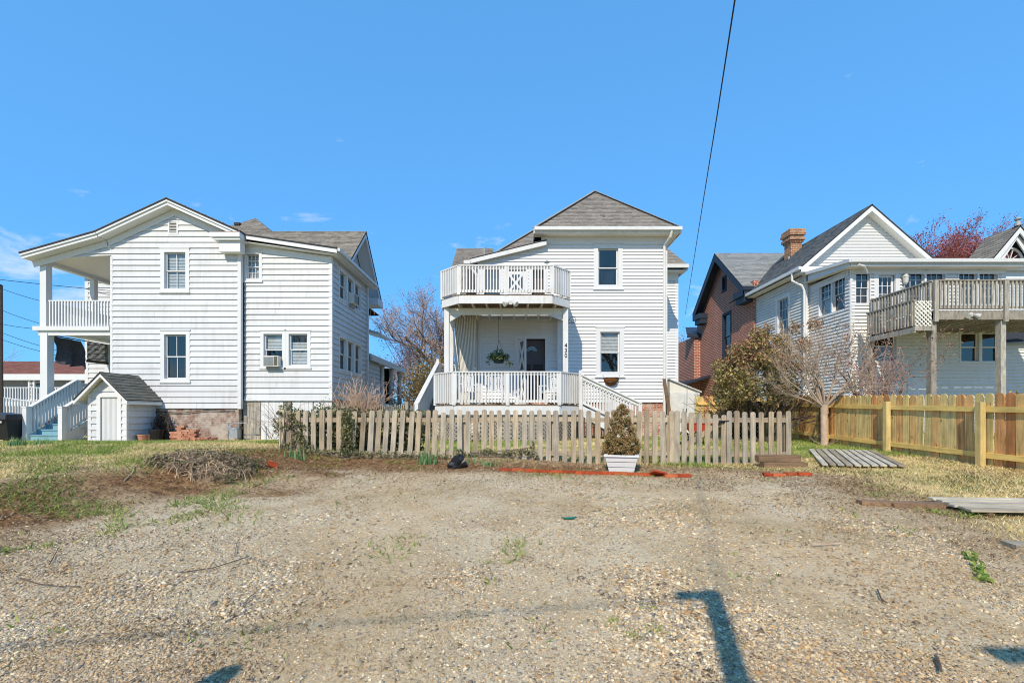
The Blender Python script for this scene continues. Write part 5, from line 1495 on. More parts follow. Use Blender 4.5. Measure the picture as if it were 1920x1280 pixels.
# ================================================================ fences
def picket_mesh(w, h, t, nm, mat):
    r = w * .42; pts = [(-w / 2, 0), (w / 2, 0), (w / 2, h - r)]
    for k in range(1, 5): a = math.pi / 2 * k / 5; pts.append((w / 2 - r + r * math.cos(a), h - r + r * math.sin(a)))
    pts.append((w / 2 - r, h)); pts.append((-w / 2 + r, h))
    for k in range(1, 5): a = math.pi / 2 + math.pi / 2 * k / 5; pts.append((-w / 2 + r + r * math.cos(a), h - r + r * math.sin(a)))
    pts.append((-w / 2, h - r))
    mb = MB(); mb.prism([(x, -t / 2, z) for x, z in pts], (0, t, 0)); return mb.mesh(nm, mat)
FD = 8.35
rg = random.Random(8)
PK = [picket_mesh(.088 + .003 * k, 1.02, .02, 'picket', M['picket']) for k in range(3)]
def put_picket(par, x, top, tilt=0.0, yaw=0.0, d=FD):
    wx = PX(x, d); bot = top - 1.02
    add('picket', PK[rg.randrange(3)], None, par, (wx - math.tan(tilt) * 0 + .0, d + rg.uniform(-.006, .006), bot), (rg.uniform(-.02, .02), tilt, rg.uniform(-.06, .06)))
left_px = [527.7, 542, 557.8, 572.7, 588, 603, 617, 635.6, 664, 681, 697, 711, 725, 740, 755, 771.7, 785.5, 801, 814, 829.7, 845.5, 862, 876.8, 891.7, 907, 921, 937, 952, 967, 982.8, 998, 1013, 1028, 1043, 1059, 1075, 1090, 1105, 1121, 1137, 1152, 1167, 1182.5, 1198, 1212, 1228, 1243.5]
fence = thing('picket_fence', (-.5, FD, .35), 'weathered grey picket fence with rounded tops across the yard, ivy on its left end', 'fence')
for i, x in enumerate(left_px):
    tilt = -.06 if 640 < x < 800 else rg.uniform(-.012, .012)
    if 800 <= x < 850: tilt = -.02
    top = 1.285 + rg.uniform(-.015, .02) - (.05 if i in (19, 9) else 0)
    if tilt < -.03: x = x - 5     # the foot stands left of the top
    put_picket(fence, x, top, -tilt)
def rail(par, x0, x1, z, d, mat='picket', nm='rail', h=.085):
    me = MB().box(-.02, .02, -.019, .019, 0, 1).mesh(nm, M[mat]); me = MB().box(-h / 2, h / 2, -.02, .02, 0, abs(PX(x1, d) - PX(x0, d))).mesh(nm, M[mat])
    add(nm, me, None, par, (PX(x0, d), d + .036, z), (0, R(90), 0))
for a, b in ((522, 700), (702, 905), (907, 1095), (1097, 1252)):
    rail(fence, a, b, 1.12 + rg.uniform(-.01, .01), FD); rail(fence, a, b, .50, FD)
for x in (527, 700, 868, 1035, 1195, 1256):
    me = MB().box(-.045, .045, -.045, .045, 0, 1.25).mesh('fence_post', M['picket']); add('fence_post', me, None, fence, (PX(x, FD), FD + .105, -.05), (0, 0, 0))
gate = thing('garden_gate', (PX(1310, FD), FD, .3), 'weathered picket gate with diagonal brace and iron latch', 'gate')
for x in (1260, 1269.5, 1282.5, 1296.6, 1311, 1326.6, 1341.6, 1356.0): put_picket(gate, x, 1.29 - .0009 * (x - 1260) + rg.uniform(-.01, .01))
rail(gate, 1264, 1360, 1.10, FD); rail(gate, 1264, 1360, .52, FD)
p0, p1 = Vector((PX(1272, FD), FD + .062, .52)), Vector((PX(1352, FD), FD + .062, 1.06)); d = p1 - p0
me = MB().box(-.04, .04, -.012, .012, 0, d.length).mesh('brace', M['picket']); add('brace', me, None, gate, p0, (0, math.atan2(d.x, d.z), 0))
mb = MB(); c = Vector((PX(1359, FD), FD - .02, 1.08)); mb.box(c.x - .12, c.x - .01, c.y - .012, c.y, c.z - .02, c.z + .02); mb.tube([c + Vector((-.1, -.015, -.01)), c + Vector((0, -.02, .015)), c + Vector((.06, -.018, .02))], .008, 6); mb.tube([c + Vector((-.12, -.015, -.02)), c + Vector((-.06, -.03, -.03)), c + Vector((-.02, -.015, -.02))], .006, 5); mb.build('latch', M['black'], gate)
side = thing('picket_fence', (PX(1420, FD), FD, .32), 'short stretch of weathered picket fence right of the gate', 'fence')
for x in (1366.6, 1381.6, 1397, 1412, 1428.5, 1445.4, 1461, 1479): put_picket(side, x, 1.27 + rg.uniform(-.012, .015))
rail(side, 1362, 1484, 1.11, FD); rail(side, 1362, 1484, .48, FD)
for x in (1367, 1479):
    me = MB().box(-.045, .045, -.045, .045, 0, 1.2).mesh('fence_post', M['picket']); add('fence_post', me, None, side, (PX(x, FD), FD + .105, 0))

# new pine fence down the right side, and its return along the back
XF = 7.84
pine = thing('pine_fence', (XF, 9.5, .4), 'new yellow pine fence running back along the right side of the yard', 'fence')
PM = [picket_mesh(.139, 1.22, .018, 'fence_board', M['pine']) for _ in range(1)]
def ftop(y): return 1.2 + np.interp(y, [5, 7.5, 10.8, 12.7, 14], [.30, .355, .47, .555, .60])
y = 5.3
while y < 14.0:
    add('fence_board', PM[0], None, pine, (XF + .04 + rg.uniform(-.004, .004), y, float(ftop(y)) - 1.22 + rg.uniform(-.012, .012)), (0, rg.uniform(-.008, .008), R(90) + rg.uniform(-.02, .02))); y += .158
posts = [5.65, 7.56, 9.45, 11.3, 13.1]
for a, b in zip(posts[:-1], posts[1:]):
    for dz in (-.26, -1.02):
        za, zb = float(ftop(a)) + dz, float(ftop(b)) + dz
        p, q = Vector((XF + .008, a, za)), Vector((XF + .008, b, zb)); v = q - p
        me = MB().box(-.019, .019, 0, v.length - .004, -.044, .044).mesh('fence_rail', M['pinerail']); add('fence_rail', me, None, pine, p, (math.atan2(v.z, v.y), 0, 0))
for y in posts:
    h = 1.3; me = MB().box(-.045, .045, -.045, .045, 0, h + .08).mesh('fence_post', M['pinepost']); add('fence_post', me, None, pine, (XF - .06, y, float(ftop(y)) - .22 - h))
back = thing('pine_fence', (6.8, 14.1, .5), 'short return of pale new pine fence between resin shed and shrub', 'fence')
x = 5.75
while x < 7.85:
    add('fence_board', PM[0], None, back, (x, 14.15, 1.8 - 1.22 + rg.uniform(-.008, .008)), (0, 0, rg.uniform(-.02, .02))); x += .15
for z in (1.56, .85):
    me = MB().box(0, 2.1, -.019, .019, -.044, .044).mesh('fence_rail', M['pinerail']); add('fence_rail', me, None, back, (5.72, 14.115, z))
me = MB().box(-.045, .045, -.045, .045, 0, 1.35).mesh('fence_post', M['pinepost']); add('fence_post', me, None, back, (PX(1331, 14.05), 14.05, .3)); add('fence_post', me, None, back, (7.8, 14.06, .3))

# old narrow pickets further back between the two houses
bf = thing('back_picket_fence', (-4.2, 14.5, .5), 'distant dark grey picket fence between the two white houses', 'fence')
mb = MB(); r2 = random.Random(3); x = PX(640, 14.5)
while x < PX(792, 14.5):
    w = .04; h = 1.52 + r2.uniform(-.05, .05); mb.box(x - w / 2, x + w / 2, 14.5, 14.515, .45, h); x += .066
o = mb.build('back_picket', M['greywood'], bf); o['kind'] = 'stuff'
for z in (.8, 1.3):
    mb = MB(); mb.box(PX(640, 14.5), PX(792, 14.5), 14.518, 14.55, z - .04, z + .04); mb.build('rail', M['greywood'], bf)
for xx in (683, 764):
    mb = MB(); mb.box(PX(xx, 14.5) - .05, PX(xx, 14.5) + .05, 14.38, 14.48, .4, 1.62); mb.build('fence_post', M['picket'], bf)

# dark lattice screen under the shrub
t = thing('lattice_screen', (6.6, 12.9, .5), 'dark weathered lattice screen standing under the evergreen shrub', 'screen')
x0, x1, z0, z1, yy = PX(1362, 12.9), PX(1432, 12.9), .42, PZ(752, 12.9), 12.9; dk = plain('blackened_wood', srgb(46, 42, 38), .9)
mb = MB(); mb.box(x0, x1, yy, yy + .05, z1 - .06, z1); mb.build('top_rail', dk, t)
for xx in (x0, x1 - .07):
    mb = MB(); mb.box(xx, xx + .07, yy, yy + .05, z0, z1 - .062); mb.build('post', dk, t)
mb = MB(); s = .05; hg = z1 - z0
while s < (x1 - x0) + hg:
    for sg in (1, -1):
        t0, t1 = (s - hg, s) if sg > 0 else (s, s - hg); lo, hi = max(min(t0, t1), 0), min(max(t0, t1), x1 - x0)
        if hi - lo > .03:
            g = lambda q: z0 + hg * (q - t0) / (t1 - t0); mb.bar((x0 + lo, yy + .02 + .006 * sg, g(lo)), (x0 + hi, yy + .02 + .006 * sg, g(hi)), .006, .04)
    s += .11
mb.build('lattice', dk, t)

# ================================================================ small yard things
# resin shed beside the middle house
t = thing('resin_shed', (6.1, 16.5, .5), 'cream resin storage shed with sloping roof beside the middle house', 'shed')
y0, y1 = 16.0, 17.6; xa, xb = PX(1256, 16), PX(1312, 16); za, zb = PZ(712, 16), PZ(733, 16)
mb = MB(); mb.prism([(xa, y0, .45), (xb, y0, .45), (xb, y0, zb - .04), (xa, y0, zb - .04)], (0, y1 - y0, 0)); mb.build('body', M['tin'], t)
mb = MB(); mb.prism([(xa, y0 + .02, zb - .038), (xb, y0 + .02, zb - .038), (xa, y0 + .02, za)], (0, y1 - y0 - .04, 0)); mb.build('gable', M['soffit'], t)
mb = MB(); mb.prism([(xa - .02, y0 - .06, za + .01), (xb + .05, y0 - .06, zb - .05), (xb + .05, y1, zb - .05), (xa - .02, y1, za + .01)], (0, 0, .04)); mb.build('roof', M['tin'], t)
xm = PX(1283, 16)
for a, b in ((xa + .03, xm - .006), (xm + .006, xb - .03)):
    mb = MB(); mb.box(a, b, y0 - .02, y0 - .001, .52, zb - .09); dr = mb.build('door', M['tin'], t)
    xx = xm + (-.06 if b < xm else .06); mb = MB(); mb.tube([(xx, y0 - .022, 1.42), (xx, y0 - .06, 1.42), (xx, y0 - .06, 1.34), (xx, y0 - .022, 1.34)], .01, 5); mb.build('handle', M['black'], dr)
t = add('leaning_board', MB().box(-.06, .06, -.012, .012, 0, 1.95).mesh('leaning_board', M['timber']), None, None, (PX(1262, 15.2), 15.15, .5), (R(-8), R(-5), R(20)))
tag(t, 'brown board leaning against the right corner of the middle house', 'board')

# wheelbarrow behind the gate
t = thing('wheelbarrow', (PX(1307, 11.5), 11.5, .45), 'red wheelbarrow with black legs behind the gate', 'wheelbarrow')
wx, wy, wz = PX(1306, 11.5), 11.5, .45
mb = MB(); a = [(wx - .28, wy - .2, wz + .55), (wx + .3, wy - .2, wz + .55), (wx + .3, wy + .25, wz + .55), (wx - .28, wy + .25, wz + .55)]; b = [(wx - .15, wy - .12, wz + .34), (wx + .18, wy - .12, wz + .34), (wx + .18, wy + .15, wz + .34), (wx - .15, wy + .15, wz + .34)]
mb.poly(b)
for k in range(4): mb.poly([a[k], a[(k + 1) % 4], b[(k + 1) % 4], b[k]])
mb.tube([tuple(p) for p in a] + [a[0]], .014, 5); mb.build('tray', M['red'], t)
for s in (-.1, .14):
    mb = MB(); mb.tube([(wx + .2, wy + s, wz + .33), (wx + .24, wy + s, wz)], .014, 5); mb.build('leg', M['black'], t)
    mb = MB(); mb.tube([(wx - .35, wy + s * .3, wz + .2), (wx + .3, wy + s, wz + .40), (wx + .7, wy + s * 1.5, wz + .52)], .016, 6); mb.build('handle', M['timber'], t)
mb = MB(); cx, cz = wx - .33, wz + .17; mb.tube([(cx + .15 * math.cos(k * .524), wy + .01, cz + .15 * math.sin(k * .524)) for k in range(13)], .03, 6); mb.build('wheel', M['black'], t)

# planter with dwarf conifer
pxc, pyc = PX(1168, 7.45), 7.55; pz0 = gzf(pxc, pyc) - .01
t = thing('planter_box', (pxc, pyc, pz0), 'white tapered planter box with three board courses beside the brick edging', 'planter')
rot = R(-14)
def RP(x, y, z): return (pxc + x * math.cos(rot) - y * math.sin(rot), pyc + x * math.sin(rot) + y * math.cos(rot), pz0 + z)
for k in range(3):
    z0, z1 = .085 * k + .005, .085 * (k + 1) - .004; w0, w1 = .195 + .02 * k, .212 + .02 * k
    mb = MB(); A = [RP(sx * w0, sy * w0, z0) for sx, sy in ((-1, -1), (1, -1), (1, 1), (-1, 1))]; B = [RP(sx * w1, sy * w1, z1) for sx, sy in ((-1, -1), (1, -1), (1, 1), (-1, 1))]
    mb.idx(A + B, [(3, 2, 1, 0), (4, 5, 6, 7)] + [(i, (i + 1) % 4, 4 + (i + 1) % 4, 4 + i) for i in range(4)]); mb.build('planter_course', M['trim'], t)
mb = MB(); w = .275; 
for (x0, x1, y0, y1) in ((-w, w, -w, -w + .06), (-w, w, w - .06, w), (-w, -w + .06, -w + .0601, w - .0601), (w - .06, w, -w + .0601, w - .0601)):
    P8 = [RP(x, y, z) for z in (.256, .285) for x, y in ((x0, y0), (x1, y0), (x1, y1), (x0, y1))]; mb.idx(P8, [(3, 2, 1, 0), (4, 5, 6, 7)] + [(i, (i + 1) % 4, 4 + (i + 1) % 4, 4 + i) for i in range(4)])
mb.build('rim', M['trim'], t)
mb = MB(); mb.poly([RP(sx * .22, sy * .22, .258) for sx, sy in ((-1, -1), (1, -1), (1, 1), (-1, 1))]); mb.build('potting_soil', M['brown'], t)
t = thing('dwarf_conifer', (pxc, pyc, pz0 + .26), 'cone-shaped browning dwarf conifer in the white planter', 'conifer')
mb = MB(); mb.tube([(pxc, pyc, pz0 + .2), (pxc, pyc, pz0 + 1.05)], [.025, .006], 6); mb.build('trunk', M['barkdark'], t)
rn = np.random.default_rng(5); cs = []; rs = []
for k in range(340):
    h = rn.random() ** 1.35; a = rn.random() * 6.283; r = (.335 * (1 - h) ** .68 * min(1, .70 + h * 1.6) + .012) * rn.uniform(.35, 1.0) ** .5
    r *= 1 + .16 * math.sin(a * 3 + h * 9) + .1 * math.sin(a * 5 - h * 17); cs.append((pxc + r * math.cos(a), pyc + r * math.sin(a), pz0 + .28 + .80 * h + rn.normal() * .012)); rs.append(rn.uniform(.03, .065) - .02 * h)
leaf_cloud(rn, cs, rs, 20000, .015, [srgb(174, 136, 92), srgb(150, 142, 84), srgb(122, 122, 70), srgb(186, 136, 98), srgb(168, 146, 94), srgb(136, 104, 72)], 'needles', t)

# brick edging
BM = MB().box(-.1, .1, -.05, .05, -.03, .03).mesh('brick', M['brick1'])
def brick(x, d, rz, n, label, lift=.015, tiltx=0.):
    X = PX(x, d); o = add('brick', BM, None, None, (X, d, gzf(X, d) + lift), (tiltx, rg.uniform(-.03, .03), rz)); tag(o, label, 'brick', 'bricks edging the gravel lot'); return o
ordn = ['first', 'second', 'third', 'fourth', 'fifth', 'sixth', 'seventh', 'eighth', 'ninth', 'tenth', 'eleventh', 'twelfth']
for k in range(12):
    x = 947 + 24.0 * k; d = 7.45 - .032 * k
    brick(x, d, rg.uniform(-.06, .06) - .04, k, f'{ordn[k]} red brick from the left in the long edging row', .012)
o = add('clay_tile', MB().box(-.11, .11, -.09, .09, -.012, .012).mesh('clay_tile', M['brick1']), None, None, (PX(1234, 7.0), 7.02, gzf(PX(1234, 7), 7) + .05), (R(-22), R(12), .2)); tag(o, 'thin red clay tile tipped up at the end of the long brick row', 'tile')
for k, x in enumerate((1257, 1282)): brick(x, 6.98, .05, k, ('dark', 'orange')[k] + ' red brick right of the tipped clay tile')
for k, (x, d, rz) in enumerate(((1438, 7.05, 1.2), (1458, 6.98, .1), (1483, 7.08, .3), (1507, 7.05, -.05))): brick(x, d, rz, k, f'{ordn[k]} brick from the left in the short row by the timber step', .018)
o = add('brick', BM, None, None, (PX(511, 7.0), 7.0, gzf(PX(511, 7), 7) + .05), (R(80), R(20), .8), (.7, .8, .8)); tag(o, 'single broken orange brick on end at the left bank', 'brick', 'bricks edging the gravel lot')

# timber step and slatted panels lying on the ground
t = thing('timber_step', (PX(1462, 8.0), 8.0, .3), 'low step of two stacked old timbers at the end of the picket fence', 'step')
for k, (x0, x1, z, y) in enumerate(((1428, 1508, .0, 7.98), (1422, 1502, .115, 8.05))):
    ln = PX(x1, 8) - PX(x0, 8); me = MB().box(0, ln, -.07, .07, 0, .105).mesh('timber', M['timber']); add('timber', me, None, t, (PX(x0, 8), y, gzf(4.6, 8) - .01 + z), (0, 0, rg.uniform(-.03, .03)))
def slat_panel(c, ang, ln, n, pitch, w, label, tilt=0.):
    z = gzf(c[0], c[1]) + .03
    t = thing('slat_panel', (c[0], c[1], z), label, 'panel', 'slatted panels lying on the ground')
    u = Vector((math.cos(ang), math.sin(ang), 0)); v = Vector((-u.y, u.x, 0))
    for k in range(n):
        p = Vector((c[0], c[1], 0)) + v * ((k - (n - 1) / 2) * pitch); a = p - u * ln / 2 * rg.uniform(.97, 1.02); b = p + u * ln / 2 * rg.uniform(.97, 1.02)
        za, zb = gzf(a.x, a.y) + .055, gzf(b.x, b.y) + .055; L_ = (b - a).length
        me = MB().box(-w / 2, w / 2, 0, L_, -.011, .011).mesh('slat', M['slat']); add('slat', me, None, t, (a.x, a.y, za), (math.asin((zb - za) / L_), rg.uniform(-.03, .03), ang - R(90)))
    for s in (-.4, 0, .4):
        p = Vector((c[0], c[1], 0)) + u * (ln * s); a = p - v * (n * pitch / 2); b = p + v * (n * pitch / 2)
        mb = MB(); mb.bar((a.x, a.y, gzf(a.x, a.y) + .018), (b.x, b.y, gzf(b.x, b.y) + .018), .04, .05); mb.build('bearer', M['timber'], t)
slat_panel((6.35, 8.55), R(62), 2.2, 10, .115, .09, 'large grey slatted panel lying flat beside the timber step')
slat_panel((5.55, 4.85), R(172), 1.6, 6, .105, .085, 'grey slatted panel lying at the right edge of the lot')
def plank(p, q, w, h, label, mat='timber'):
    p, q = Vector((*p, gzf(*p) + h / 2 - .005)), Vector((*q, gzf(*q) + h / 2 - .005)); v = q - p
    me = MB().box(-w / 2, w / 2, 0, v.length, -h / 2, h / 2).mesh('plank', M['slat' if mat == 'slat' else mat]); o = add('plank', me, None, None, p, (math.asin(v.z / v.length), 0, math.atan2(v.y, v.x) - R(90))); tag(o, label, 'plank'); return o
plank((3.98, 5.22), (5.3, 4.95), .13, .05, 'long brown plank on the ground pointing at the right slatted panel')
plank((4.25, 5.1), (4.75, 5.02), .1, .05, 'short plank end beside the long brown plank')
plank((4.05, 3.72), (4.9, 3.55), .16, .04, 'loose grey plank at the lower right edge of the lot', 'slat')

# black bag, green plate
X, Y = PX(857, 7.6), 7.6
o = MB(); rr = random.Random(6); n1, n2 = 12, 7; P = {}
for i in range(n1):
    for j in range(n2):
        a = 6.283 * i / n1; b = math.pi / 2 * j / (n2 - 1); r = rr.uniform(.75, 1.2)
        P[i, j] = (X + .15 * r * math.cos(a) * math.cos(b) + .04 * math.sin(b), Y + .11 * r * math.sin(a) * math.cos(b), gzf(X, Y) - .01 + .22 * r * math.sin(b))
for i in range(n1):
    for j in range(n2 - 1): o.poly([P[i, j], P[(i + 1) % n1, j], P[(i + 1) % n1, j + 1], P[i, j + 1]])
o = o.build('plastic_bag', M['black']); tag(o, 'crumpled black plastic bag lying before the picket fence', 'bag')
X, Y = PX(1066, 4.55), 4.55
mb = MB(); q = [(X - .075, Y - .0), (X - .045, Y - .045), (X + .03, Y - .05), (X + .078, Y - .01), (X + .05, Y + .05), (X - .02, Y + .045)]; mb.prism([(a, b, gzf(X, Y) + .012 + .01 * math.sin(a * 90)) for a, b in q], (0, 0, .006)); o = mb.build('plastic_scrap', M['green']); tag(o, 'flat green plastic scrap lying on the gravel', 'scrap')

# pots, brick pile, gas meter by the clapboard house
def pot(x, d, r, h, mat, label, name='flower_pot'):
    X = PX(x, d); z = gzf(X, d) - .01; t = thing(name, (X, d, z), label, 'pot', 'flower pots by the shed')
    mb = MB(); mb.lathe((X, d, z), [(r * .7, 0), (r, h * .85), (r * 1.08, h * .86), (r * 1.08, h), (r * .95, h), (r * .9, h * .9)], 14); mb.build('body', mat, t)
    mb = MB(); mb.lathe((X, d, z + h * .88), [(r * .9, 0), (r * .2, .03)], 12); mb.build('soil', M['brown'], t)
pot(267, 14.6, .15, .22, M['terracotta'], 'pale terracotta pot in front of the shed side wall')
pot(280, 14.75, .12, .2, M['terracotta'], 'smaller terracotta pot between the pale pot and black pot')
pot(293, 14.8, .2, .38, M['black'], 'black plastic pot beside the brick pile')
t = thing('brick_pile', (PX(343, 14.9), 14.9, .4), 'stepped pile of salvaged bricks against the clapboard house foundation', 'bricks')
BO = MB().box(-.1, .1, -.05, .05, -.03, .03).mesh('brick', M['brickold'])
bx0 = PX(321, 14.9); zb = gzf(PX(343, 14.9), 14.9)
for lev in range(8):
    n = 4 if lev < 6 else 2
    for k in range(n):
        if lev > 4 and k == 0: continue
        for row in range(2):
            add('brick', BO, None, t, (bx0 + .1 + k * .208 + rg.uniform(-.02, .02) + (.05 if lev % 2 else 0), 14.85 + row * .12 + rg.uniform(-.01, .01), zb + .02 + lev * .064), (0, 0, rg.uniform(-.12, .12)))
t = thing('rubble_heap', (PX(385, 15), 14.95, .4), 'low heap of broken brick rubble right of the brick pile', 'rubble')
for k in range(26):
    x = PX(rg.uniform(362, 412), 15); y = 14.95 + rg.uniform(-.2, .25)
    add('brick', BO, None, t, (x, y, gzf(x, y) + .02 + rg.uniform(0, .12) * (1 - abs(x - PX(387, 15)) / .6)), (rg.uniform(-.5, .5), rg.uniform(-.5, .5), rg.uniform(0, 3.1)), (rg.uniform(.6, 1),) * 3)
t = thing('gas_meter', (PX(438, 15.1), 15.1, .4), 'grey gas meter with pipes at the foundation of the clapboard house', 'meter')
X, Z = PX(441, 15.1), PZ(822, 15.1)
mb = MB(); mb.box(X - .12, X + .13, 15.0, 15.18, Z + .02, Z + .3); mb.lathe((X, 15.09, Z + .3), [(.11, 0), (.1, .05), (.04, .07)], 10); mb.build('case', M['greymetal'], t)
mb = MB(); mb.tube([(X - .26, 15.15, .3), (X - .26, 15.15, Z + .52), (X + .38, 15.15, Z + .52), (X + .38, 15.15, Z + .75)], .02, 6); mb.tube([(X + .1, 15.12, Z + .32), (X + .1, 15.12, Z + .5)], .018, 6); mb.tube([(X + .3, 15.2, Z + .12), (X + .62, 15.2, Z + .12), (X + .62, 15.2, Z + .75)], .022, 6); mb.build('pipe', M['steel'], t)
mb = MB(); c = (X - .17, 15.08, Z + .36); mb.tube([(c[0], 15.05, c[2]), (c[0], 15.11, c[2])], .085, 12); mb.build('regulator', M['steel'], t)

# black grill-like bin at the left edge
t = thing('wheeled_bin', (PX(12, 14.2), 14.2, .38), 'black lidded wheeled bin at the left edge beside the porch steps', 'bin')
X, Z = PX(8, 14.2), .38
mb = MB(); mb.prism([(X - .34, 14.05, Z + .06), (X + .30, 14.05, Z + .06), (X + .33, 13.95, Z + .68), (X - .37, 13.95, Z + .68)], (0, .5, 0)); mb.build('body', M['black'], t)
mb = MB(); mb.prism([(X - .42, 13.9, Z + .69), (X + .36, 13.9, Z + .69), (X + .34, 13.94, Z + .84), (X - .2, 13.94, Z + .90), (X - .4, 13.94, Z + .84)], (0, .62, 0)); mb.build('lid', plain('scuffed_black_lid', (.03, .032, .038), .5), t)
for s in (-.28, .25):
    mb = MB(); mb.tube([(X + s - .02, 14.5, Z + .12), (X + s + .05, 14.5, Z + .12)], .12, 12); mb.build('wheel', M['black'], t)
mb = MB(); mb.box(X - .3, X + .24, 13.905, 13.925, Z + .58, Z + .64); mb.build('rim_strip', M['silver'], t)

# ================================================================ poles and cables
def cable(name, pts, r, label, group='overhead cables'):
    mb = MB(); mb.tube(pts, r, 6); o = mb.build(name, M['cable']); tag(o, label, 'cable', group); return o
def sag(p, q, s, n=24):
    p, q = Vector(p), Vector(q); return [p.lerp(q, k / n) - Vector((0, 0, s * 4 * (k / n) * (1 - k / n))) for k in range(n + 1)]
a_, b_ = .689, .352
pts = []
for d in np.concatenate([np.linspace(-15, 24, 40)]):
    z = np.interp(d, [-15, 0, 5, 7, 10, 16, 24], [12, 7.1, 5.76, 5.80, 5.95, 6.2, 6.5]); pts.append((a_ + b_ * d, d, float(z)))
cable('service_cable', pts, .0095, 'thick black service cable crossing the sky over the lot')
# posts standing behind the viewer throw the shadows seen on the gravel
t = thing('metal_post', (.0, -1.6, 0), 'slim metal post with side arm and box whose shadow falls on the gravel', 'post')
H_ = 4.0; off = H_ / math.tan(R(SUN_EL)); tip = (1.27, 2.93); bx, by = tip[0] - off * math.sin(R(SUN_AZ)), tip[1] - off * math.cos(R(SUN_AZ))
mb = MB(); mb.tube([(bx, by, -.1), (bx, by, H_)], .058, 10); mb.build('shaft', M['greymetal'], t)
mb = MB(); mb.bar((bx - .22, by, H_ - .04), (bx + .04, by, H_ - .04), .06, .07); mb.build('arm', M['greymetal'], t)
mb = MB(); mb.box(bx + .02, bx + .22, by - .06, by + .06, 2.45, 2.95); mb.box(bx - .12, bx + .1, by - .03, by + .03, 3.08, 3.14); mb.build('box', M['greymetal'], t)
t = thing('fence_stub', (-1.6, -.9, 0), 'short round-topped wooden post left of the viewer casting a stub of shadow', 'post')
H2 = 2.2; off = H2 / math.tan(R(SUN_EL)); tx, ty = PX(466, 2.1), 2.12; bx2, by2 = tx - off * math.sin(R(SUN_AZ)), ty - off * math.cos(R(SUN_AZ))
mb = MB(); mb.tube([(bx2, by2, -.1), (bx2, by2, H2 - .05), (bx2, by2, H2)], [.06, .06, .03], 10); mb.build('shaft', M['greywood'], t)
t = thing('lamp_arm_post', (3.2, -2.2, 0), 'lamp post behind the viewer with a horizontal arm shading the lower right gravel', 'lamp')
H3 = 3.6; off = H3 / math.tan(R(SUN_EL)); tx, ty = PX(1825, 2.25), 2.22; hx, hy = tx - off * math.sin(R(SUN_AZ)), ty - off * math.cos(R(SUN_AZ))
mb = MB(); mb.bar((hx, hy, H3), (hx + .9, hy - .02, H3 + .02), .10, .05); mb.build('arm', M['greymetal'], t)
mb = MB(); mb.tube([(hx + .9, hy, -.1), (hx + .9, hy, H3 + .05)], .05, 8); mb.build('shaft', M['greymetal'], t)
off = 6.0 / math.tan(R(SUN_EL)); dx, dy = off * math.sin(R(SUN_AZ)), off * math.cos(R(SUN_AZ))
cable('wire', sag((-8.0 - dx, 1.55 - dy, 6), (1.2 - dx, 2.87 - dy, 6), .05) , .009, 'thin overhead wire behind the viewer whose shadow crosses the gravel')

t = thing('utility_pole', (PX(1, 22), 22, .5), 'dark wooden utility pole at the left edge of the picture', 'pole')
mb = MB(); X = PX(1, 22); mb.tube([(X, 22, .3), (X, 22, PZ(536, 22))], [.10, .08], 10); mb.build('shaft', M['barkdark'], t)
mb = MB(); mb.lathe((X, 22, PZ(536, 22)), [(.1, 0), (.03, .08)], 8); mb.build('cap', M['black'], t)
P0 = (X, 22)
cable('wire', sag((X - 14, 22, PZ(496, 22) + 1.5), (-15.2, 18.2, 6.1), .3), .012, 'wire passing behind the upper porch of the clapboard house')
for k, (ya, yb, xb) in enumerate(((540, 562, 76), (580, 606, 74), (607, 604, 76), (622, 652, 90), (635, 660, 92))):
    cable('wire', sag((X, 21.95, PZ(ya, 22)), (PX(xb + 60, 20), 20, PZ(yb + 14, 20)), .1), .011, f'{ordn[k]} wire from the top on the left-edge utility pole')
cable('wire', sag((-6.1, 21, PZ(608, 21)), (PX(765, 34), 34, PZ(690, 34)), .1), .012, 'upper wire running back from the clapboard house eave', )
cable('wire', sag((-6.15, 21, PZ(614, 21)), (PX(760, 34), 34, PZ(696, 34)), .25), .012, 'lower wire running back from the clapboard house eave')

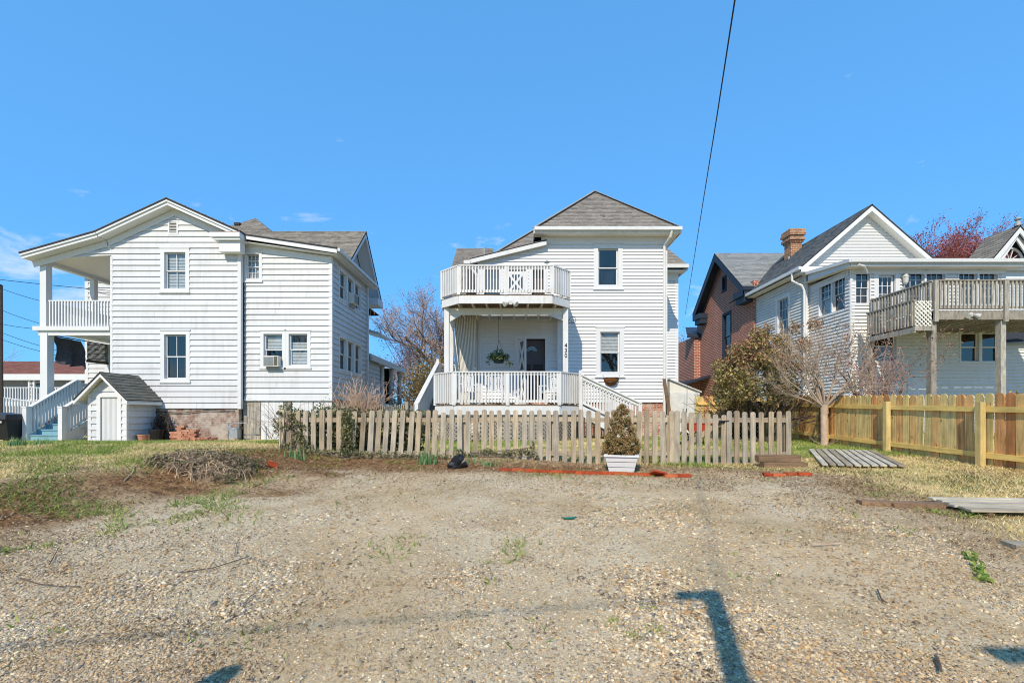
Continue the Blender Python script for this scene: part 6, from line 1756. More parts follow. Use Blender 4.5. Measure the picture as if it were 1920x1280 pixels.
# ================================================================ trees and shrubs
class Twigs:
    """grows a branching skeleton; trunk and crown become two meshes"""
    def __init__(s, seed): s.r = random.Random(seed); s.trunk = MB(); s.crown = MB(); s.tips = []
    def grow(s, p, d, L, rad, lvl, kids, spread, up, wob=.18, shrink=.62, minr=.004, trunk_levels=1, segs=5, first=.3):
        r = s.r; pts = [Vector(p)]; rads = [rad]; d = Vector(d).normalized(); q = Vector(p)
        for k in range(segs):
            d = (d + Vector((r.gauss(0, wob), r.gauss(0, wob), r.gauss(0, wob) + up))).normalized()
            q = q + d * (L / segs); pts.append(q.copy()); rads.append(max(minr, rad * (1 - .55 * (k + 1) / segs)))
        top = s.trunk if lvl >= s.maxl - trunk_levels + 1 else s.crown
        top.tube(pts, rads, 7 if rad > .05 else (5 if rad > .015 else 3), cap=False)
        if lvl == 0:
            s.tips.append((pts[-1], d.copy())); s.tips.append((pts[-3], d.copy())); return
        n = kids[min(s.maxl - lvl, len(kids) - 1)]
        for k in range(n):
            t = first + (1 - first) * (k + r.random()) / n; i = min(int(t * segs), segs - 1); b = pts[i].lerp(pts[i + 1], t * segs - i)
            dd = (pts[i + 1] - pts[i]).normalized(); ax = Vector((r.gauss(0, 1), r.gauss(0, 1), r.gauss(0, 1))); ax = (ax - dd * ax.dot(dd)).normalized()
            a = spread * r.uniform(.6, 1.3); nd = dd * math.cos(a) + ax * math.sin(a)
            s.grow(b, nd, L * shrink * r.uniform(.7, 1.2), max(minr, rads[i] * .58), lvl - 1, kids, spread, up, wob, shrink, minr, trunk_levels, segs, first)
    def start(s, p, d, L, rad, levels, kids, **k):
        s.maxl = levels; s.grow(p, d, L, rad, levels, kids, **k)
    def finish(s, t, bark, twigcol=None, crown_name='crown'):
        s.trunk.smooth = True
        s.trunk.build('trunk', bark, t)
        if twigcol:
            s.crown.c = [twigcol] * len(s.crown.f); s.crown.build(crown_name, M['twig'], t)
        else: s.crown.build(crown_name, bark, t)

def buds(tips, rng, n, size, palette, name, parent, jit=.08, mat='twig'):
    T = np.array([tuple(p) for p, _ in tips]); idx = rng.integers(0, len(T), n)
    p = T[idx] + rng.normal(size=(n, 3)) * jit
    a = rng.normal(size=(n, 3)); a /= np.linalg.norm(a, axis=1)[:, None]; b = np.cross(a, rng.normal(size=(n, 3))); b /= np.linalg.norm(b, axis=1)[:, None] + 1e-9
    s = size * rng.uniform(.6, 1.4, n)[:, None]
    V = np.stack([p - a * s, p + b * s * .5, p + a * s, p - b * s * .5], 1).reshape(-1, 3)
    pal = np.array(palette); c = pal[rng.integers(0, len(pal), n)] * rng.uniform(.75, 1.25, n)[:, None]
    return np_mesh(name, V, np.arange(n * 4).reshape(-1, 4), M[mat], c, parent)

# bare tree with ivy between the white houses
rn = np.random.default_rng(11)
bx, by = PX(862, 27), 27.0
t = thing('bare_tree', (bx, by, .5), 'large bare budding tree with ivy on its trunk between the two white houses', 'tree')
w = Twigs(5)
w.start((bx, by, .4), (-.12, 0, 1), 3.9, .28, 5, [4, 5, 5, 5, 4], spread=.62, up=.045, wob=.10, shrink=.66, minr=.006, trunk_levels=2)
w.maxl = 4; w.grow(Vector((bx - .25, by, 3.0)), (-.80, -.1, .58), 4.0, .16, 4, [5, 5, 5, 4], .6, .05, .12, .62, .006, 1)
w.finish(t, M['barkdark'], srgb(164, 148, 140))
buds(w.tips, rn, 9000, .035, [srgb(176, 136, 132), srgb(156, 124, 120), srgb(186, 154, 142)], 'buds', t, .12)
cs = [(bx - .12 - .62 * k * .1, by - .12, 1.5 + .3 * k) for k in range(12)] + [(bx - .4 - .3 * k, by - .2, 4.2 + .26 * k) for k in range(8)]
leaf_cloud(rn, cs, [.32] * 12 + [.22] * 8, 2600, .06, [srgb(96, 110, 56), srgb(122, 130, 70), srgb(74, 88, 48)], 'ivy', t)

def shrub(name, label, base, h, spread, n, seed, bark, leaves, pal, size, col=None, cat='shrub', lv=2, kids=(5, 4), jit=.1, group=None, up=.06):
    t = thing(name, base, label, cat, group); w = Twigs(seed); r = random.Random(seed); w.maxl = lv
    for k in range(n):
        a = r.uniform(0, 6.283); q = r.uniform(.0, .5) * spread
        w.grow(Vector((base[0] + .25 * q * math.cos(a), base[1] + .25 * q * math.sin(a), base[2] - .05)), (math.cos(a) * q, math.sin(a) * q, 1), h * r.uniform(.45, .72), .012 + .006 * h, lv, list(kids), .5, up, .13, .6, .004, 1)
    w.finish(t, bark, col, 'twigs')
    if leaves: buds(w.tips, np.random.default_rng(seed), leaves, size, pal, 'leaves', t, jit, 'leaf')
    return t
OL = [srgb(128, 116, 72), srgb(150, 126, 84), srgb(112, 104, 62), srgb(166, 136, 96), srgb(98, 98, 58)]
shrub('tangled_shrub', 'olive-brown tangled shrub behind the left-hand deck stairs', (PX(812, 18.5), 18.5, .5), 2.8, 1.0, 14, 21, M['bark'], 4200, OL, .05, srgb(140, 124, 104), jit=.16)
shrub('tangled_shrub', 'tall brown shrub beside the side porch columns of the clapboard house', (PX(776, 20.5), 20.5, .5), 2.4, .8, 12, 22, M['bark'], 1600, [srgb(170, 134, 92), srgb(150, 118, 84), srgb(128, 112, 74)], .05, srgb(150, 130, 110), jit=.18)
shrub('tangled_shrub', 'grey-brown shrub mass behind the middle house stairs', (PX(832, 21), 21, .5), 3.6, 1.2, 14, 28, M['bark'], 5000, OL, .05, srgb(136, 122, 112), jit=.2)
shrub('dry_shrub', 'dry reddish-brown twiggy shrub at the corner of the clapboard house', (PX(672, 13.6), 13.6, .45), 1.85, .9, 30, 23, M['bark'], 900, [srgb(176, 130, 104), srgb(160, 116, 92)], .025, srgb(186, 160, 140), jit=.06, kids=(5, 3))
shrub('yellow_shrub', 'yellow-leaved shrub beyond the pine fence at the right edge', (PX(1952, 10.8), 10.9, .4), 1.2, .15, 7, 24, M['bark'], 2500, [srgb(198, 164, 84), srgb(178, 148, 76), srgb(208, 180, 110)], .045, None, jit=.12)
# far bare trees
def far_tree(label, x, d, top, seed, col, lv=4, budc=None, nb=3000, rad=.2, bs=.05, group='bare trees in the distance', spread=.55, name='bare_tree', bark=None, kids=None):
    X = PX(x, d); h = PZ(top, d) - .5
    t = thing(name, (X, d, .5), label, 'tree', group); w = Twigs(seed)
    w.start((X, d, .3), (0, 0, 1), h * .46, rad, lv, kids or [5, 5, 5, 4], spread=spread, up=.07, wob=.1, shrink=.64, minr=.008, trunk_levels=2)
    w.finish(t, bark or M['barkdark'], col)
    if budc: buds(w.tips, np.random.default_rng(seed), nb, bs, budc, 'buds', t, .30)
    return t
GB = srgb(162, 148, 142)
far_tree('bare tree rising between the middle house and the brick house', 1296, 34, 560, 31, GB, 4, [srgb(150, 124, 122)], 1500)
far_tree('smaller bare tree low behind the resin shed', 1276, 40, 640, 32, GB, 4, [srgb(150, 124, 122)], 1200)
far_tree('bare tree behind the side porch of the clapboard house', 742, 42, 660, 33, GB, 4, [srgb(160, 128, 128)], 1500)
far_tree('bare pinkish tree behind the tangled shrubs', 792, 36, 600, 34, srgb(136, 116, 118), 4, [srgb(156, 120, 124), srgb(140, 108, 112)], 5000)
far_tree('bare tree above the roof of the long low building', -6, 45, 600, 35, GB, 4)
REDB = [srgb(158, 74, 72), srgb(138, 62, 62), srgb(172, 98, 92), srgb(126, 58, 58)]
for k, (x, top, sd) in enumerate(((1716, 462, 41), (1776, 456, 42), (1842, 458, 43))):
    d = 33.0 + k; X = PX(x, d); zt = PZ(top, d)
    t = thing('maple_tree', (X, d, .5), ('left', 'middle', 'right')[k] + ' one of the red-budding maples above the sunroom roof', 'tree', 'red-budding maples')
    w = Twigs(sd); w.maxl = 3; r = random.Random(sd); w.trunk.tube([(X, d, .3), (X, d, 6.0)], [.28, .2], 9)
    for q in range(24):
        a = r.uniform(0, 6.283); e = r.uniform(.05, .72)
        w.grow(Vector((X, d, 5.6)), (math.cos(a) * e, math.sin(a) * e, 1), (zt - 5.6) * r.uniform(.60, .80), .07, 3, [5, 5, 4], .42, .05, .06, .42, .010, 1, 5, .42)
    w.finish(t, M['barkdark'], srgb(150, 104, 100))
    buds(w.tips, np.random.default_rng(sd), 11000, .06, REDB, 'buds', t, .2)
# trees across the road behind the viewer: seen only as reflections in the window panes
for X_, Y_, h_, sd, lab in ((10.0, -14.0, 17.0, 51, 'tall bare tree behind the viewer, mirrored in the middle house windows'), (-23.0, -15.0, 15.0, 52, 'bare tree behind the viewer, mirrored in the clapboard house windows')):
    t = thing('bare_tree', (X_, Y_, 0), lab, 'tree', 'bare trees in the distance'); w = Twigs(sd)
    w.start((X_, Y_, -.2), (0, 0, 1), h_ * .42, .3, 4, [6, 5, 5, 4], spread=.6, up=.06, wob=.1, shrink=.66, minr=.012, trunk_levels=2); w.finish(t, M['barkdark'], GB)
# evergreen shrub (photinia) before the pine fence
rn = np.random.default_rng(17)
ex, ey = PX(1432, 12.0), 12.0
t = thing('evergreen_shrub', (ex, ey, .45), 'large rounded evergreen shrub with yellow-green and reddish leaves beside the bare myrtle', 'shrub')
w = Twigs(8); w.maxl = 3; r = random.Random(3)
for k in range(9):
    a = 6.283 * k / 9; w.grow(Vector((ex + .1 * math.cos(a), ey + .1 * math.sin(a), .4)), (math.cos(a) * .75, math.sin(a) * .6, 1), 1.25, .045, 3, [4, 4, 3], .6, .03, .12, .62, .005, 2)
w.finish(t, M['barkdark'], srgb(84, 72, 62), 'branches')
cs, rs, tone = [], [], []
C = Vector((PX(1412, 12), 12.0, 2.15)); A = (1.08, .95, 1.22)
for k in range(150):
    v = rn.normal(size=3); v /= np.linalg.norm(v); q = rn.uniform(.55, 1.0)
    if v[2] < -.62: continue
    p = (C.x + v[0] * A[0] * q + .12 * v[2], C.y + v[1] * A[1] * q, C.z + v[2] * A[2] * q)
    cs.append(p); rs.append(rn.uniform(.14, .26)); tone.append(v)
lit = [i for i, v in enumerate(tone)]
G1 = [srgb(120, 114, 72), srgb(146, 134, 84), srgb(106, 102, 64), srgb(170, 152, 102), srgb(92, 90, 60)]
G2 = [srgb(176, 160, 96), srgb(190, 168, 112), srgb(164, 142, 90)]
G3 = [srgb(174, 124, 98), srgb(158, 112, 90), srgb(184, 146, 114)]
leaf_cloud(rn, cs, rs, 7600, .042, G1, 'leaves', t, shell=.3)
sel = [i for i in range(len(cs)) if rn.random() < .55]; leaf_cloud(rn, [cs[i] for i in sel], [rs[i] for i in sel], 4800, .04, G2, 'young_leaves', t, shell=.55)
sel = [i for i in range(len(cs)) if tone[i][2] > .35 and rn.random() < .75]; leaf_cloud(rn, [cs[i] for i in sel], [rs[i] * 1.05 for i in sel], 2600, .04, G3, 'reddish_leaves', t, shell=.5)
cs2 = [(PX(x, 12.2), 12.2 + rn.uniform(-.3, .3), PZ(y, 12.2)) for x, y in ((1455, 640), (1478, 630), (1470, 655), (1500, 650), (1490, 615), (1520, 640), (1515, 612), (1440, 618), (1460, 690), (1490, 690))]
leaf_cloud(rn, cs2, [.2] * len(cs2), 2200, .036, G3 + G1[:2], 'outer_leaves', t)

# bare crape myrtle
mx_, my_ = 7.42, 10.8; mz = gzf(mx_, my_)
t = thing('crape_myrtle', (mx_, my_, mz), 'bare crape myrtle with smooth pinkish trunk in front of the pine fence', 'tree')
w = Twigs(12); w.maxl = 4
w.trunk.tube([(mx_, my_, mz - .1), (mx_ - .01, my_, mz + .15), (mx_ - .02, my_, mz + .55), (mx_ - .01, my_, mz + .98)], [.095, .075, .07, .085], 10, cap=False)
r = random.Random(14)
for k, (dx, dz, L_) in enumerate(((-1.0, .75, 1.0), (-.55, 1.0, 1.1), (-.25, 1.1, 1.05), (.02, 1.2, 1.1), (.3, 1.05, 1.0), (.65, .95, 1.05), (1.0, .7, .9), (-.8, 1.0, 1.0), (-.1, 1.2, 1.0), (-1.3, .55, .9))):
    w.grow(Vector((mx_ - .01 + dx * .03, my_, mz + .92)), (dx, r.uniform(-.45, .35), dz), L_ * .95, .030, 3, [5, 5, 4], .40, .03, .07, .70, .0028, 1)
w.maxl = 4
w.finish(t, M['myrtle'], srgb(164, 146, 128), 'branches')
buds(w.tips, np.random.default_rng(4), 1500, .016, [srgb(150, 116, 96), srgb(128, 100, 84)], 'seed_heads', t, .03)
mb = MB()
for k in range(8): a = r.uniform(0, 6.28); mb.tube([(mx_, my_, mz), (mx_ + .25 * math.cos(a), my_ + .2 * math.sin(a), mz + .12), (mx_ + .4 * math.cos(a), my_ + .3 * math.sin(a), mz + .3)], [.008, .006, .003], 4)
mb.build('suckers', M['bark'], t)
shrub('climbing_shrub', 'reddish-brown bare climbing shrub at the lattice landing of the raised deck', (PX(1640, 13.2), 13.2, .5), 3.3, .75, 12, 26, M['bark'], 2600, [srgb(150, 108, 96), srgb(134, 96, 86), srgb(166, 128, 110)], .03, srgb(168, 142, 130), jit=.09)

# bare arching stems on the clapboard house
t = thing('bare_vine', (PX(500, 14.8), 14.8, .4), 'bare arching rambling stems before the boarded crawl space', 'vine')
mb = MB(); r = random.Random(2)
for k in range(26):
    x = PX(r.uniform(505, 545), 14.6); z0 = .45; L_ = r.uniform(.5, 1.6); s = r.choice((-1, -1, -1, 1)); h = r.uniform(.5, 1.35)
    mb.tube([(x + s * L_ * q * .95, 14.6 + r.uniform(-.1, .1), z0 + h * (1 - (1 - q * 1.25) ** 2) * .95) for q in (0, .2, .4, .6, .8, 1)], [.008, .007, .006, .005, .004, .003], 4)
mb.build('stems', M['bark'], t)
t = thing('dark_creeper', (PX(300, 15.1), 15.1, .4), 'dark tangled creeper on the wall corner behind the little shed', 'vine')
mb = MB()
for k in range(60):
    x = PX(r.uniform(288, 318), 15.15); mb.tube([(x + r.uniform(-.12, .12) * q, 15.2 - r.uniform(0, .14), .4 + q * r.uniform(.5, .95)) for q in (0, .25, .5, .75, 1)], [.008, .007, .006, .005, .003], 3)
mb.build('stems', M['barkdark'], t)
leaf_cloud(np.random.default_rng(1), [(PX(x, 15.15), 15.15, .55 + .12 * k) for k, x in enumerate((302, 298, 308, 304, 300, 306))], [.2] * 6, 900, .03, [srgb(58, 50, 44), srgb(84, 70, 58)], 'leaves', t)

# ================================================================ ivy on the picket fence
rn = np.random.default_rng(23); IV = [srgb(106, 112, 70), srgb(138, 138, 92), srgb(80, 88, 56), srgb(164, 156, 114), srgb(122, 108, 80)]
def ivy(label, pts, rr, n, size=.03, name='ivy'):
    t = thing(name, (pts[0][0], pts[0][1], gzf(pts[0][0], pts[0][1])), label, 'ivy', 'ivy on the picket fence')
    leaf_cloud(rn, pts, rr, n, size, IV, 'leaves', t)
    mb = MB(); r = random.Random(n)
    for k in range(12):
        a, b = r.choice(pts), r.choice(pts); mb.tube([(a[0], a[1], gzf(a[0], a[1]) - .02), ((a[0] + b[0]) / 2, a[1], (a[2] + b[2]) / 2), b], .005, 4)
    mb.build('stems', M['bark'], t)
P = lambda x, y, d=8.33: (PX(x, d), d, PZ(y, d))
ivy('ivy climbing the second and third pickets at the left fence end', [P(546, 780), P(543, 800), P(555, 795), P(560, 815), P(568, 825), P(575, 838), P(550, 830), P(535, 838), P(525, 775), P(528, 800), P(570, 800)], [.09, .08, .09, .1, .1, .12, .08, .1, .06, .05, .06], 1100, .024)
ivy('thick ivy column covering the gap in the left part of the fence', [P(650, y) for y in range(775, 850, 8)] + [P(658, y) for y in range(785, 850, 10)] + [P(645, 840), P(662, 845), P(672, 850)], [.11] * 10 + [.1] * 7 + [.1] * 3, 2400, .026)
ivy('low ivy creeping along the foot of the fence between the pots', [P(x, 850 + rn.uniform(-4, 6)) for x in range(860, 1010, 9)] + [P(998, 838), P(1000, 828)], [.07] * 17 + [.05] * 2, 1100, .022)
ivy('ivy hedge heaped behind the left end of the fence', [(PX(x, 9.1), 9.1 + rn.uniform(-.2, .3), rn.uniform(.55, 1.34 if x < 690 else 1.15)) for x in range(528, 800, 3)], [.19] * 91, 16000, .036, 'ivy_hedge')
ivy('ivy and leaf mould along the foot of the left bank fence', [P(x, 846 + (x - 560) * .04, 8.2) for x in range(560, 850, 10)], [.075] * 29, 1500, .022)

# ================================================================ gravel, grass, weeds, litter
rn = np.random.default_rng(77)
def lot_points(n, ymin, ymax, k, wide=1.3):
    u = rn.random(n); k = k + 1e-3 if k == 1 else k; a, b = ymin ** (1 - k), ymax ** (1 - k); y = (a + u * (b - a)) ** (1 / (1 - k)); x = rn.uniform(-1, 1, n) * (wide * y + .5); return x, y
x, y = lot_points(400000, 1.6, 8.0, 1.85, 1.2)
g, gr, so = zones(x, y)
prob = g * (.42 + .55 * smooth(.36, .58, fbm(x, y, .8, 61))) + .07 * (1 - gr) + .03
keep = (rn.random(len(x)) < prob) & (np.abs(x) < 7.5); x, y = x[keep], y[keep]; n = len(x)
OCT = np.array([(1, 0, 0), (-1, 0, 0), (0, 1, 0), (0, -1, 0), (0, 0, 1), (0, 0, -1)], float)
OF = np.array([(0, 2, 4), (2, 1, 4), (1, 3, 4), (3, 0, 4), (2, 0, 5), (1, 2, 5), (3, 1, 5), (0, 3, 5)])
sz = np.clip(rn.lognormal(math.log(.0047), .40, n), .0024, .0125) * (1 + .10 * (y - 2)) * (1 + .5 * smooth(.5, .7, fbm(x, y, .8, 71)))
base = OCT[None] * (1 + rn.uniform(-.45, .45, (n, 6, 3))) + rn.uniform(-.3, .3, (n, 6, 3))
base *= np.stack([sz * rn.uniform(.9, 1.6, n), sz * rn.uniform(.7, 1.1, n), sz * rn.uniform(.35, .7, n)], 1)[:, None, :]
th = rn.uniform(0, 6.283, n); c, s = np.cos(th), np.sin(th)
bx_ = base[:, :, 0] * c[:, None] - base[:, :, 1] * s[:, None]; by_ = base[:, :, 0] * s[:, None] + base[:, :, 1] * c[:, None]
bz_ = base[:, :, 2] + bx_ * rn.normal(0, .22, n)[:, None]
V = np.stack([bx_ + x[:, None], by_ + y[:, None], bz_ + (gz(x, y) + sz * .12)[:, None]], 2).reshape(-1, 3)
Fc = (OF[None] + (np.arange(n) * 6)[:, None, None]).reshape(-1, 3)
SP = np.array([srgb(206, 190, 162), srgb(188, 170, 142), srgb(226, 212, 186), srgb(166, 156, 142), srgb(146, 142, 138), srgb(212, 186, 146), srgb(190, 152, 108), srgb(240, 226, 198), srgb(118, 106, 92), srgb(200, 168, 126), srgb(176, 170, 160)])
W1 = np.array([1.4, 1.2, 1.2, 1.2, 1.0, 1.3, .5, .8, .6, .8, .9])
ci = rn.choice(len(SP), n, p=W1 / W1.sum())
warm = smooth(-1.5, 2.0, x + 1.2 * (fbm(x, y, 1.4, 91) - .5))
colr = SP[ci] * rn.uniform(.76, 1.2, n)[:, None] * np.array([1.0, .97, .915])
colr = colr * (1 - .5 * warm[:, None] * (1 - np.array([1.04, .98, .86]))) 
dm = smooth(.46, .68, fbm(x, y, 1.1, 101)) * .34 + smooth(.5, .7, fbm(x, y, .35, 103)) * .14
colr = colr * (1 - dm[:, None]) + np.array(srgb(168, 136, 96)) * rn.uniform(.7, 1.15, n)[:, None] * dm[:, None]
gravel = np_mesh('gravel', V, Fc, M['stone'], np.repeat(colr, 8, 0)); tag(gravel, 'loose pale crushed gravel covering the parking lot', 'gravel', kind='stuff')

def blades(name, x, y, h, col, label, cat, lean=.5, w=.006, z=None, kind='stuff', parent=None):
    n = len(x); a = rn.uniform(0, 6.283, n); zz = gz(x, y) if z is None else z
    dx, dy = np.cos(a) * w, np.sin(a) * w; lx, ly = rn.normal(0, lean, n) * h, rn.normal(0, lean, n) * h
    V = np.stack([np.stack([x - dx, y - dy, zz - .01], 1), np.stack([x + dx, y + dy, zz - .01], 1), np.stack([x + lx, y + ly, zz + h], 1)], 1).reshape(-1, 3)
    o = np_mesh(name, V, np.arange(n * 3).reshape(-1, 3), M['grass'], col, parent)
    if parent is None: tag(o, label, cat, kind=kind)
    return o
# lawn: straw and green mixed in patches
N_ = 330000
y = 3.0 + 12.0 * rn.random(N_) ** 1.0; x = rn.uniform(-1, 1, N_) * np.minimum(1.2 * y + 1, 15.5)
g, gr, so = zones(x, y); m = rn.random(N_) < gr * (1 - smooth(11, 15.2, y) * .3) * smooth(.22, .5, fbm(x, y, .5, 15) + .18) ; x, y = x[m], y[m]
shade = smooth(.48, .64, fbm(x, y, 1.3, 41) + .12 * (x > 3) * (y > 8.6) + .10 * ((x > -4) & (x < 4) & (y > 8.7)) - .05 * (x < -4) * (y < 9) - .24 * (x > 3.6) * (y < 8.8) - .05 * (y > 10) * (x < -5))
gp = np.array([srgb(126, 150, 66), srgb(152, 170, 86), srgb(104, 132, 56), srgb(176, 182, 104)]); sp_ = np.array([srgb(232, 210, 150), srgb(214, 190, 132), srgb(244, 226, 176), srgb(192, 166, 112)])
isg = rn.random(len(x)) < shade; k = rn.integers(0, 4, len(x)); col = np.where(isg[:, None], gp[k], sp_[k]) * rn.uniform(.8, 1.2, len(x))[:, None]
blades('grass', x, y, np.where(isg, rn.uniform(.03, .085, len(x)), rn.uniform(.015, .05, len(x))), col, 'patchy lawn of straw-coloured and green grass', 'grass', .7, .006)
# green weeds spreading over bank and lot edges
N_ = 120000
x, y = lot_points(N_, 2.2, 8.2, 1.0, 1.25); g, gr, so = zones(x, y)
pt = fbm(x, y, .55, 51) + .35 * fbm(x, y, .16, 53); left = bank_edge(y) + .6 - x
den = smooth(.80 - .14 * (left > -.3), .96 - .1 * (left > -.3), pt) * np.clip(1.3 * so + .9 * smooth(-1.2, .4, left) + .55 * smooth(5.2, 7.4, y) * smooth(3, 0, np.abs(x - .6)) + .5 * smooth(-.8, .6, x - np.interp(y, [2, 3.3, 5, 6.9], [3.4, 3.9, 4.4, 4.8])) + .10 + .5 * np.exp(-((x + .1) / .45) ** 2) * smooth(2.4, 4, y), 0, 1)
m = rn.random(N_) < den; x, y = x[m], y[m]; k = rn.integers(0, 4, len(x))
wp = np.array([srgb(124, 150, 62), srgb(150, 166, 84), srgb(106, 132, 58), srgb(168, 168, 96)])
blades('weeds', x, y, rn.uniform(.015, .06, len(x)), wp[k] * rn.uniform(.8, 1.2, len(x))[:, None], 'low green weeds creeping over the soil bank and gravel edge', 'weeds', 1.1, .008)
# dry straw and thatch lying over the middle and right of the lot
N_ = 260000
x, y = lot_points(N_, 2.0, 8.6, .8, 1.2); g, gr, so = zones(x, y)
pr = smooth(.40, .62, fbm(x, y, .9, 121)) * (.15 + .5 * smooth(3.2, 6.0, y) + .45 * smooth(.5, 2.6, x) * smooth(2.6, 4.5, y)) * (.35 + .65 * smooth(.35, .6, fbm(x, y, .22, 123)))
m = rn.random(N_) < pr; x, y = x[m], y[m]; n = len(x)
sc = np.array([srgb(206, 182, 128), srgb(180, 154, 104), srgb(150, 122, 82), srgb(222, 202, 152), srgb(128, 104, 72), srgb(160, 156, 92)])
a = rn.uniform(0, 6.283, n); L_ = rn.uniform(.012, .04, n); ux, uy = np.cos(a), np.sin(a); zz = gz(x, y)
V = np.stack([np.stack([x - uy * .0022, y + ux * .0022, zz + .004], 1), np.stack([x + uy * .0022, y - ux * .0022, zz + .004], 1), np.stack([x + ux * L_, y + uy * L_, zz + rn.uniform(.002, .022, n)], 1)], 1).reshape(-1, 3)
o = np_mesh('dry_straw', V, np.arange(n * 3).reshape(-1, 3), M['grass'], sc[rn.integers(0, 6, n)] * rn.uniform(.8, 1.2, n)[:, None]); tag(o, 'dry straw and thatch scattered over the gravel lot', 'straw', kind='stuff')
# dead leaves, straw and bark chips
N_ = 330000
x, y = lot_points(N_, 1.6, 9.5, 1.0, 1.2); g, gr, so = zones(x, y)
m = rn.random(N_) < np.clip(.85 * so + .12 * smooth(.5, .68, fbm(x, y, .5, 81)) + .25 * (y > 7.3) * (1 - gr) + .55 * smooth(1.2, 3.2, x) * smooth(4.2, 6.2, y) * smooth(.42, .6, fbm(x, y, .7, 83)) + .3 * smooth(5.6, 6.8, y), 0, 1); x, y = x[m], y[m]; n = len(x)
a = rn.uniform(0, 6.283, n); L_ = rn.uniform(.004, .015, n) * (1 + .12 * (y - 2)); W_ = L_ * rn.uniform(.1, .45, n); zz = gz(x, y) + .008
ux, uy = np.cos(a), np.sin(a); tz = rn.normal(0, .35, n) * L_
V = np.stack([np.stack([x - ux * L_, y - uy * L_, zz - tz], 1), np.stack([x - uy * W_, y + ux * W_, zz + .006], 1), np.stack([x + ux * L_, y + uy * L_, zz + tz + .004], 1), np.stack([x + uy * W_, y - ux * W_, zz + .004], 1)], 1).reshape(-1, 3)
lp = np.array([srgb(112, 84, 62), srgb(136, 106, 80), srgb(92, 70, 56), srgb(168, 140, 104), srgb(186, 164, 124), srgb(120, 104, 90)])
o = np_mesh('leaf_litter', V, np.arange(n * 4).reshape(-1, 4), M['twig'], lp[rn.integers(0, 6, n)] * rn.uniform(.8, 1.2, n)[:, None]); tag(o, 'brown leaf litter and straw on the soil bank', 'leaf litter', kind='stuff')

# brush mound on the bank 
t = thing('brush_mound', (-4.35, 6.5, .7), 'mound of grey-brown dead vines and brush on the left bank', 'brush')
mb = MB(); r = random.Random(5)
for k in range(420):
    a = r.uniform(0, 6.283); q = math.sqrt(r.random()) * .62; x0, y0 = -4.35 + 1.05 * q * math.cos(a), 6.5 + .75 * q * math.sin(a); b = r.uniform(0, 6.283); L_ = r.uniform(.1, .35); h = r.uniform(.02, .12)
    c = r.choice([srgb(150, 128, 104), srgb(174, 152, 126), srgb(124, 104, 86), srgb(192, 170, 140)]); mb.color(c)
    p = []
    for u in (0, .33, .66, 1):
        xx, yy = x0 + math.cos(b) * L_ * (u - .5), y0 + math.sin(b) * L_ * (u - .5); p.append((xx, yy, gzf(xx, yy) + h * 4 * u * (1 - u) + .01))
    mb.tube(p, [.004, .005, .004, .002], 3, cap=False)
mb.build('stems', M['twig'], t)
leaf_cloud(np.random.default_rng(2), [(-4.35 + .5 * math.cos(k), 6.5 + .35 * math.sin(k * 1.3), gzf(-4.35 + .5 * math.cos(k), 6.5 + .35 * math.sin(k * 1.3)) + .05) for k in range(14)], [.18] * 14, 3400, .02, [srgb(134, 116, 92), srgb(154, 136, 108), srgb(118, 126, 76), srgb(100, 84, 68)], 'dead_leaves', t, squash=.5)

# iris clumps
def iris(x, d, n, h, label):
    X = PX(x, d); t = thing('iris_clump', (X, d, gzf(X, d)), label, 'plant', 'young iris clumps')
    xs = X + rn.normal(0, .09, n); ys = d + rn.normal(0, .05, n); k = rn.integers(0, 3, n); pal = np.array([srgb(112, 150, 96), srgb(136, 168, 116), srgb(92, 128, 80)])
    blades('leaves', xs, ys, rn.uniform(.5, 1, n) * h, pal[k], None, None, .16, .012, parent=t)
iris(800, 7.9, 70, .26, 'broad clump of young green iris leaves left of the black bag')
iris(560, 7.9, 40, .22, 'iris clump at the ivy-covered end of the fence')
iris(918, 7.75, 26, .18, 'small iris clump between the bag and the brick row')
iris(878, 7.95, 24, .16, 'little iris tuft just right of the black bag')
iris(32, 8.6, 60, .22, 'dark green grassy tuft on the lawn at the left edge')
iris(78, 8.9, 40, .16, 'smaller green tuft on the lawn near the left edge')

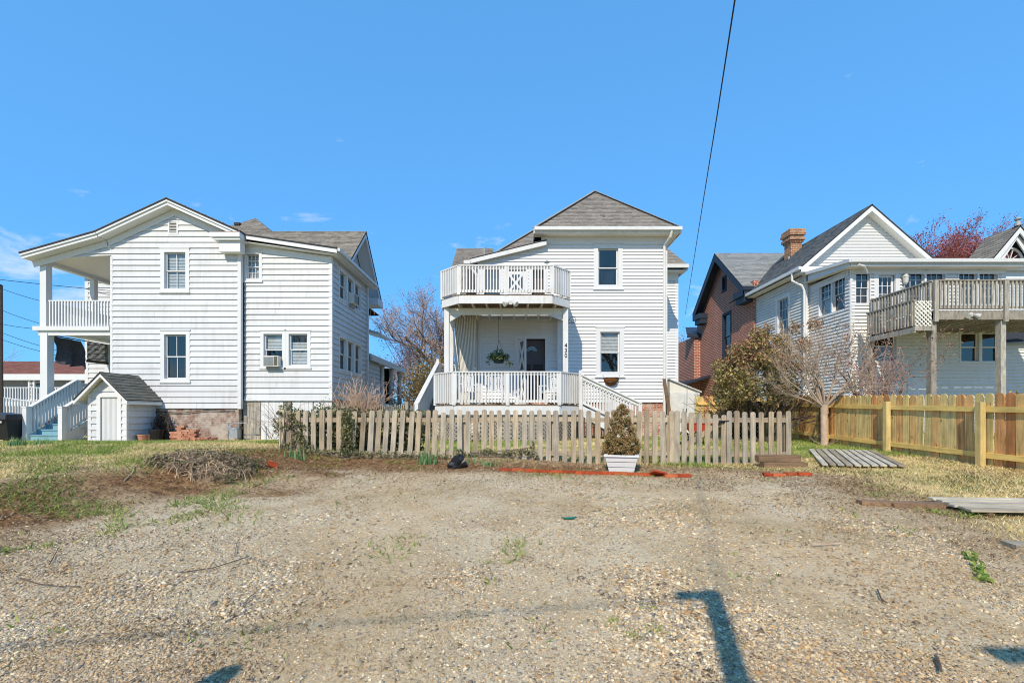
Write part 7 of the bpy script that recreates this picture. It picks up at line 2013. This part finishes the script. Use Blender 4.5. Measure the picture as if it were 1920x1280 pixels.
# fallen twigs and sticks on the gravel
def stick(pts, rad, label, mat='bark'):
    q = [(PX(x, d), d, gzf(PX(x, d), d) + rad + .012) for x, d in pts]; mb = MB(); mb.tube(q, [rad * (1 - .5 * k / len(q)) for k in range(len(q))], 5); o = mb.build('stick', M[mat]); tag(o, label, 'stick', 'fallen sticks on the gravel')
stick([(335, 3.1), (400, 3.2), (468, 3.42)], .004, 'long thin dark stick on the gravel at the left', 'barkdark')
stick([(440, 3.45), (443, 3.7), (447, 3.82)], .004, 'short thick stick end standing out of the left gravel', 'timber')
stick([(38, 3.0), (75, 2.92), (120, 2.88), (150, 2.88)], .0035, 'curved twig on the gravel near the left edge', 'barkdark')
stick([(92, 3.25), (103, 3.45), (110, 3.6)], .0035, 'forked dark twig beside the weeds at the left', 'barkdark')
stick([(1522, 3.68), (1560, 3.7), (1578, 3.71)], .006, 'straight pale stick on the right half of the gravel', 'myrtle')
stick([(1645, 2.85), (1652, 2.72), (1663, 2.66)], .005, 'small hooked twig on the right gravel', 'barkdark')
stick([(1755, 2.1), (1762, 2.02), (1764, 1.98)], .008, 'stubby brown stick at the lower right gravel', 'barkdark')
stick([(455, 2.6), (468, 2.72), (480, 2.78)], .004, 'bent twig on the sandy wheel track', 'bark')
stick([(232, 5.6), (250, 5.9), (252, 6.1)], .006, 'pale stick poking from the left soil bank', 'myrtle')
t = thing('creeper_sprig', (PX(1830, 3.2), 3.2, .12), 'bright green leafy sprig on the gravel at the right', 'plant')
leaf_cloud(np.random.default_rng(9), [(PX(x, d), d, gzf(PX(x, d), d) + .02) for x, d in ((1818, 3.45), (1824, 3.35), (1828, 3.25), (1834, 3.15), (1842, 3.05), (1846, 2.98))], [.05] * 6, 130, .022, [srgb(124, 146, 66), srgb(154, 166, 84), srgb(98, 120, 54)], 'leaves', t, squash=.4)
for k, (x, d, lab) in enumerate(((913, 3.35, 'weed rosette right of the sandy track'), (918, 3.0, 'small weed rosette in the central gravel'), (955, 3.35, 'weed tuft amid the central grey gravel'), (1185, 2.3, 'largest weed tuft in the pale gravel before the post shadow'), (1150, 2.45, 'weed tuft left of the largest gravel weed'), (1228, 2.35, 'weed tuft right of the largest gravel weed'), (108, 2.35, 'weed tuft in the gravel at the lower left'), (1215, 2.6, 'small weed above the right gravel weeds'))):
    X = PX(x, d); t = thing('weed_tuft', (X, d, gzf(X, d)), lab, 'weed', 'weed tufts in the gravel')
    nn = 45; xs = X + rn.normal(0, .025, nn); ys = d + rn.normal(0, .025, nn)
    blades('leaves', xs, ys, rn.uniform(.008, .03, nn), wp[rn.integers(0, 4, nn)], None, None, 1.2, .005, parent=t)
